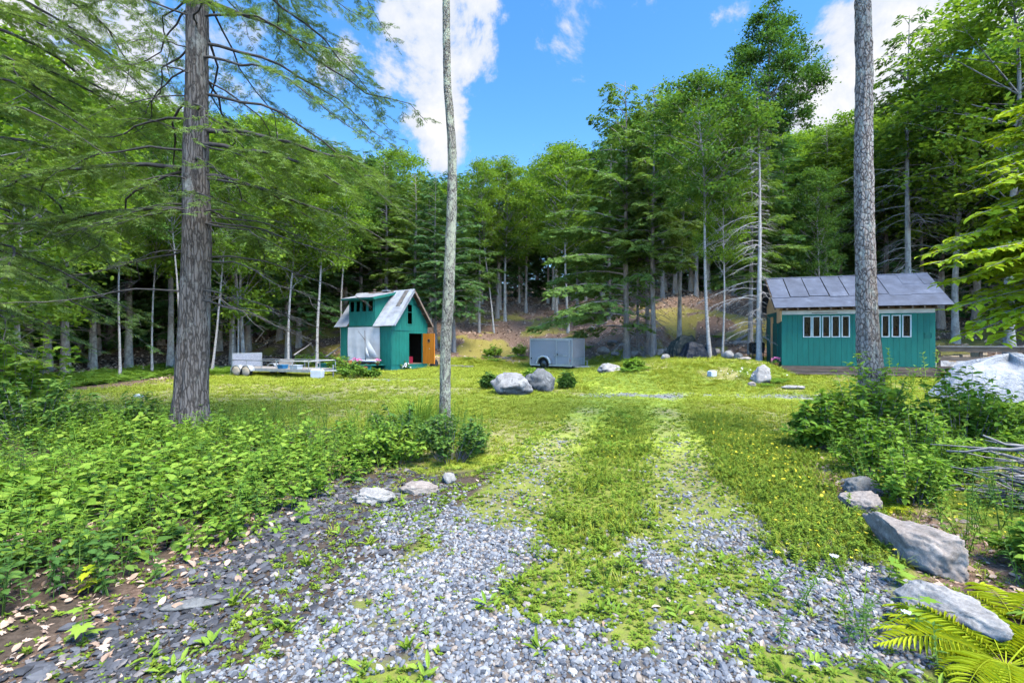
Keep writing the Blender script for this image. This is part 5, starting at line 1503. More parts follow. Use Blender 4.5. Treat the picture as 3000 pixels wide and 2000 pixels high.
# leaf with a porthole: ring of quads between hole and rectangle
def rect_pt(a):
    c, s = math.cos(a), math.sin(a)
    kx = ((dw if c > 0 else 0) - hc[0]) / c if abs(c) > 1e-6 else 1e9
    kz = ((dz if s > 0 else 0) - hc[1]) / s if abs(s) > 1e-6 else 1e9
    k_ = min(kx, kz); return (hc[0] + c * k_, hc[1] + s * k_)
cor = [math.atan2(z_ - hc[1], x_ - hc[0]) for x_ in (0, dw) for z_ in (0, dz)]
angs = sorted(set([2 * PI * i / n_ - PI for i in range(n_)] + cor)); n_ = len(angs)
for yy in (0, .045):
    for a in angs: V.append((hc[0] + hr * math.cos(a), yy, hc[1] + hr * math.sin(a)))
    for a in angs: q = rect_pt(a); V.append((q[0], yy, q[1]))
for i in range(n_):
    j = (i + 1) % n_
    F += [(i, j, n_ + j, n_ + i), (2 * n_ + j, 2 * n_ + i, 3 * n_ + i, 3 * n_ + j), (i, 2 * n_ + i, 2 * n_ + j, j), (n_ + j, 3 * n_ + j, 3 * n_ + i, n_ + i)]
MB().add(V, F).build('door_leaf', M['orange_ply'], dr)
ring = [(hc[0] + (hr + .012) * math.cos(a), -.006, hc[1] + (hr + .012) * math.sin(a)) for a in np.linspace(0, 2 * PI, 24)]
MB().tube(ring, .014, 5, False).build('porthole_rim', M['oldwood'], dr, True)
MB().box(hc[0] - hr, hc[0] + hr, .02, .024, hc[1] - hr, hc[1] + hr).build('pane', M['glass'], dr)
MB().lathe([(.012, 0), (.03, .02), (.022, .05), (.0, .055)], 10).build('handle', M['steelgal'], dr, True, loc=(dw * .6, 0, dz * .5)).rotation_euler = (PI / 2, 0, 0)
# roof
OVR, OVL = .32, .30
rise = aZ - eZ; run = D1 / 2 + .16
def rq(x_, s_, lift=0.0):
    nn_ = Vector((0, -rise, run)).normalized(); return Vector((x_, -.16 + run * s_, eZ + rise * s_)) + nn_ * lift
def rqb(x_, s_, lift=0.0):
    nn_ = Vector((0, rise, run)).normalized(); return Vector((x_, D1 + .16 - run * s_, eZ + rise * s_)) + nn_ * lift
nf = Vector((0, -rise, run)); nb_ = Vector((0, rise, run))
dx0 = fy(1023, 900).x; dx1 = fy(1099, 900).x                 # dormer sides
rf = MB()
for (xa, xb) in ((-OVL, dx0), (dx1, L1 + OVR)):
    n1_ = nf.normalized() * .05; P = [rq(xa, 0), rq(xb, 0), rq(xb, 1), rq(xa, 1)]
    rf.hexa([p - n1_ for p in P] + P)
n1_ = nb_.normalized() * .05; P = [rqb(-OVL, 1), rqb(L1 + OVR, 1), rqb(L1 + OVR, 0), rqb(-OVL, 0)]
rf.hexa([p - n1_ for p in P] + P)
roof1 = rf.build('roof', M['oldwood'], sh)
def sheet1(xa, xb, sa, sb, lift, mat='galv', q=rq, nrm=nf):
    slab([q(xa, sa, lift), q(xb, sa, lift), q(xb, sb, lift), q(xa, sb, lift)], .006, nrm).build('roof_sheet', M[mat], roof1)
xm = (dx1 + L1 + OVR) / 2
sheet1(-OVL - .03, dx0 - .004, -.03, .52, .008); sheet1(-OVL - .03, dx0 - .004, .50, 1.0, .016)
sheet1(dx1 + .004, xm + .03, -.03, .46, .008); sheet1(dx1 + .004, xm + .03, .43, 1.0, .016)
sheet1(xm, L1 + OVR + .03, -.03, .48, .024); sheet1(xm, L1 + OVR - .30, .46, 1.0, .032)
sheet1(L1 + OVR - .31, L1 + OVR + .03, .44, 1.0, .042)
sheet1(xm + .12, L1 + OVR - .34, .50, .97, .042, 'rustpane')
for k in range(4):
    w_ = (L1 + OVL + OVR) / 4
    slab([rqb(-OVL + k * w_ - .01, 1, .01 + .008 * (k % 2)), rqb(-OVL + (k + 1) * w_ + .01, 1, .01 + .008 * (k % 2)), rqb(-OVL + (k + 1) * w_ + .01, -.03, .01 + .008 * (k % 2)), rqb(-OVL + k * w_ - .01, -.03, .01 + .008 * (k % 2))], .006, nb_).build('roof_sheet', M['galv'], roof1)
for (q_, nn_) in ((rq, nf), (rqb, nb_)):
    slab([q_(L1 + OVR - .012, 0), q_(L1 + OVR + .018, 0), q_(L1 + OVR + .018, .995), q_(L1 + OVR - .012, .995)], .11, nn_).build('barge_board', M['galv'] if q_ is rq else M['oldwood'], roof1)
for s_ in (.15, .38, .61, .84):   # purlins under the overhang
    p = rqb(L1 + .02, s_, -.06); MB().box(L1 + .012, L1 + OVR - .014, p.y - .03, p.y + .03, p.z - .06, p.z).build('purlin', M['oldwood'], roof1)
# dormer
dzt = fy(1060, 873).z; dn = D1 / 2
dm = empty('dormer', (0, 0, 0)); dm.parent = sh
ws = []
for (a, b_) in ((490, 550), (558, 618), (625, 688), (695, 765)):
    p = fy(900 + a * .2551, 800 + 312 * .2551); q = fy(900 + b_ * .2551, 800 + 452 * .2551); ws.append((p.x, q.x))
wz_0, wz_1 = fy(1060, 915).z, fy(1060, 880).z
fw_ = MB()
for (u0, u1, z0, z1) in [(dx0, dx1, eZ - .005, wz_0), (dx0, dx1, wz_1, dzt)] + [(p, q, wz_0, wz_1) for p, q in zip([dx0] + [w[1] for w in ws], [w[0] for w in ws] + [dx1])]:
    if u1 - u0 > .004: fw_.box(u0, u1, .02, .07, z0, z1)
fwo = fw_.build('front_wall', M['teal_dk'], dm)
for p, q, z0, z1 in [(dx0, dx1, eZ - .01, wz_0 - .004)]:
    n = 4
    for k in range(n): bx('board', M['teal'], fwo, p + (q - p) * k / n + .002, p + (q - p) * (k + 1) / n - .002, -.006, .018, z0, z1)
bx('board', M['teal'], fwo, ws[-1][1] + .01, dx1, -.006, .018, wz_0, dzt); bx('board', M['teal'], fwo, dx0, ws[0][0] - .01, -.006, .018, wz_0, dzt)
for (p, q) in ws: window(dm, M['teal'], p, q, wz_0, wz_1, -.004, -1, fw=.05)
rz_top = eZ + rise * .93
y_top = -.16 + run * .93
for xx in (dx0 - .0, dx1 - .05):
    MB().prism([(.07, eZ + .13), (.07, dzt), (y_top, rz_top - .02)], 0, xx + .002, xx + .048).build('cheek', M['teal'], dm)
def dq(x_, s_): return Vector((x_, -.38 + (y_top + .38) * s_, dzt - .02 + (rz_top + .05 - dzt + .02) * s_))
nd_ = Vector((0, -(rz_top + .05 - dzt + .02), y_top + .38))
drf = slab([dq(dx0 - .22, 0), dq(dx1 + .22, 0), dq(dx1 + .22, 1), dq(dx0 - .22, 1)], .05, nd_).build('dormer_roof', M['teal'], dm)
w_ = (dx1 - dx0 + .5) / 3
for k in range(3):
    lf = nd_.normalized() * (.008 + .007 * (k % 2)); xa = dx0 - .25 + k * w_
    slab([dq(xa - .01, -.03) + lf, dq(xa + w_ + .01, -.03) + lf, dq(xa + w_ + .01, 1.03) + lf, dq(xa - .01, 1.03) + lf], .006, nd_).build('roof_sheet', M['galv'], drf)
bx('fascia', M['teal'], drf, dx0 - .22, dx1 + .22, -.405, -.381, dzt - .13, dzt - .03)
slab([dq(dx1 + .222, 0), dq(dx1 + .25, 0), dq(dx1 + .25, 1), dq(dx1 + .222, 1)], .14, nd_).build('barge_board', M['teal'], drf)
# flue
fl = FL_.hit(1, D1 * .62, 1097, 850)
MB().tube([(fl.x, D1 * .62, aZ - .9), (fl.x, D1 * .62, aZ + .12)], .06, 10).tube([(fl.x, D1 * .62, aZ + .15), (fl.x, D1 * .62, aZ + .21)], .10, 10).build('flue', M['oldwood'], sh, True)
bx('ridge_vent', M['galv'], sh, FL_.hit(1, D1 / 2, 1125, 850).x, FL_.hit(1, D1 / 2, 1141, 850).x, D1 / 2 - .2, D1 / 2 + .1, aZ - .02, aZ + .06)
# canvas
nu, nv = 40, 24; V = []; F = []
for j in range(nv + 1):
    for i in range(nu + 1):
        u = i / nu; w_ = j / nv
        V.append((cl - .01 + (cr - cl + .02) * u, -.035 - .016 * math.sin(u * 23 + 1.5 * math.sin(w_ * 3)) * (.3 + w_) - .012 * math.sin(u * 9 + w_ * 4), cvz + .06 - (cvz - cz0 + .02) * w_ + .012 * math.sin(u * 12) * (j == nv)))
for j in range(nv):
    for i in range(nu): a = j * (nu + 1) + i; F.append((a, a + 1, a + nu + 2, a + nu + 1))
MB().add(V, F).build('canvas_curtain', M['canvas'], None, True, loc=FL_.o, rz=angL, label='off-white canvas sheet hung over the front opening of the small cabin', cat='curtain')
# plinth, deck and things standing on it
bx('plinth', M['teal_dk'], sh, .02, L1 - .02, .0, D1, -.35, -.002)
dkz = FL_.hit(1, -.9, 1060, 1068).z
dk = empty('deck', loc(FL_, (0, 0, 0)), angL, label='low teal deck with steps in front of the canvas opening', cat='deck')
dl = FL_.hit(1, -.5, 958, 1062).x
for k in range(6): bx('plank', M['teal_dk'], dk, dl, cr + .45, -.16 - k * .2, -.05 - .2 * k + .08, dkz - .035, dkz)
bx('step', M['teal_dk'], dk, cr - .9, cr + .55, -1.55, -1.15, dkz - .22, dkz - .17); bx('step', M['greywood'], dk, cr - .8, cr + .75, -1.9, -1.5, dkz - .40, dkz - .35)
bx('fascia', M['teal'], dk, dl, cr + .44, -1.13, -1.10, dkz - .26, dkz - .037)
for u in (dl + .1, 0, 1.2, cr + .3): bx('post', M['teal_dk'], dk, u, u + .09, -1.08, -.99, -1.0, dkz - .037)
bx('brick', M['brick'], dk, cr + .30, cr + .42, -1.5, -1.3, dkz - .168, dkz - .06)
for (u, lb) in ((FL_.hit(1, -.6, 1003, 1055).x, 'long terracotta planter on the deck, left one'), (FL_.hit(1, -.6, 1021, 1055).x, 'long terracotta planter on the deck next to the model boat')):
    rt = empty('planter', loc(FL_, (u, -.6, dkz)), angL, label=lb, cat='planter')
    MB().hexa([(-.14, -.1, 0), (.14, -.1, 0), (.14, .1, 0), (-.14, .1, 0), (-.17, -.12, .2), (.17, -.12, .2), (.17, .12, .2), (-.17, .12, .2)]).build('trough', M['terracotta'], rt)
    link('foliage', leafy(7, .3, .14, .6, 500 + int(u * 10), M['cover'], stems=5), rt, loc=(0, 0, .18))
pot(loc(FL_, (FL_.hit(1, -.95, 1040, 1066).x, -.95, dkz)), .09, .14, 'small pot of pink flowers at the model boat bow', 'pink', hh=.16, sd=8)
pot(loc(FL_, (FL_.hit(1, -1.0, 1053, 1066).x, -1.0, dkz)), .08, .13, 'pot of bright pink flowers before the model boat hull', 'pink', hh=.15, sd=9)
pot(loc(FL_, (FL_.hit(1, -1.0, 1106, 1069).x, -1.0, dkz)), .09, .14, 'pot of pink flowers at the right end of the deck', 'pink', hh=.16, sd=10)
# model sailboat
bo = FL_.hit(1, -.6, 1070, 1062)
bt = empty('model_sailboat', loc(FL_, (bo.x, -.6, dkz)), angL + .05, label='large model sailboat with grey sails on the deck before the canvas', cat='model boat')
HL = 1.45; secs = []
for i in range(13):
    u = i / 12; xx = -HL * .45 + HL * u
    bw = .16 * math.sin(PI * (0.10 + .80 * u)) ** .8 * (1 if 0 < i < 12 else .12); kz = .06 + .10 * abs(u - .45) ** 1.6
    sheer = .24 + .10 * (u - .45) ** 2 * 2
    secs.append([(xx, -bw, sheer), (xx, -bw * .85, sheer * .55 + kz * .3), (xx, 0, kz), (xx, bw * .85, sheer * .55 + kz * .3), (xx, bw, sheer), (xx, 0, sheer - .01)])
V = [p for s in secs for p in s]; F = []
for i in range(12):
    for j in range(6): F.append((i * 6 + j, i * 6 + (j + 1) % 6, (i + 1) * 6 + (j + 1) % 6, (i + 1) * 6 + j))
F += [tuple(range(6))[::-1], tuple(72 + j for j in range(6))]
MB().add(V, F).build('hull', M['hull'], bt, True)
MB().box(-.25, -.21, -.13, .13, 0, .14).box(.25, .29, -.12, .12, 0, .14).build('cradle', M['oldwood'], bt)
zt = FL_.hit(1, -.6, 1064, 968).z - dkz
mx_ = .02
MB().tube([(mx_, 0, .12), (mx_ - .05, 0, zt)], [.028, .016], 7).build('mast', M['spar'], bt, True)
MB().tube([(mx_, 0, zt * .70), (mx_ - .52, 0, zt * .98)], [.016, .01], 6).build('gaff', M['spar'], bt, True)
MB().tube([(-.55, 0, .30), (-1.0, 0, .36)], [.014, .01], 6).build('bowsprit', M['spar'], bt, True)
MB().tube([(mx_ + .02, 0, .34), (mx_ + .98, 0, .38)], [.014, .01], 6).build('boom', M['spar'], bt, True)
def sailm(pts3, belly, nm):
    a, b_, c_ = [np.array(p) for p in pts3]; n = 10; V = []; F = []; idx = {}
    for i in range(n + 1):
        for j in range(n + 1 - i):
            u, w_ = i / n, j / n; p = a * (1 - u - w_) + b_ * u + c_ * w_
            p = p + np.array([0, -belly * 27 * u * w_ * (1 - u - w_) + .008 * math.sin(9 * u + 5 * w_), 0]); idx[i, j] = len(V); V.append(p)
    for i in range(n):
        for j in range(n - i):
            F.append((idx[i, j], idx[i + 1, j], idx[i, j + 1]))
            if i + j < n - 1: F.append((idx[i + 1, j], idx[i + 1, j + 1], idx[i, j + 1]))
    MB().add(V, F).build(nm, M['sail'], bt, True)
sailm([(mx_ - .02, -.01, zt * .86), (mx_ + .03, -.01, .40), (mx_ + .95, -.02, .41)], .05, 'mainsail')
sailm([(mx_ + .0, -.03, zt * .62), (mx_ + .04, -.05, .36), (mx_ + .42, -.12, .40)], .05, 'spare_sail')
# seen through the open door
def world_in(p): return loc(FL_, p)
MB().box(-.4, .4, -.3, .3, 0, .38).build('bench_box', M['maroon'], None, loc=world_in((L1 - .9, (d0 + d1) / 2, .03)), rz=angL, label='maroon cloth-covered box inside the open doorway', cat='box')
bx('work_shelf', M['rawwood'], sh, L1 - 2.2, L1 - 1.4, d0 - .4, d1 + .3, .85, .89)
MB().box(-.2, .2, -.02, .02, 0, .5).box(-.16, .16, -.03, .03, -.28, -.05).build('hanging_apron', M['red'], None, loc=world_in((L1 - 1.3, (d0 + d1) / 2, 1.25)), rz=angL, label='red apron hanging inside the open doorway', cat='apron')
bx('sill', M['teal'], sh, L1 + .0, L1 + .3, d0 - .1, d1 + .1, -.25, -.18)
# ------------------------------------------------------------------ enclosed cargo trailer
T0 = at(1553, 1078, 28.0); T1 = at(1676, 1079, 26.4)
dv = T1 - T0; aT = math.atan2(dv.y, dv.x); LT = math.hypot(dv.x, dv.y); WT = 1.5
zg = min(H1(T0.x, T0.y), H1(T1.x, T1.y))
FT = Frame((T0.x, T0.y, zg), aT)
ct = empty('cargo_trailer', FT.o, aT, label='grey enclosed cargo trailer parked at the foot of the slope', cat='trailer')
tz1 = FT.hit(1, 0, 1640, 991).z; tz0 = FT.hit(1, 0, 1640, 1076).z; tz0 = max(tz0, .2)
MB().box(.012, LT - .012, .012, WT - .012, tz0, tz1 - .02).build('body', M['trailer_skin'], ct)
nP = 4
MB().box(LT - .011, LT + .004, .03, WT - .03, tz0 + .30 * (tz1 - tz0), tz1 - .06).build('nose_panel', M['trailer_front'], ct)
MB().box(LT - .011, LT + .010, .03, WT - .03, tz0 + .02, tz0 + .295 * (tz1 - tz0)).build('stone_guard', M['alu'], ct)
rfm = MB(); 
pr = [(-.01, tz1 - .03), (LT - .35, tz1 + .0), (LT + .01, tz1 - .05), (LT + .01, tz1 - .07), (LT - .35, tz1 - .02), (-.01, tz1 - .05)]
MB().box(-.012, LT + .012, -.012, WT + .012, tz1 - .018, tz1 + .012).build('roof', M['alu'], ct)
for (x_, y_) in ((0, 0), (LT, 0), (0, WT), (LT, WT)):
    bx('corner_trim', M['alu'], ct, x_ - .022 if x_ else -.012, x_ + .014 if x_ else .03, y_ - .03 if y_ else -.014, y_ + .014 if y_ else .03, tz0 - .004, tz1 - .019)
bx('bottom_rail', M['alu'], ct, .032, LT - .024, -.010, .0118, tz0 - .02, tz0 + .06)
bx('bottom_rail', M['alu'], ct, .032, LT - .024, WT - .0118, WT + .010, tz0 - .02, tz0 + .06)
bx('top_rail', M['alu'], ct, .032, LT - .024, -.010, .0118, tz1 - .085, tz1 - .02)
bx('frame', M['black'], ct, .05, LT - .05, .1, WT - .1, tz0 - .10, tz0 - .021)
dA, dB = FT.hit(1, 0, 1631, 1030).x, FT.hit(1, 0, 1667, 1030).x; dz0, dz1 = tz0 + .10, FT.hit(1, 0, 1648, 998).z
drr = MB().box(dA, dB, -.022, .011, dz0, dz1).build('door', M['trailer_skin'], ct)
fr_ = MB()
for (a, b_, c_, d_) in ((dA - .035, dA, dz0 - .03, dz1 + .03), (dB, dB + .035, dz0 - .03, dz1 + .03), (dA, dB, dz1, dz1 + .03), (dA, dB, dz0 - .03, dz0)): fr_.box(a, b_, -.03, .0115, c_, d_)
fr_.build('door_frame', M['alu'], drr)
bx('drip_cap', M['alu'], drr, dA - .08, dB + .08, -.05, -.031, dz1 + .035, dz1 + .06)
zl = FT.hit(1, 0, 1640, 1041).z
bx('latch_bar', M['alu'], drr, dA - .20, dB - .1, -.05, -.0305, zl - .02, zl + .02)
for k in range(5): bx('latch_bracket', M['black'], drr, dA - .17 + k * .13, dA - .13 + k * .13, -.056, -.0505, zl - .024, zl + .024)
bx('lock', M['black'], drr, dA + .03, dA + .12, -.05, -.031, zl + .03, zl + .10); bx('lock_plate', M['plastic'], drr, dA + .1, dA + .16, -.045, -.031, zl + .05, zl + .09)
for z_ in (dz0 + .12, dz1 - .15): MB().tube([(dB + .02, -.035, z_ - .06), (dB + .02, -.035, z_ + .06)], .014, 6).build('hinge', M['alu'], drr)
MB().lathe([(.05, 0), (.05, .02)], 14).build('fuel_cap', M['black'], ct, loc=(.09, 0, FT.hit(1, 0, 1557, 1049).z)).rotation_euler = (PI / 2, 0, 0)
MB().lathe([(.03, 0), (.03, .015)], 12).build('marker_lamp', M['red'], ct, loc=(LT - .12, 0, tz0 + .32)).rotation_euler = (PI / 2, 0, 0)
wc = FT.hit(1, 0, 1595, 1060).x; wr = .30
def wheel(parent, x_, y_, z_, r_, w_=.17, cover=None, out=-1):
    w = MB().lathe([(r_ * .6, -w_ / 2), (r_ * .93, -w_ / 2), (r_, -w_ * .3), (r_, w_ * .3), (r_ * .93, w_ / 2), (r_ * .6, w_ / 2)], 28).build('wheel', M['rubber'], parent, True, loc=(x_, y_, z_))
    w.rotation_euler = (PI / 2, 0, 0)
    MB().lathe([(r_ * .58, -w_ / 2 - .002), (r_ * .55, -w_ * .2), (r_ * .2, -w_ * .35), (r_ * .18, w_ * .45), (r_ * .58, w_ / 2 + .002)], 20).build('rim', M['steelgal'], w, True)
    return w
wheel(ct, wc, .02, wr, wr); wheel(ct, wc, WT - .02, wr, wr)
arc = MB(); n = 16; ro, ri = wr + .16, wr + .05
for (y0_, y1_) in ((-.20, .0115), (WT - .0115, WT + .2)):
    b0 = len(arc.v)
    for i in range(n + 1):
        a = PI * i / n
        for r_ in (ri, ro):
            for yy in (y0_, y1_): arc.v.append((wc - r_ * math.cos(a) * 1.08, yy, wr + .02 + r_ * math.sin(a)))
    for i in range(n):
        q = b0 + i * 4
        arc.f += [(q, q + 1, q + 5, q + 4), (q + 2, q + 6, q + 7, q + 3), (q, q + 4, q + 6, q + 2), (q + 1, q + 3, q + 7, q + 5)]
arc.build('fender', M['alu'], ct, True)
MB().add([(wc - (ri) * math.cos(PI * i / 16) * 1.08, -.0122, wr + .02 + ri * math.sin(PI * i / 16)) for i in range(17)], [tuple(range(17))[::-1]]).build('wheel_arch', M['black'], ct)
# tongue, jack, steps
for sg in (-1, 1):
    MB().tube([(LT - .1, WT / 2 + sg * .45, tz0 - .04), (LT + .95, WT / 2 + sg * .03, tz0 - .04)], .04, 4).build('tongue_beam', M['alu'], ct)
MB().tube([(LT + .9, WT / 2, tz0 - .02), (LT + 1.18, WT / 2, tz0 - .02)], .045, 6).build('coupler', M['steelgal'], ct)
MB().tube([(LT + .55, WT / 2, .0), (LT + .55, WT / 2, tz0 + .30)], .03, 8).tube([(LT + .55, WT / 2, tz0 + .3), (LT + .42, WT / 2 - .1, tz0 + .3)], .012, 5).build('jack', M['steelgal'], ct)
bx('drawbar_plate', M['alu'], ct, LT + .02, LT + .5, .35, WT - .35, tz0 - .10, tz0 - .082)
# ------------------------------------------------------------------ open flatbed trailer
U0 = at(680, 1100, 22.8); U1 = at(905, 1092, 21.0)
aU = math.atan2(U1.y - U0.y, U1.x - U0.x); LU = math.hypot(U1.x - U0.x, U1.y - U0.y); WU = 1.65
zu = H1(U0.x, U0.y)
FU = Frame((U0.x, U0.y, zu), aU)
ut = empty('flatbed_trailer', FU.o, aU, label='open aluminium utility trailer with raised mesh ramp at the clearing edge', cat='trailer')
bz = .37; rz_ = .74
bx('frame', M['steelgal'], ut, 0, LU, -.02, .03, bz - .12, bz); bx('frame', M['steelgal'], ut, 0, LU, WU - .03, WU + .02, bz - .12, bz)
for k in range(5): bx('crossbar', M['steelgal'], ut, .05 + k * (LU - .15) / 4, .10 + k * (LU - .15) / 4, .031, WU - .031, bz - .11, bz - .03)
for k in range(9): bx('deck_plank', M['greywood'], ut, .03, LU - .03, .035 + k * .176, .035 + k * .176 + .168, bz - .029, bz + .004)
for y_ in (.005, WU - .005):
    rl = MB().tube([(0, y_, rz_), (LU, y_, rz_)], .022, 6).build('rail', M['steelgal'], ut, True)
    for u in np.linspace(.02, LU - .02, 6): MB().tube([(u, y_, bz), (u, y_, rz_)], .018, 5).build('rail_post', M['steelgal'], rl)
MB().tube([(LU, .005, rz_), (LU, WU - .005, rz_)], .022, 6).build('front_rail', M['steelgal'], ut, True)
gh = FU.hit(0, 0, 730, 1033).z - bz
gt = empty('ramp_gate', (0, 0, bz)); gt.parent = ut
MB().box(-.02, .02, 0, .04, -.3, gh).box(-.02, .02, WU - .04, WU, 0, gh).box(-.02, .02, .04, WU - .04, gh - .04, gh).box(-.02, .02, .04, WU - .04, 0, .04).build('gate_frame', M['steelgal'], gt)
for k in range(1, 10): bx('gate_bar', M['steelgal'], gt, -.016, .016, WU * k / 10 - .013, WU * k / 10 + .013, .041, gh - .041)
bx('mesh_panel', M['meshpanel'], gt, .017, .0195, .04, WU - .04, .041, gh - .041)
bx('tail_plate', M['steelgal'], ut, -.04, -.0, -.06, .12, bz - .38, bz + .02)
for (y_, o_) in ((-.16, -1), (WU + .16, 1)):
    for k in range(2):
        w = wheel(ut, .62 + k * .62, y_, .24, .24, .17)
        if o_ < 0:
            cv = rock_mesh('wheel_cover', M['covercloth'], 3, (.245, .05, .23), 30 + k, .10, 2.5, fine=.06)
            link('wheel_cover', cv, ut, loc=(.62 + k * .62, y_ - .105, .245))
    fb = MB(); prof = []
    for k in range(2):
        for i in range(13): a = PI - PI * i / 12; prof.append((.62 + k * .62 + .31 * math.cos(a), .26 + .28 * math.sin(a)))
    for (xa, za) in prof: fb.v += [(xa, y_ - .13, za), (xa, y_ + .13, za), (xa, y_ - .13, za - .05)]
    for i in range(len(prof) - 1): q = i * 3; fb.f += [(q, q + 1, q + 4, q + 3), (q + 2, q, q + 3, q + 5)]
    fb.build('fender', M['steelgal'], ut, True)
for sg in (-1, 1): MB().tube([(LU - .05, WU / 2 + sg * .6, bz - .07), (LU + .8, WU / 2 + sg * .03, bz - .07)], .035, 4).build('tongue_beam', M['steelgal'], ut)
MB().tube([(LU + .6, WU / 2, .0), (LU + .6, WU / 2, bz + .2)], .03, 8).build('jack', M['steelgal'], ut)
for (u, y_, w_, m_, lb, cat) in ((LU * .62, .25, .3, 'blue', 'small blue crate on the bed of the flatbed trailer', 'crate'), (LU * .78, .3, .42, 'plastic', 'pale plastic tote on the bed of the flatbed trailer', 'tote')):
    q = loc(FU, (u, y_, bz + .005))
    c_ = empty(cat, q, aU, label=lb, cat=cat)
    MB().hexa([(-w_ / 2, -.14, 0), (w_ / 2, -.14, 0), (w_ / 2, .14, 0), (-w_ / 2, .14, 0), (-w_ / 2 - .02, -.16, .16), (w_ / 2 + .02, -.16, .16), (w_ / 2 + .02, .16, .16), (-w_ / 2 - .02, .16, .16)]).build('bin', M[m_], c_)
    bx('lid', M[m_], c_, -w_ / 2 - .035, w_ / 2 + .035, -.175, .175, .161, .185)
# leaning board and white jug by the drawbar
q = loc(FU, (LU * .5, .9, bz + .004)); bd = MB().box(-.45, .45, -.012, .012, 0, .42).build('spare_board', M['greywood'], None, loc=q, rz=aU, label='grey board leaning on the rail of the flatbed trailer', cat='board'); bd.rotation_euler = (-.3, 0, aU)
g_ = ground(930, 1109); jw = .26
jr = empty('jerrycan', g_, aU + .2, label='white plastic jerrycan on the grass by the flatbed trailer', cat='jerrycan')
MB().hexa([(-.24, -.13, 0), (.24, -.13, 0), (.24, .13, 0), (-.24, .13, 0), (-.25, -.14, .36), (.25, -.14, .36), (.25, .14, .36), (-.25, .14, .36)]).hexa([(-.25, -.14, .361), (.25, -.14, .361), (.25, .14, .361), (-.25, .14, .361), (-.2, -.09, .42), (.2, -.09, .42), (.2, .09, .42), (-.2, .09, .42)]).build('tank', M['plastic'], jr)
MB().tube([(-.12, 0, .42), (-.12, 0, .48), (.08, 0, .48), (.08, 0, .42)], .018, 6).build('handle', M['plastic'], jr); MB().lathe([(.04, 0), (.04, .05)], 12, (.17, 0, .40)).build('cap', M['blue'], jr)

# ------------------------------------------------------------------ rocks
def rock(px, py, wpx, hpx, mat, lb, seed, dy=.8, facets=6, sub=4, amp=.28, rz=0, tilt=(0, 0), nm='boulder', sink=.25, fine=.05, d=None, group=None, cat='boulder'):
    g_ = ground(px, py) if d is None else at(px, py, d)
    sx = wpx * g_.y / FPX / 2; sz = hpx * g_.y / FPX / (2 - 2 * sink) * 1.06
    me = rock_mesh(nm, mat, sub, (sx, sx * dy, sz), seed, amp, 1.0, .75, facets, True, fine)
    z = np.array([v_.co.z for v_ in me.vertices]); zmin = z.min()
    o = link(nm, me, loc=(g_.x, g_.y + sx * dy * .5, H1(g_.x, g_.y + sx * dy * .5) - zmin * (1 - sink * 1.3)), rz=rz, label=lb, cat=cat, group=group)
    o.rotation_euler = (tilt[0], tilt[1], rz)
    return o
rock(1494, 1157, 128, 58, M['granite'], 'pale cracked boulder, left of the pair on the lawn', 3, .8, 7)
rock(1592, 1147, 112, 54, M['granite_dk'], 'dark lichened boulder, right of the pair on the lawn', 5, .8, 6)
rock(2238, 1122, 62, 44, M['granite'], 'rounded pale boulder beside the ferns at the cabin landing', 8, .8, 3)
rock(2205, 1132, 24, 12, M['granite_tan'], 'small tan rock below the rounded boulder', 9, .8, 3, 3)
rock(1788, 1089, 66, 20, M['granite'], 'flat pale ledge rock on the grass right of the cargo trailer', 17, .8, 4, 4, sink=.4)
rock(1770, 1040, 34, 22, M['granite'], 'upright pale rock behind the cargo trailer tongue', 12, .8, 5, 3)
rock(1806, 1041, 28, 9, M['granite'], 'low pale rock right of the upright pale rock', 13, .8, 4, 3)
rock(1752, 1042, 18, 8, M['granite_tan'], 'little tan rock left of the upright pale rock', 14, .8, 4, 3)
rock(2330, 1140, 70, 8, M['granite'], 'flat white stone flush with the ground before the larger cabin', 15, .6, 3, 3)
for k, (px, py, w_, h_, lb) in enumerate([(1858, 1046, 30, 18, 'grey stone at the foot of the front hemlock cluster'), (1882, 1044, 26, 16, 'dark stone between the hemlock stems'), (1938, 1040, 34, 20, 'broad stone of the old wall right of the hemlock cluster'),
    (1950, 1052, 30, 14, 'low stone in front of the old wall'), (1964, 1036, 28, 18, 'stone of the old wall left of the metal frame'), (2100, 1040, 24, 22, 'stone wedged between the two birches'), (2142, 1050, 40, 22, 'grey rock right of the white-barked birch'),
    (2164, 1052, 26, 18, 'angular rock before the black stove'), (2182, 1056, 36, 12, 'flat rock at the foot of the black stove'), (1732, 968, 26, 12, 'rock half way up the leafy slope'), (1796, 1012, 34, 14, 'pale slab lying on the slope above the flat ledge'), (1690, 1046, 22, 10, 'rock beside the cargo trailer nose')]):
    rock(px, py, w_, h_, (M['granite'], M['granite_dk'], M['granite_tan'])[k % 3], lb, 40 + k, .8, 5, 3, group='stones along the foot of the slope', cat='rock', nm='rock')
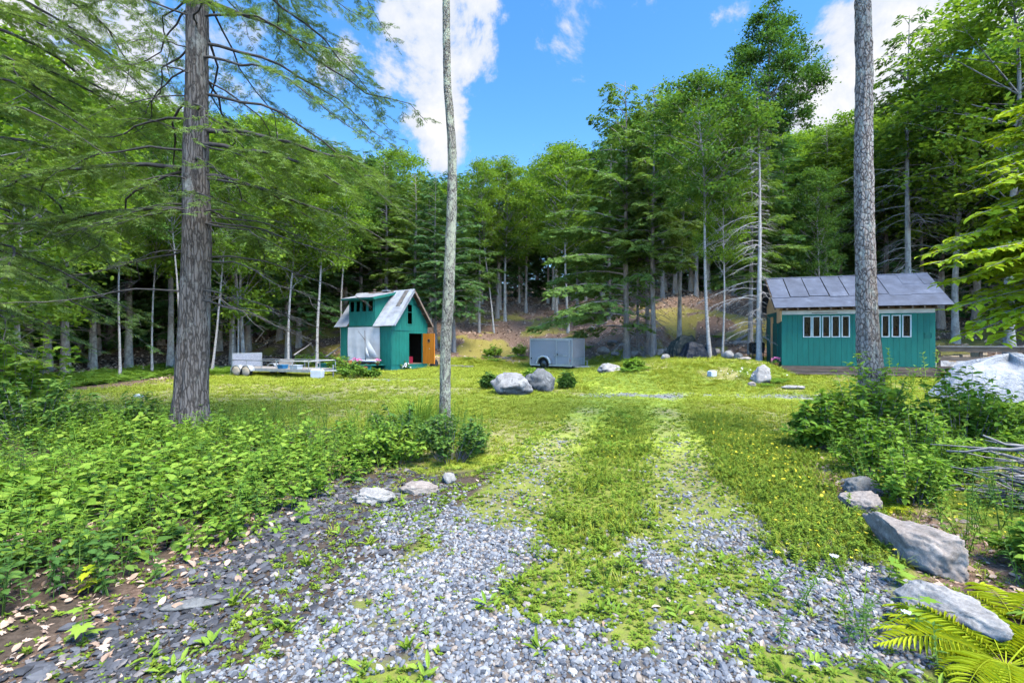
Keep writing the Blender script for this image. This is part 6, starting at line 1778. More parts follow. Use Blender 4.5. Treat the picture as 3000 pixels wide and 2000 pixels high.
# rocks at the drive's edge
def rock_at(X, Y, size, rz, mat, lb, seed, sink=.3, facets=6, amp=.3, tilt=(0, 0), nm='boulder', sub=5, fine=.045):
    me = rock_mesh(nm, mat, sub, size, seed, amp, 1.1, .8, facets, True, fine)
    o = link(nm, me, loc=(X, Y, H1(X, Y) + size[2] * (1 - 2 * sink)), rz=rz, label=lb, cat='boulder')
    o.rotation_euler = (tilt[0], tilt[1], rz)
rock_at(3.06, 3.62, (.18, .44, .23), .24, M['granite_tan'], 'long tan boulder with a high ridge at the driveway edge', 23, .28, 8, .25, (.05, .0))
rock_at(2.56, 2.80, (.125, .29, .14), .30, M['granite'], 'grey slab boulder half under the yellow fern', 25, .28, 7, .22)
rock_at(3.40, 4.66, (.17, .18, .14), .3, M['granite_tan'], 'rounded tan boulder at the far end of the driveway edge row', 27, .22, 3, .15)
rock_at(3.66, 4.98, (.17, .17, .14), 0, M['granite_dk'], 'round grey boulder tucked behind the rounded tan one', 28, .25, 3, .15)
rock_at(-1.42, 4.95, (.20, .12, .10), .15, M['granite'], 'grey knobbly rock at the rim of the seedling bed', 31, .3, 4, .3)
rock_at(-1.0, 5.2, (.20, .11, .085), -.1, M['granite_tan'], 'flat tan rock next to the knobbly one', 32, .3, 5, .25)
rock_at(-.74, 5.6, (.085, .085, .08), 0, M['granite'], 'fist-sized grey stone by the flat tan rock', 33, .25, 3, .2, sub=3)
rock_at(-2.0, 2.98, (.19, .06, .022), .28, M['granite_dk'], 'long flat slate slab lying on the dark chips', 35, .1, 7, .12, sub=4, fine=.015)
rock_at(-1.62, 7.9, (.14, .11, .05), .28, M['granite'], 'pale stone in the grass right of the bush', 36, .3, 4, .2, sub=3)
rock(402, 1166, 24, 10, M['plastic'], 'small white stone on the lawn left of the big hemlock', 37, .8, 3, 3, cat='rock', nm='rock')
g_ = ground(2086, 1103); bx_ = MB().box(-.13, .13, -.10, .10, 0, .19).hexa([(-.13, -.1, .19), (.13, -.1, .19), (.13, .1, .19), (-.13, .1, .19), (-.08, -.06, .23), (.09, -.06, .23), (.09, .06, .23), (-.08, .06, .23)]).build('salt_block', M['plastic'], None, loc=g_, rz=.4, label='white block sitting on the green mound', cat='block')

# ------------------------------------------------------------------ dark tarps, frame, stove
def drape(name, mat, lb, cat, c, lx, ly, h, seed, rz=0, folds=9, flat=.45, n=72, m=22, amp=.17, lump=.11, stretch_hem=1.0):
    """a tarpaulin thrown over a heap: flat-ish top, folds that deepen towards the hem"""
    rr_ = random.Random(seed); V = []; F = []
    ph = [rr_.uniform(0, 6.28) for _ in range(6)]
    for j in range(m + 1):
        s = j / m
        for i in range(n):
            a = 2 * PI * i / n
            sup = (abs(math.cos(a)) ** 3.2 + abs(math.sin(a)) ** 3.2) ** (-1 / 3.2)
            fold = (1 - 2 * abs(math.sin(a * folds / 2 + ph[0] + 1.2 * math.sin(a * 2 + ph[1])))) * .7 + math.sin(a * folds * 2.1 + ph[2]) * .25
            rad = sup * (s ** .8) * (1 + amp * fold * max(0, s - .35) / .65)
            x_, y_ = lx * rad * math.cos(a), ly * rad * math.sin(a)
            top = 1 - flat * s * s if s < .55 else (1 - flat * .3025) * (1 - ((s - .55) / .45) ** 1.25)
            z_ = h * top + (lump * 2.2 * mnoise.noise(Vector((x_ * 2.2 + seed, y_ * 2.2, s))) + lump * 1.3 * (.4 - abs(mnoise.noise(Vector((x_ * 3.1 - seed, y_ * 3.1, 4)))))) * (1 - s ** 3) + (.02 * fold if s > .9 else 0)
            V.append((x_, y_, max(0.0, z_) - (.02 if j == m else 0)))
    for j in range(m):
        for i in range(n): k_ = (i + 1) % n; F.append((j * n + i, j * n + k_, (j + 1) * n + k_, (j + 1) * n + i))
    return MB().add(V, F).build(name, mat, None, True, loc=c, rz=rz, label=lb, cat=cat)
g_ = ground(2040, 1050)
drape('covered_grill', M['bluetarp'], 'dark navy tarp drooping over a heap beside the leaning birch', 'tarp', (g_.x, g_.y + .3, g_.z), .62, .5, .72, 4, .2, 7, .5)
drape('covered_pile', M['greentarp'], 'long dark tarp over a higher pile behind the navy one', 'tarp', (g_.x - .15, g_.y + 1.3, H1(g_.x, g_.y + 1.3)), .85, .45, .95, 9, .15, 8, .25)
drape('covered_bundle', M['bluetarp'], 'low dark bundle between the two birches', 'tarp', (g_.x + .95, g_.y + .8, H1(g_.x + .95, g_.y + .8)), .35, .3, .45, 12, 0, 5, .4)
g_ = ground(1984, 1047)
fr0 = empty('metal_frame', g_, .25, label='blue-grey metal stand left of the tarp-covered heap', cat='stand')
for (x_, y_) in ((-.22, 0), (.32, 0), (-.22, .4), (.32, .4)): MB().tube([(x_, y_, 0), (x_, y_, .5)], .02, 5).build('leg', M['black'], fr0)
MB().tube([(-.22, 0, .15), (.32, 0, .15)], .016, 5).build('stretcher', M['black'], fr0)
MB().hexa([(-.34, -.05, .5), (.36, -.05, .5), (.36, .45, .5), (-.34, .45, .5), (-.4, -.08, .56), (.4, -.08, .56), (.4, .48, .56), (-.4, .48, .56)]).build('tray', M['steelgal'], fr0)
g_ = ground(2222, 1057)
sv = empty('barrel_stove', g_, -.15, label='black barrel stove on thin legs beside the larger cabin', cat='stove')
prof = [(.30 * math.cos(a), .58 + .26 * math.sin(a)) for a in np.linspace(-PI * .95, -.05 * PI, 12)] + [(.30, .84), (-.30, .84)]
MB().prism(prof, 1, 0, .5).build('firebox', M['black'], sv); MB().prism([(-.32, .842), (.32, .842), (.22, .93), (-.22, .93)], 1, -.02, .52).build('lid', M['black'], sv)
for (x_, y_) in ((-.26, .03), (.26, .03), (-.26, .47), (.26, .47)): MB().tube([(x_, y_, 0), (x_ * .95, y_, .5)], .02, 5).build('leg', M['black'], sv)
MB().tube([(-.25, .03, .2), (.25, .03, .2)], .014, 5).build('stretcher', M['black'], sv); MB().tube([(-.1, -.03, .75), (.1, -.03, .75)], .014, 5).build('handle', M['steelgal'], sv); bx('damper', M['steelgal'], sv, -.06, .06, .2, .3, .932, .97)

# ------------------------------------------------------------------ white tarp heap
def white_heap():
    n, m_ = 140, 46; V = []; F = []
    rr_ = random.Random(2); cx, cy_ = 14.15, 13.6; z0 = H1(12, 12.6)
    for j in range(m_ + 1):
        s = j / m_
        for i in range(n):
            a = 2 * PI * i / n
            sup = (abs(math.cos(a)) ** 2.6 + abs(math.sin(a)) ** 2.6) ** (-1 / 2.6)
            pole = .5 + .5 * math.cos(a * 5 + .5)
            ridge_ = max(0, math.cos(a * 5 + .5)) ** 6
            fine = math.sin(a * 17 + 2 * math.sin(a * 3)) * .5 + math.sin(a * 31 + 1) * .3
            rad = sup * (s ** .95) * (1 + (.11 * fine + .10 * (ridge_ - .3)) * max(0, s - .25))
            x_, y_ = 1.85 * rad * math.cos(a), 1.1 * rad * math.sin(a)
            prof = (1 - s) ** 1.0 if s < .001 else 0
            h = 1.30 * (1 - .50 * s ** 1.3) if s < .62 else 1.30 * (1 - .50 * .62 ** 1.3) * (1 - ((s - .62) / .38) ** 1.15)
            h = h * (.86 + .16 * ridge_) + (.09 * mnoise.noise(Vector((x_ * 1.9, y_ * 1.9, 3))) + .05 * (.4 - abs(mnoise.noise(Vector((x_ * 3.4, y_ * 3.4, 8)))))) * (1 - s ** 4) - .10 * (1 - pole) * math.sin(min(1, s * 1.6) * PI) * .6
            V.append((x_, y_, max(h, 0) - (.015 if j == m_ else 0)))
    for j in range(m_):
        for i in range(n): k_ = (i + 1) % n; F.append((j * n + i, j * n + k_, (j + 1) * n + k_, (j + 1) * n + i))
    MB().add(V, F).build('white_tarpaulin', M['whitetarp'], None, True, loc=(cx, cy_, z0), rz=-.35, label='big white tarpaulin draped over a heap before the rail fence', cat='tarp')
white_heap()

# ------------------------------------------------------------------ rail fence of the deck
f0 = at(2744, 1050, 19.2); f1 = at(3080, 1050, 17.6)
aF = math.atan2(f1.y - f0.y, f1.x - f0.x); LF = math.hypot(f1.x - f0.x, f1.y - f0.y)
fn = empty('rail_fence', (f0.x, f0.y, 0.4), aF, label='brown plank rail fence running right from the larger cabin', cat='fence')
zf = lambda py: CAMZ + (1000 - py) * 18.8 / FPX - .4
for (ya, yb) in ((1016, 1030), (1045, 1057), (1074, 1085)):
    h0_, h1_ = zf(yb), zf(ya); k = 0; u = 0.0
    while u < LF: bx('rail', M['oldwood'], fn, u + .004, min(u + 2.4, LF), -.02 - .004 * (k % 2), .018, h0_, h1_); u += 2.4; k += 1
bx('top_rail', M['greywood'], fn, 0, LF, -.06, .08, zf(1016) + .001, zf(1016) + .035)
u = .03
while u < LF: bx('post', M['oldwood'], fn, u, u + .1, .0185, .12, -.6, zf(1016)); u += 1.25
for k in range(7): bx('deck_plank', M['oldwood'], fn, -.0, LF, .15 + k * .2, .34 + k * .2, zf(1087) - .04, zf(1087))
q = at(2800, 1065, 20.2)
drape('grey_tarp', M['whitetarp'], 'crumpled pale sheet lying behind the rail fence', 'tarp', (q.x, q.y, .45), 1.0, .5, .28, 21, 0, 9, .5, 48, 12)
rr_ = random.Random(5)
for k in range(5):
    X, Y = q.x + .8 + k * .45, 21.6 + rr_.uniform(-.3, .3); z0 = H1(X, Y)
    cr_ = empty('firewood_crate', (X, Y, z0), rr_.uniform(-.2, .2), label='slatted wooden crate behind the rail fence', cat='crate', group='crates behind the rail fence')
    for zz in (.05, .25, .45): bx('slat', M['rawwood'], cr_, -.2, .2, -.2, -.18, zz, zz + .1)
    for zz in (.05, .25, .45): bx('slat', M['rawwood'], cr_, -.2, .2, .18, .2, zz, zz + .1)
    for xx in (-.2, .17): bx('post', M['rawwood'], cr_, xx, xx + .03, -.179, .179, 0, .58)

# ------------------------------------------------------------------ wood pile by the small cabin, boards, brush heap
g_ = ground(1278, 1074); 
for k in range(24):
    r_, c_ = divmod(k, 6); X = g_.x - .45 + c_ * .16 + (r_ % 2) * .08; Z = g_.z + .08 + r_ * .145
    lg = MB().tube([(0, 0, 0), (0, .42, 0)], .075, 9).build('split_log', M['rawwood'], None, loc=(X, g_.y + .5, Z), label='split log stacked beside the open orange door', cat='log', group='firewood stack beside the small cabin')
    lg.rotation_euler = (0, rr_.uniform(0, 3), rr_.uniform(-.06, .06))
drape('blue_sack', M['bluetarp'], 'blue and white sack slumped before the firewood', 'sack', (g_.x - .15, g_.y + .1, g_.z), .28, .2, .32, 31, 0, 5, .4, 32, 10)
for (px, py, ln, rz, lb) in ((1330, 1074, 1.1, .2, 'dark plank on the grass right of the firewood'), (1365, 1076, .9, -.1, 'grey plank on the grass beyond the thin trunk')):
    q = ground(px, py); MB().box(-ln / 2, ln / 2, -.12, .12, .02, .09).build('plank', M['greywood'], None, loc=q, rz=rz, label=lb, cat='plank')
# fallen trunks and poles
def fallen(p, q, r_, lb, mat='deadwood', grp='fallen wood on the slope', nm='fallen_log'):
    p, q = Vector(p), Vector(q); n = 9; path = [tuple(p.lerp(q, i / (n - 1)) - p + Vector((0, 0, .06 * math.sin(i * .9) * (p - q).length * .1))) for i in range(n)]
    MB().tube(path, [r_ * (1 - .5 * i / (n - 1)) for i in range(n)], 8).build(nm, M[mat], None, True, loc=p, label=lb, cat='log', group=grp)
def gp(px, py, up=.1): q = ground(px, py); return (q.x, q.y, q.z + up)
fallen(gp(2160, 1002), gp(2200, 978), .10, 'grey fallen log lying up the slope behind the stove')
fallen(gp(2150, 1014, .15), gp(2206, 1006, .15), .14, 'mossy fallen log right of the white-barked birch', 'bark_far')
fallen(gp(1745, 958), gp(1778, 950), .09, 'short dead log on the slope above the cargo trailer')
fallen(at(955, 1045, 28.5), at(1000, 1014, 28.6), .05, 'thin pole leaning on the left wall of the small cabin', grp='poles by the small cabin', nm='pole')
fallen(at(862, 1040, 27), at(912, 1005, 29), .05, 'dead branch leaning between the two birches by the small cabin', grp='poles by the small cabin', nm='pole')
fallen(gp(1385, 950), gp(1460, 958), .08, 'dark dead limb on the shaded slope', 'bark_far')
def sticks(lb, c, n, ln, r_, seed, spread, h, rz, grp):
    rr2 = random.Random(seed)
    for k in range(n):
        a = rz + rr2.gauss(0, .5); l2 = ln * rr2.uniform(.45, 1.1)
        f = rr2.random()
        o = Vector((c[0] + rr2.gauss(0, spread), c[1] + rr2.gauss(0, spread * .8), 0)); o.z = H1(o.x, o.y) + h * f * rr2.uniform(.2, 1) + .03
        d_ = Vector((math.cos(a), math.sin(a), rr2.uniform(-.25, .3) if f > .2 else .02)); path = []
        for i in range(6): path.append(tuple(d_ * l2 * (i / 5 - .5) + Vector((rr2.gauss(0, .02), rr2.gauss(0, .02), rr2.gauss(0, .02))) * l2))
        rk = r_ * rr2.uniform(.4, 1.3)
        MB().tube(path, [rk * (1 - .12 * i) for i in range(6)], 6).build('stick', M['deadwood'], None, True, loc=o, label=lb, cat='stick', group=grp)
sticks('grey dead stick in the brush heap at the right edge', (4.98, 4.35), 120, .9, .021, 3, .21, .66, 2.3, 'sticks of the brush heap')
sticks('twig in the little brush pile left of the cargo trailer', ground(1485, 1054)[:2], 14, .8, .02, 4, .25, .2, .4, 'twigs of the little pile')
# ------------------------------------------------------------------ shrubs, ferns and single plants
def shrub(px, py, wpx, hpx, lb, mat, L=.10, n=900, seed=1, d=None, tp=OV, wd=.55, cat='bush', nm='bush', dy=.8, group=None, cone=.0, X=None, Y=None, w=None, h=None):
    if X is None:
        g_ = ground(px, py) if d is None else at(px, py, d); X, Y = g_.x, g_.y
        w = wpx * Y / FPX / 2; h = hpx * Y / FPX
        Y += w * dy * .4
    rr_ = np.random.default_rng(seed)
    rt = empty(nm, (X, Y, H1(X, Y)), label=lb, cat=cat, group=group)
    A_ = Acc(); ns = max(6, int(n / 42)); Ps = []; Ds = []
    for i in range(ns):
        a = rr_.uniform(0, 6.28); r_ = math.sqrt(rr_.random()); hh = h * (1 - .45 * r_ ** 2 - cone * r_) * rr_.uniform(.75, 1.12)
        e = np.array([math.cos(a) * r_ * w, math.sin(a) * r_ * w * dy, hh]); b0 = e * [.35, .35, 0]
        q = np.linspace(0, 1, 4)[:, None]; path = b0 + (e - b0) * q + np.array([0, 0, .12 * h]) * q * (1 - q) - np.array([0, 0, .03]) * (1 - q)
        V, F = tube_arr(path, [.007, .006, .004, .002], 3); A_.add(V, F)
        k = max(4, n // ns); f_ = rr_.uniform(.25, 1.03, k) ** .8
        P = np.stack([np.interp(f_, q[:, 0], path[:, j]) for j in range(3)], -1)
        aa = rr_.uniform(0, 6.28, k); el = rr_.normal(.05, .3, k)
        Ps.append(P + rr_.normal(0, .25 * L, (k, 3))); Ds.append(np.stack([np.cos(aa) * np.cos(el), np.sin(aa) * np.cos(el), np.sin(el)], -1))
    P = np.concatenate(Ps); D = np.concatenate(Ds); k = len(P); P[:, 2] = np.maximum(P[:, 2], .02)
    L_ = L * rr_.uniform(.55, 1.15, k)
    V, F = leaves(P, D, np.tile([0, 0, 1.0], (k, 1)) + rr_.normal(0, .3, (k, 3)), L_, L_ * wd, tp)
    link('stem', A_.mesh('stem', M['bark_far'], True), rt)
    link('foliage', npmesh('foliage', V, fix_tris(F), M[mat]), rt)
    return rt

def fern(X, Y, Rf, n, lb, mat, seed, nm='fern', up=.9, pin=14, group=None, arc=(0, 6.28)):
    """a crown of arching fronds, each with paired leaflets"""
    rr_ = np.random.default_rng(seed)
    rt = empty(nm, (X, Y, H1(X, Y)), label=lb, cat='fern', group=group)
    for i in range(n):
        a = arc[0] + (arc[1] - arc[0]) * (i + rr_.uniform(-.3, .3)) / n; Lf = Rf * rr_.uniform(.75, 1.1); e0 = up * rr_.uniform(.75, 1.15)
        q = np.linspace(0, 1, 12)
        path = np.stack([np.cos(a) * Lf * q * .92, np.sin(a) * Lf * q * .92, Lf * (e0 * q - (e0 * .95) * q ** 2.1)], -1)
        A_ = Acc(); V, F = tube_arr(path, np.linspace(.004, .0015, 12) * (Rf / .6), 3); A_.add(V, F)
        s = np.repeat(np.linspace(.14, .99, pin), 2); sg = np.tile([-1, 1], pin)
        P = np.stack([np.interp(s, q, path[:, j]) for j in range(3)], -1)
        ang = a + sg * np.radians(np.interp(s, [0, .6, 1], [80, 66, 35])); lp = Lf * .26 * np.sin(np.clip(s * .95 + .05, 0, 1) ** .65 * PI) ** .8 + .015
        D = np.stack([np.cos(ang), np.sin(ang), rr_.normal(-.12, .08, len(s))], -1)
        V, F = leaves(P, D, np.tile([0, 0, 1.0], (len(s), 1)) + rr_.normal(0, .1, (len(s), 3)), lp, np.full(len(s), Lf * .62 / pin), OV)
        Fs = fix_tris(F); n0 = A_.n
        me = npmesh('frond', np.concatenate(A_.V + [V]), [np.concatenate(A_.F), Fs[0] + n0, Fs[1] + n0], M[mat])
        link('frond', me, rt)
    return rt

# bottom corner fern and companions
fern(2.50, 2.42, .60, 17, 'bright yellow-green fern sprawling over the slab boulder', 'fern', 1, up=.7, pin=25)
fern(2.92, 2.75, .50, 10, 'second yellow fern at the right frame edge', 'fern', 2, up=.7, pin=24)
fern(3.62, 4.65, .28, 9, 'little bright fern between the tan boulders', 'fern', 3, up=.8)
fern(3.15, 2.55, .45, 9, 'green fern behind the yellow ones', 'fern_green', 4, up=.9)
for k, (px, py, r_, lb) in enumerate([(2265, 1122, .55, 'pale fern right of the rounded boulder at the landing'), (2248, 1132, .4, 'fern low in front of the rounded boulder'), (2285, 1118, .5, 'tall fern by the timber base of the larger cabin'),
        (1850, 1090, .65, 'fern clump under the hemlock cluster'), (1872, 1084, .6, 'fern clump nearest the hemlock roots'), (1828, 1086, .5, 'fern clump beside the flat ledge rock'), (1890, 1082, .45, 'small fern at the hemlock roots'),
        (1428, 1050, .6, 'fern patch on the slope foot left of the cargo trailer'), (1450, 1058, .7, 'bright fern before the twig pile'), (1500, 1048, .7, 'fern behind the left end of the cargo trailer'), (1530, 1052, .6, 'fern touching the cargo trailer rear'),
        (2100, 990, .5, 'bright fern between the birches on the slope'), (1726, 1020, .6, 'fern behind the cargo trailer nose'), (1372, 1052, .5, 'fern right of the thin trunk at the slope foot')]):
    g_ = ground(px, py); fern(g_.x, g_.y, r_, 9, lb, 'fern_green', 50 + k, up=.95, pin=9, group='ferns round the clearing')
rr_ = np.random.default_rng(9)
P = []
for k in range(420):
    px = rr_.uniform(130, 520); py = np.interp(px, [130, 520], [1145, 1100]) - rr_.uniform(0, 32); q = ground(px, py); P.append((q.x, q.y, q.z))
for k in range(160):
    px = rr_.uniform(590, 700); py = rr_.uniform(1085, 1100); q = ground(px, py); P.append((q.x, q.y, q.z))
P = np.array(P); n = len(P)
def fern_mesh(seed, n=7, Rf=.5, mat='fern_green', pin=8):
    rr_ = np.random.default_rng(seed); Vs = []; Fs = []; n0 = 0
    for i in range(n):
        a = 6.28 * i / n + rr_.uniform(-.3, .3); Lf = Rf * rr_.uniform(.7, 1.1); q = np.linspace(0, 1, 8); e0 = rr_.uniform(.6, 1.1)
        path = np.stack([np.cos(a) * Lf * q * .9, np.sin(a) * Lf * q * .9, Lf * (e0 * q - e0 * .8 * q ** 2.1)], -1)
        s = np.repeat(np.linspace(.15, .98, pin), 2); sg = np.tile([-1, 1], pin)
        Pp = np.stack([np.interp(s, q, path[:, j]) for j in range(3)], -1); ang = a + sg * R(65)
        V, F = leaves(Pp, np.stack([np.cos(ang), np.sin(ang), np.full(len(s), -.1)], -1), np.tile([0, 0, 1.0], (len(s), 1)), Lf * .27 * np.sin(np.clip(s, .05, .97) ** .6 * PI) + .02, np.full(len(s), Lf * .08), KT)
        Vs.append(V); Fs.append(F + n0); n0 += len(V)
    return npmesh('fern', np.concatenate(Vs), np.concatenate(Fs), M[mat])
scatter('fern_bed', [fern_mesh(i) for i in range(3)], P, np.stack([rr_.normal(0, .15, n), rr_.normal(0, .15, n), rr_.uniform(0, 6.28, n)], -1), rr_.uniform(.8, 1.6, n), rr_.integers(0, 3, n),
        'band of pale ferns along the edge of the dark wood', 'ferns')

# dark bush round the thin trunk, tall grass tuft, seedlings
shrub(0, 0, 0, 0, 'dark glossy bush at the foot of the thin trunk', 'cover_dark', .075, 2000, 2, wd=.6, X=-.85, Y=6.6, w=.62, h=.60)
shrub(0, 0, 0, 0, 'green bush left of the dark glossy bush', 'cover', .085, 1300, 3, wd=.6, X=-1.65, Y=6.5, w=.6, h=.5)
shrub(0, 0, 0, 0, 'leafy bush hiding the foot of the thin trunk from the left', 'cover_dark', .08, 1400, 6, wd=.55, X=-1.75, Y=7.7, w=.7, h=.65)
shrub(1400, 1330, 70, 62, 'small dark bush spilling onto the lawn right of the thin trunk', 'cover_dark', .06, 420, 4)
g_ = ground(1225, 1262)
tg = empty('tall_grass', g_, label='tall arching grass tuft left of the thin trunk', cat='grass')
link('tuft', blades(220, .8, .013, .45, .6, 5, M['tallgrass'], 5), tg)
link('foliage', leafy(22, .6, .09, .2, 77, M['tallgrass'], KT, .6, stems=16), tg)
# bed by the small cabin and deck
for k, (px, py, w_, h_, mt, lb) in enumerate([(1035, 1108, 105, 42, 'fern_green', 'lush pale green plant mound before the deck'), (985, 1100, 80, 50, 'fern_green', 'leafy plant mound behind the jerrycan'), (890, 1078, 110, 42, 'fern_green', 'bright leafy growth behind the flatbed trailer'),
        (945, 1072, 90, 40, 'cover', 'light leafy plants left of the deck'), (1085, 1106, 50, 22, 'fern_green', 'low plants by the deck step'), (1170, 1084, 60, 24, 'cover_dark', 'dark leafy plants under the gable wall'),
        (1430, 1142, 55, 46, 'cover_dark', 'bushy clump left of the pale cracked boulder'), (1555, 1112, 40, 30, 'cover', 'weeds sprouting between the pair of boulders'), (1660, 1140, 46, 48, 'cover_dark', 'dark little shrub right of the lichened boulder'),
        (1860, 1084, 60, 34, 'cover', 'leafy weeds under the front hemlock cluster'), (1445, 1048, 60, 34, 'cover', 'bright brambles at the slope foot'), (1524, 1046, 50, 34, 'cover', 'brambles behind the cargo trailer')]):
    shrub(px, py, w_, h_, lb, mt, .17, 1000, 100 + k, wd=.45, group='low leafy clumps round the clearing')
g_ = ground(1178, 1085)
dsy = empty('daisy_clump', g_, label='white daisies blooming under the gable wall of the small cabin', cat='flowers')
k = 50; P = np.stack([rr_.normal(0, .25, k), rr_.normal(0, .15, k), rr_.uniform(.15, .4, k)], -1)
V, F = leaves(P, rr_.normal(0, 1, (k, 3)), np.tile([0, -.5, 1.0], (k, 1)), np.full(k, .07), np.full(k, .07), KT); link('blossom', npmesh('blossom', V, F, M['white_petal']), dsy)
link('foliage', leafy(14, .35, .08, .3, 88, M['cover_dark'], KT, .5, stems=9), dsy)
g_ = ground(2185, 1110)
dsy = empty('daisy_clump', g_, label='white daisies on the mound left of the rounded boulder', cat='flowers')
k = 34; P = np.stack([rr_.normal(0, .5, k), rr_.normal(0, .25, k), rr_.uniform(.1, .4, k)], -1)
V, F = leaves(P, rr_.normal(0, 1, (k, 3)), np.tile([0, -.5, 1.0], (k, 1)), np.full(k, .05), np.full(k, .05), KT); link('blossom', npmesh('blossom', V, F, M['white_petal']), dsy)
link('foliage', leafy(14, .4, .08, .25, 89, M['tallgrass'], KT, .5, stems=14), dsy)

# maple saplings and bushes at the two sides
shrub(0, 0, 0, 0, 'bright maple sapling at the left frame edge', 'cover', .15, 1500, 11, tp=MP, wd=1.0, cat='sapling', nm='sapling', X=-8.55, Y=8.3, w=.95, h=1.75)
shrub(0, 0, 0, 0, 'dark leafy bush below the bright maple sapling', 'cover_dark', .12, 1300, 12, X=-7.6, Y=7.6, w=1.1, h=.95)
shrub(0, 0, 0, 0, 'bush of small leaves at the rim of the seedling bed near the left edge', 'cover_dark', .09, 900, 13, X=-6.6, Y=8.0, w=.8, h=.75)
for k, (X, Y, w_, h_, mt, lb) in enumerate([(5.3, 7.2, .85, 1.05, 'cover', 'leafy raspberry thicket right of the scaly trunk'), (6.2, 6.6, .9, 1.0, 'cover', 'broad raspberry thicket in the middle of the right border'), (4.55, 7.0, .5, .75, 'cover', 'raspberry canes left of the scaly trunk'),
        (7.2, 7.2, .9, .75, 'cover', 'deep green bush below the white tarpaulin'), (5.0, 5.9, .6, .7, 'cover', 'upright weeds before the raspberry thicket'), (4.3, 5.7, .45, .55, 'cover', 'pale weeds behind the round grey boulder'),
        (6.9, 8.9, .8, .95, 'cover', 'leafy weeds against the larger cabin base'), (3.9, 4.7, .4, .5, 'cover', 'bushy weeds right of the long tan boulder'), (3.75, 3.3, .4, .32, 'cover', 'bushy weeds right of the slab boulder'), (4.9, 5.4, .5, .5, 'cover', 'leafy weeds behind the brush heap')]):
    shrub(0, 0, 0, 0, lb, mt, .115 if k < 4 else .085, 1900 if k < 4 else 1000, 140 + k, X=X, Y=Y, w=w_, h=h_ * 1.2, wd=.5, cone=.2, group='thickets of the right border')
# tall flowering weeds near the cabin
for k, (px, py, h_) in enumerate(((2600, 1180, 1.5), (2660, 1175, 1.2), (2725, 1170, 1.45), (2490, 1110, .7))):
    q = at(px, py, 10.5); rt = empty('tall_weed', (q.x, q.y, H1(q.x, q.y)), label=('tallest flowering weed right of the scaly trunk', 'mid-height flowering weed in front of the cabin windows', 'flowering weed at the right corner of the larger cabin', 'small weed at the timber base left of the scaly trunk')[k], cat='weed')
    link('stem', leafy(34, h_, .12, .35, 600 + k, M['cover'], KT, .7, stems=3), rt)
# wild carrot in the gravel
q = (1.92, 2.62); rt = empty('wild_carrot', (q[0], q[1], H1(*q)), label='wiry wild carrot plant with pale umbels in the gravel', cat='weed')
link('foliage', leafy(26, .22, .05, .3, 71, M['cover_dark'], KT, .6, stems=12, lean=.4), rt)
for k, (ex, ey, ez) in enumerate(((-.14, .02, .47), (.10, .1, .36), (.2, -.05, .2))):
    s_ = MB().tube([(0, 0, 0), (ex * .4, ey * .4, ez * .55), (ex, ey, ez)], .003, 4).build('stem', M['tallgrass'], rt)
    u = MB()
    for j in range(16):
        a = j * 2.4; r_ = .022 * math.sqrt(j / 16); u.box(ex + r_ * math.cos(a) - .003, ex + r_ * math.cos(a) + .003, ey + r_ * math.sin(a) - .003, ey + r_ * math.sin(a) + .003, ez + .004, ez + .008)
    u.build('umbel', M['white_petal'], s_)
# maple seedlings at the litter edge
for k, (X, Y, lb) in enumerate(((-2.35, 2.62, 'three-leaf maple seedling at the edge of the slate chips'), (-1.9, 4.3, 'maple seedling left of the knobbly rock'), (-2.75, 3.1, 'yellowing maple seedling among fallen leaves'), (2.62, 3.25, 'maple seedling before the slab boulder'), (2.35, 2.75, 'grape-like seedling beside the slab boulder'))):
    rt = empty('seedling', (X, Y, H1(X, Y)), .7 * k, label=lb, cat='seedling'); link('foliage', leafy(6, .2, .13, 1.0, 700 + k, M['cover' if k != 2 else 'fern'], MP, .2), rt)
for k, (X, Y) in enumerate(((-1.5, 3.5), (-1.15, 3.9), (.15, 2.55), (-.55, 2.55), (.55, 2.9), (-1.75, 3.0), (1.35, 2.35), (.05, 3.25))):
    rt = empty('dandelion', (X, Y, H1(X, Y)), k, label='dandelion rosette in the gravel', cat='weed', group='dandelion rosettes in the gravel')
    link('leaf_rosette', rosette(10, .095, .026, 1.1, 800 + k, M['weed'], OV), rt)

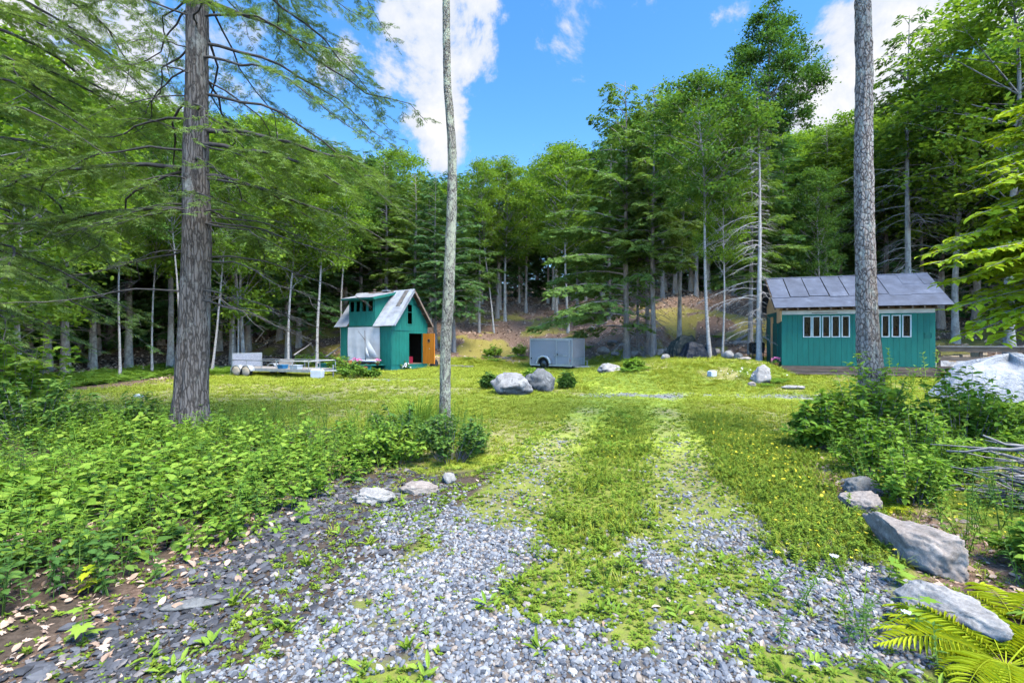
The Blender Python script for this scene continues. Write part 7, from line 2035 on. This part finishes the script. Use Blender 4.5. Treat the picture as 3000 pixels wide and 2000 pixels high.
# ------------------------------------------------------------------ beech reaching in from the right
bt_ = empty('beech_tree', (9.6, 6.9, H1(9.6, 6.9)), label='bright beech whose leafy branches reach in from the right edge', cat='tree')
B0_ = Vector(bt_.location)
(tmn, _c) = conifer('beech', 430, 12, .16, .92, .3, 3, M['bark_pale'], M['beech'], nside=12, sway=.1)
link('trunk', tmn, bt_)
rr_ = np.random.default_rng(31)
A_ = Acc(); Ps = []; Ds = []; Ls = []
BR = [  # tip px, tip py, start py, depth
 (2712, 745, 640, 6.6), (2735, 770, 700, 6.2), (2790, 905, 800, 6.3), (2740, 720, 660, 7.0), (2830, 985, 830, 6.0), (2760, 830, 740, 6.8), (2800, 700, 600, 6.4), (2850, 560, 470, 6.6),
 (2870, 625, 540, 6.3), (2890, 480, 380, 6.6), (2930, 400, 300, 6.8), (2900, 780, 700, 5.8), (2860, 860, 780, 6.9), (2930, 620, 520, 7.2), (2950, 330, 230, 6.4), (2940, 900, 840, 6.4), (2780, 780, 690, 7.3), (2960, 720, 650, 6.0), (2860, 950, 860, 6.8), (2925, 535, 450, 6.0)]
BR += [(px + rr_.uniform(0, 130), py + rr_.uniform(-45, 45), sy + rr_.uniform(-40, 40), d_ + rr_.uniform(-.5, .6)) for (px, py, sy, d_) in BR for _ in range(2)]
for (px, py, sy, d_) in BR:
    tip = np.array(at(px, py, d_)); st_ = np.array(at(3280, sy, d_ + .3)); q = np.linspace(0, 1, 10)[:, None]
    mid = (tip + st_) / 2 + np.array([0, 0, .12])
    path = (1 - q) ** 2 * st_ + 2 * q * (1 - q) * mid + q ** 2 * tip
    V, F = tube_arr(path - np.array(B0_), np.linspace(.012, .002, 10), 4); A_.add(V, F)
    main = tip - st_; a = math.atan2(main[1], main[0])
    for s in np.linspace(.1, 1, 30):
        b0 = np.array([np.interp(s, q[:, 0], path[:, j]) for j in range(3)])
        for sg in (-1, 1):
            lt = (.55 * (1.05 - s) + .08) * rr_.uniform(.5, 1.2); ang = a + sg * rr_.normal(.8, .2)
            m_ = max(1, int(lt / .075)); f_ = (np.arange(m_) + .6) / m_
            tw = b0 + np.stack([np.cos(ang) * lt * f_, np.sin(ang) * lt * f_, -.25 * lt * f_], -1)
            V, F = tube_arr(np.stack([b0, (b0 + tw[-1]) / 2, tw[-1]]) - np.array(B0_), .002, 3); A_.add(V, F)
            an2 = ang + np.where(np.arange(m_) % 2 == 0, 1, -1) * rr_.uniform(.2, .8, m_)
            Ps.append(tw); Ds.append(np.stack([np.cos(an2), np.sin(an2), rr_.normal(-.3, .2, m_)], -1)); Ls.append(rr_.uniform(.10, .165, m_))
P = np.concatenate(Ps) - np.array(B0_); D = np.concatenate(Ds); L_ = np.concatenate(Ls); k = len(P)
V, F = leaves(P, D, np.tile([0, 0, 1.0], (k, 1)) + rr_.normal(0, .25, (k, 3)), L_, L_ * .55, OV)
link('bough', A_.mesh('bough', M['bark_pale'], True), bt_)
link('crown', npmesh('crown', V, fix_tris(F), M['beech']), bt_)
print('objects', len(COL.objects), 'tris', sum(len(m_.polygons) for m_ in bpy.data.meshes))
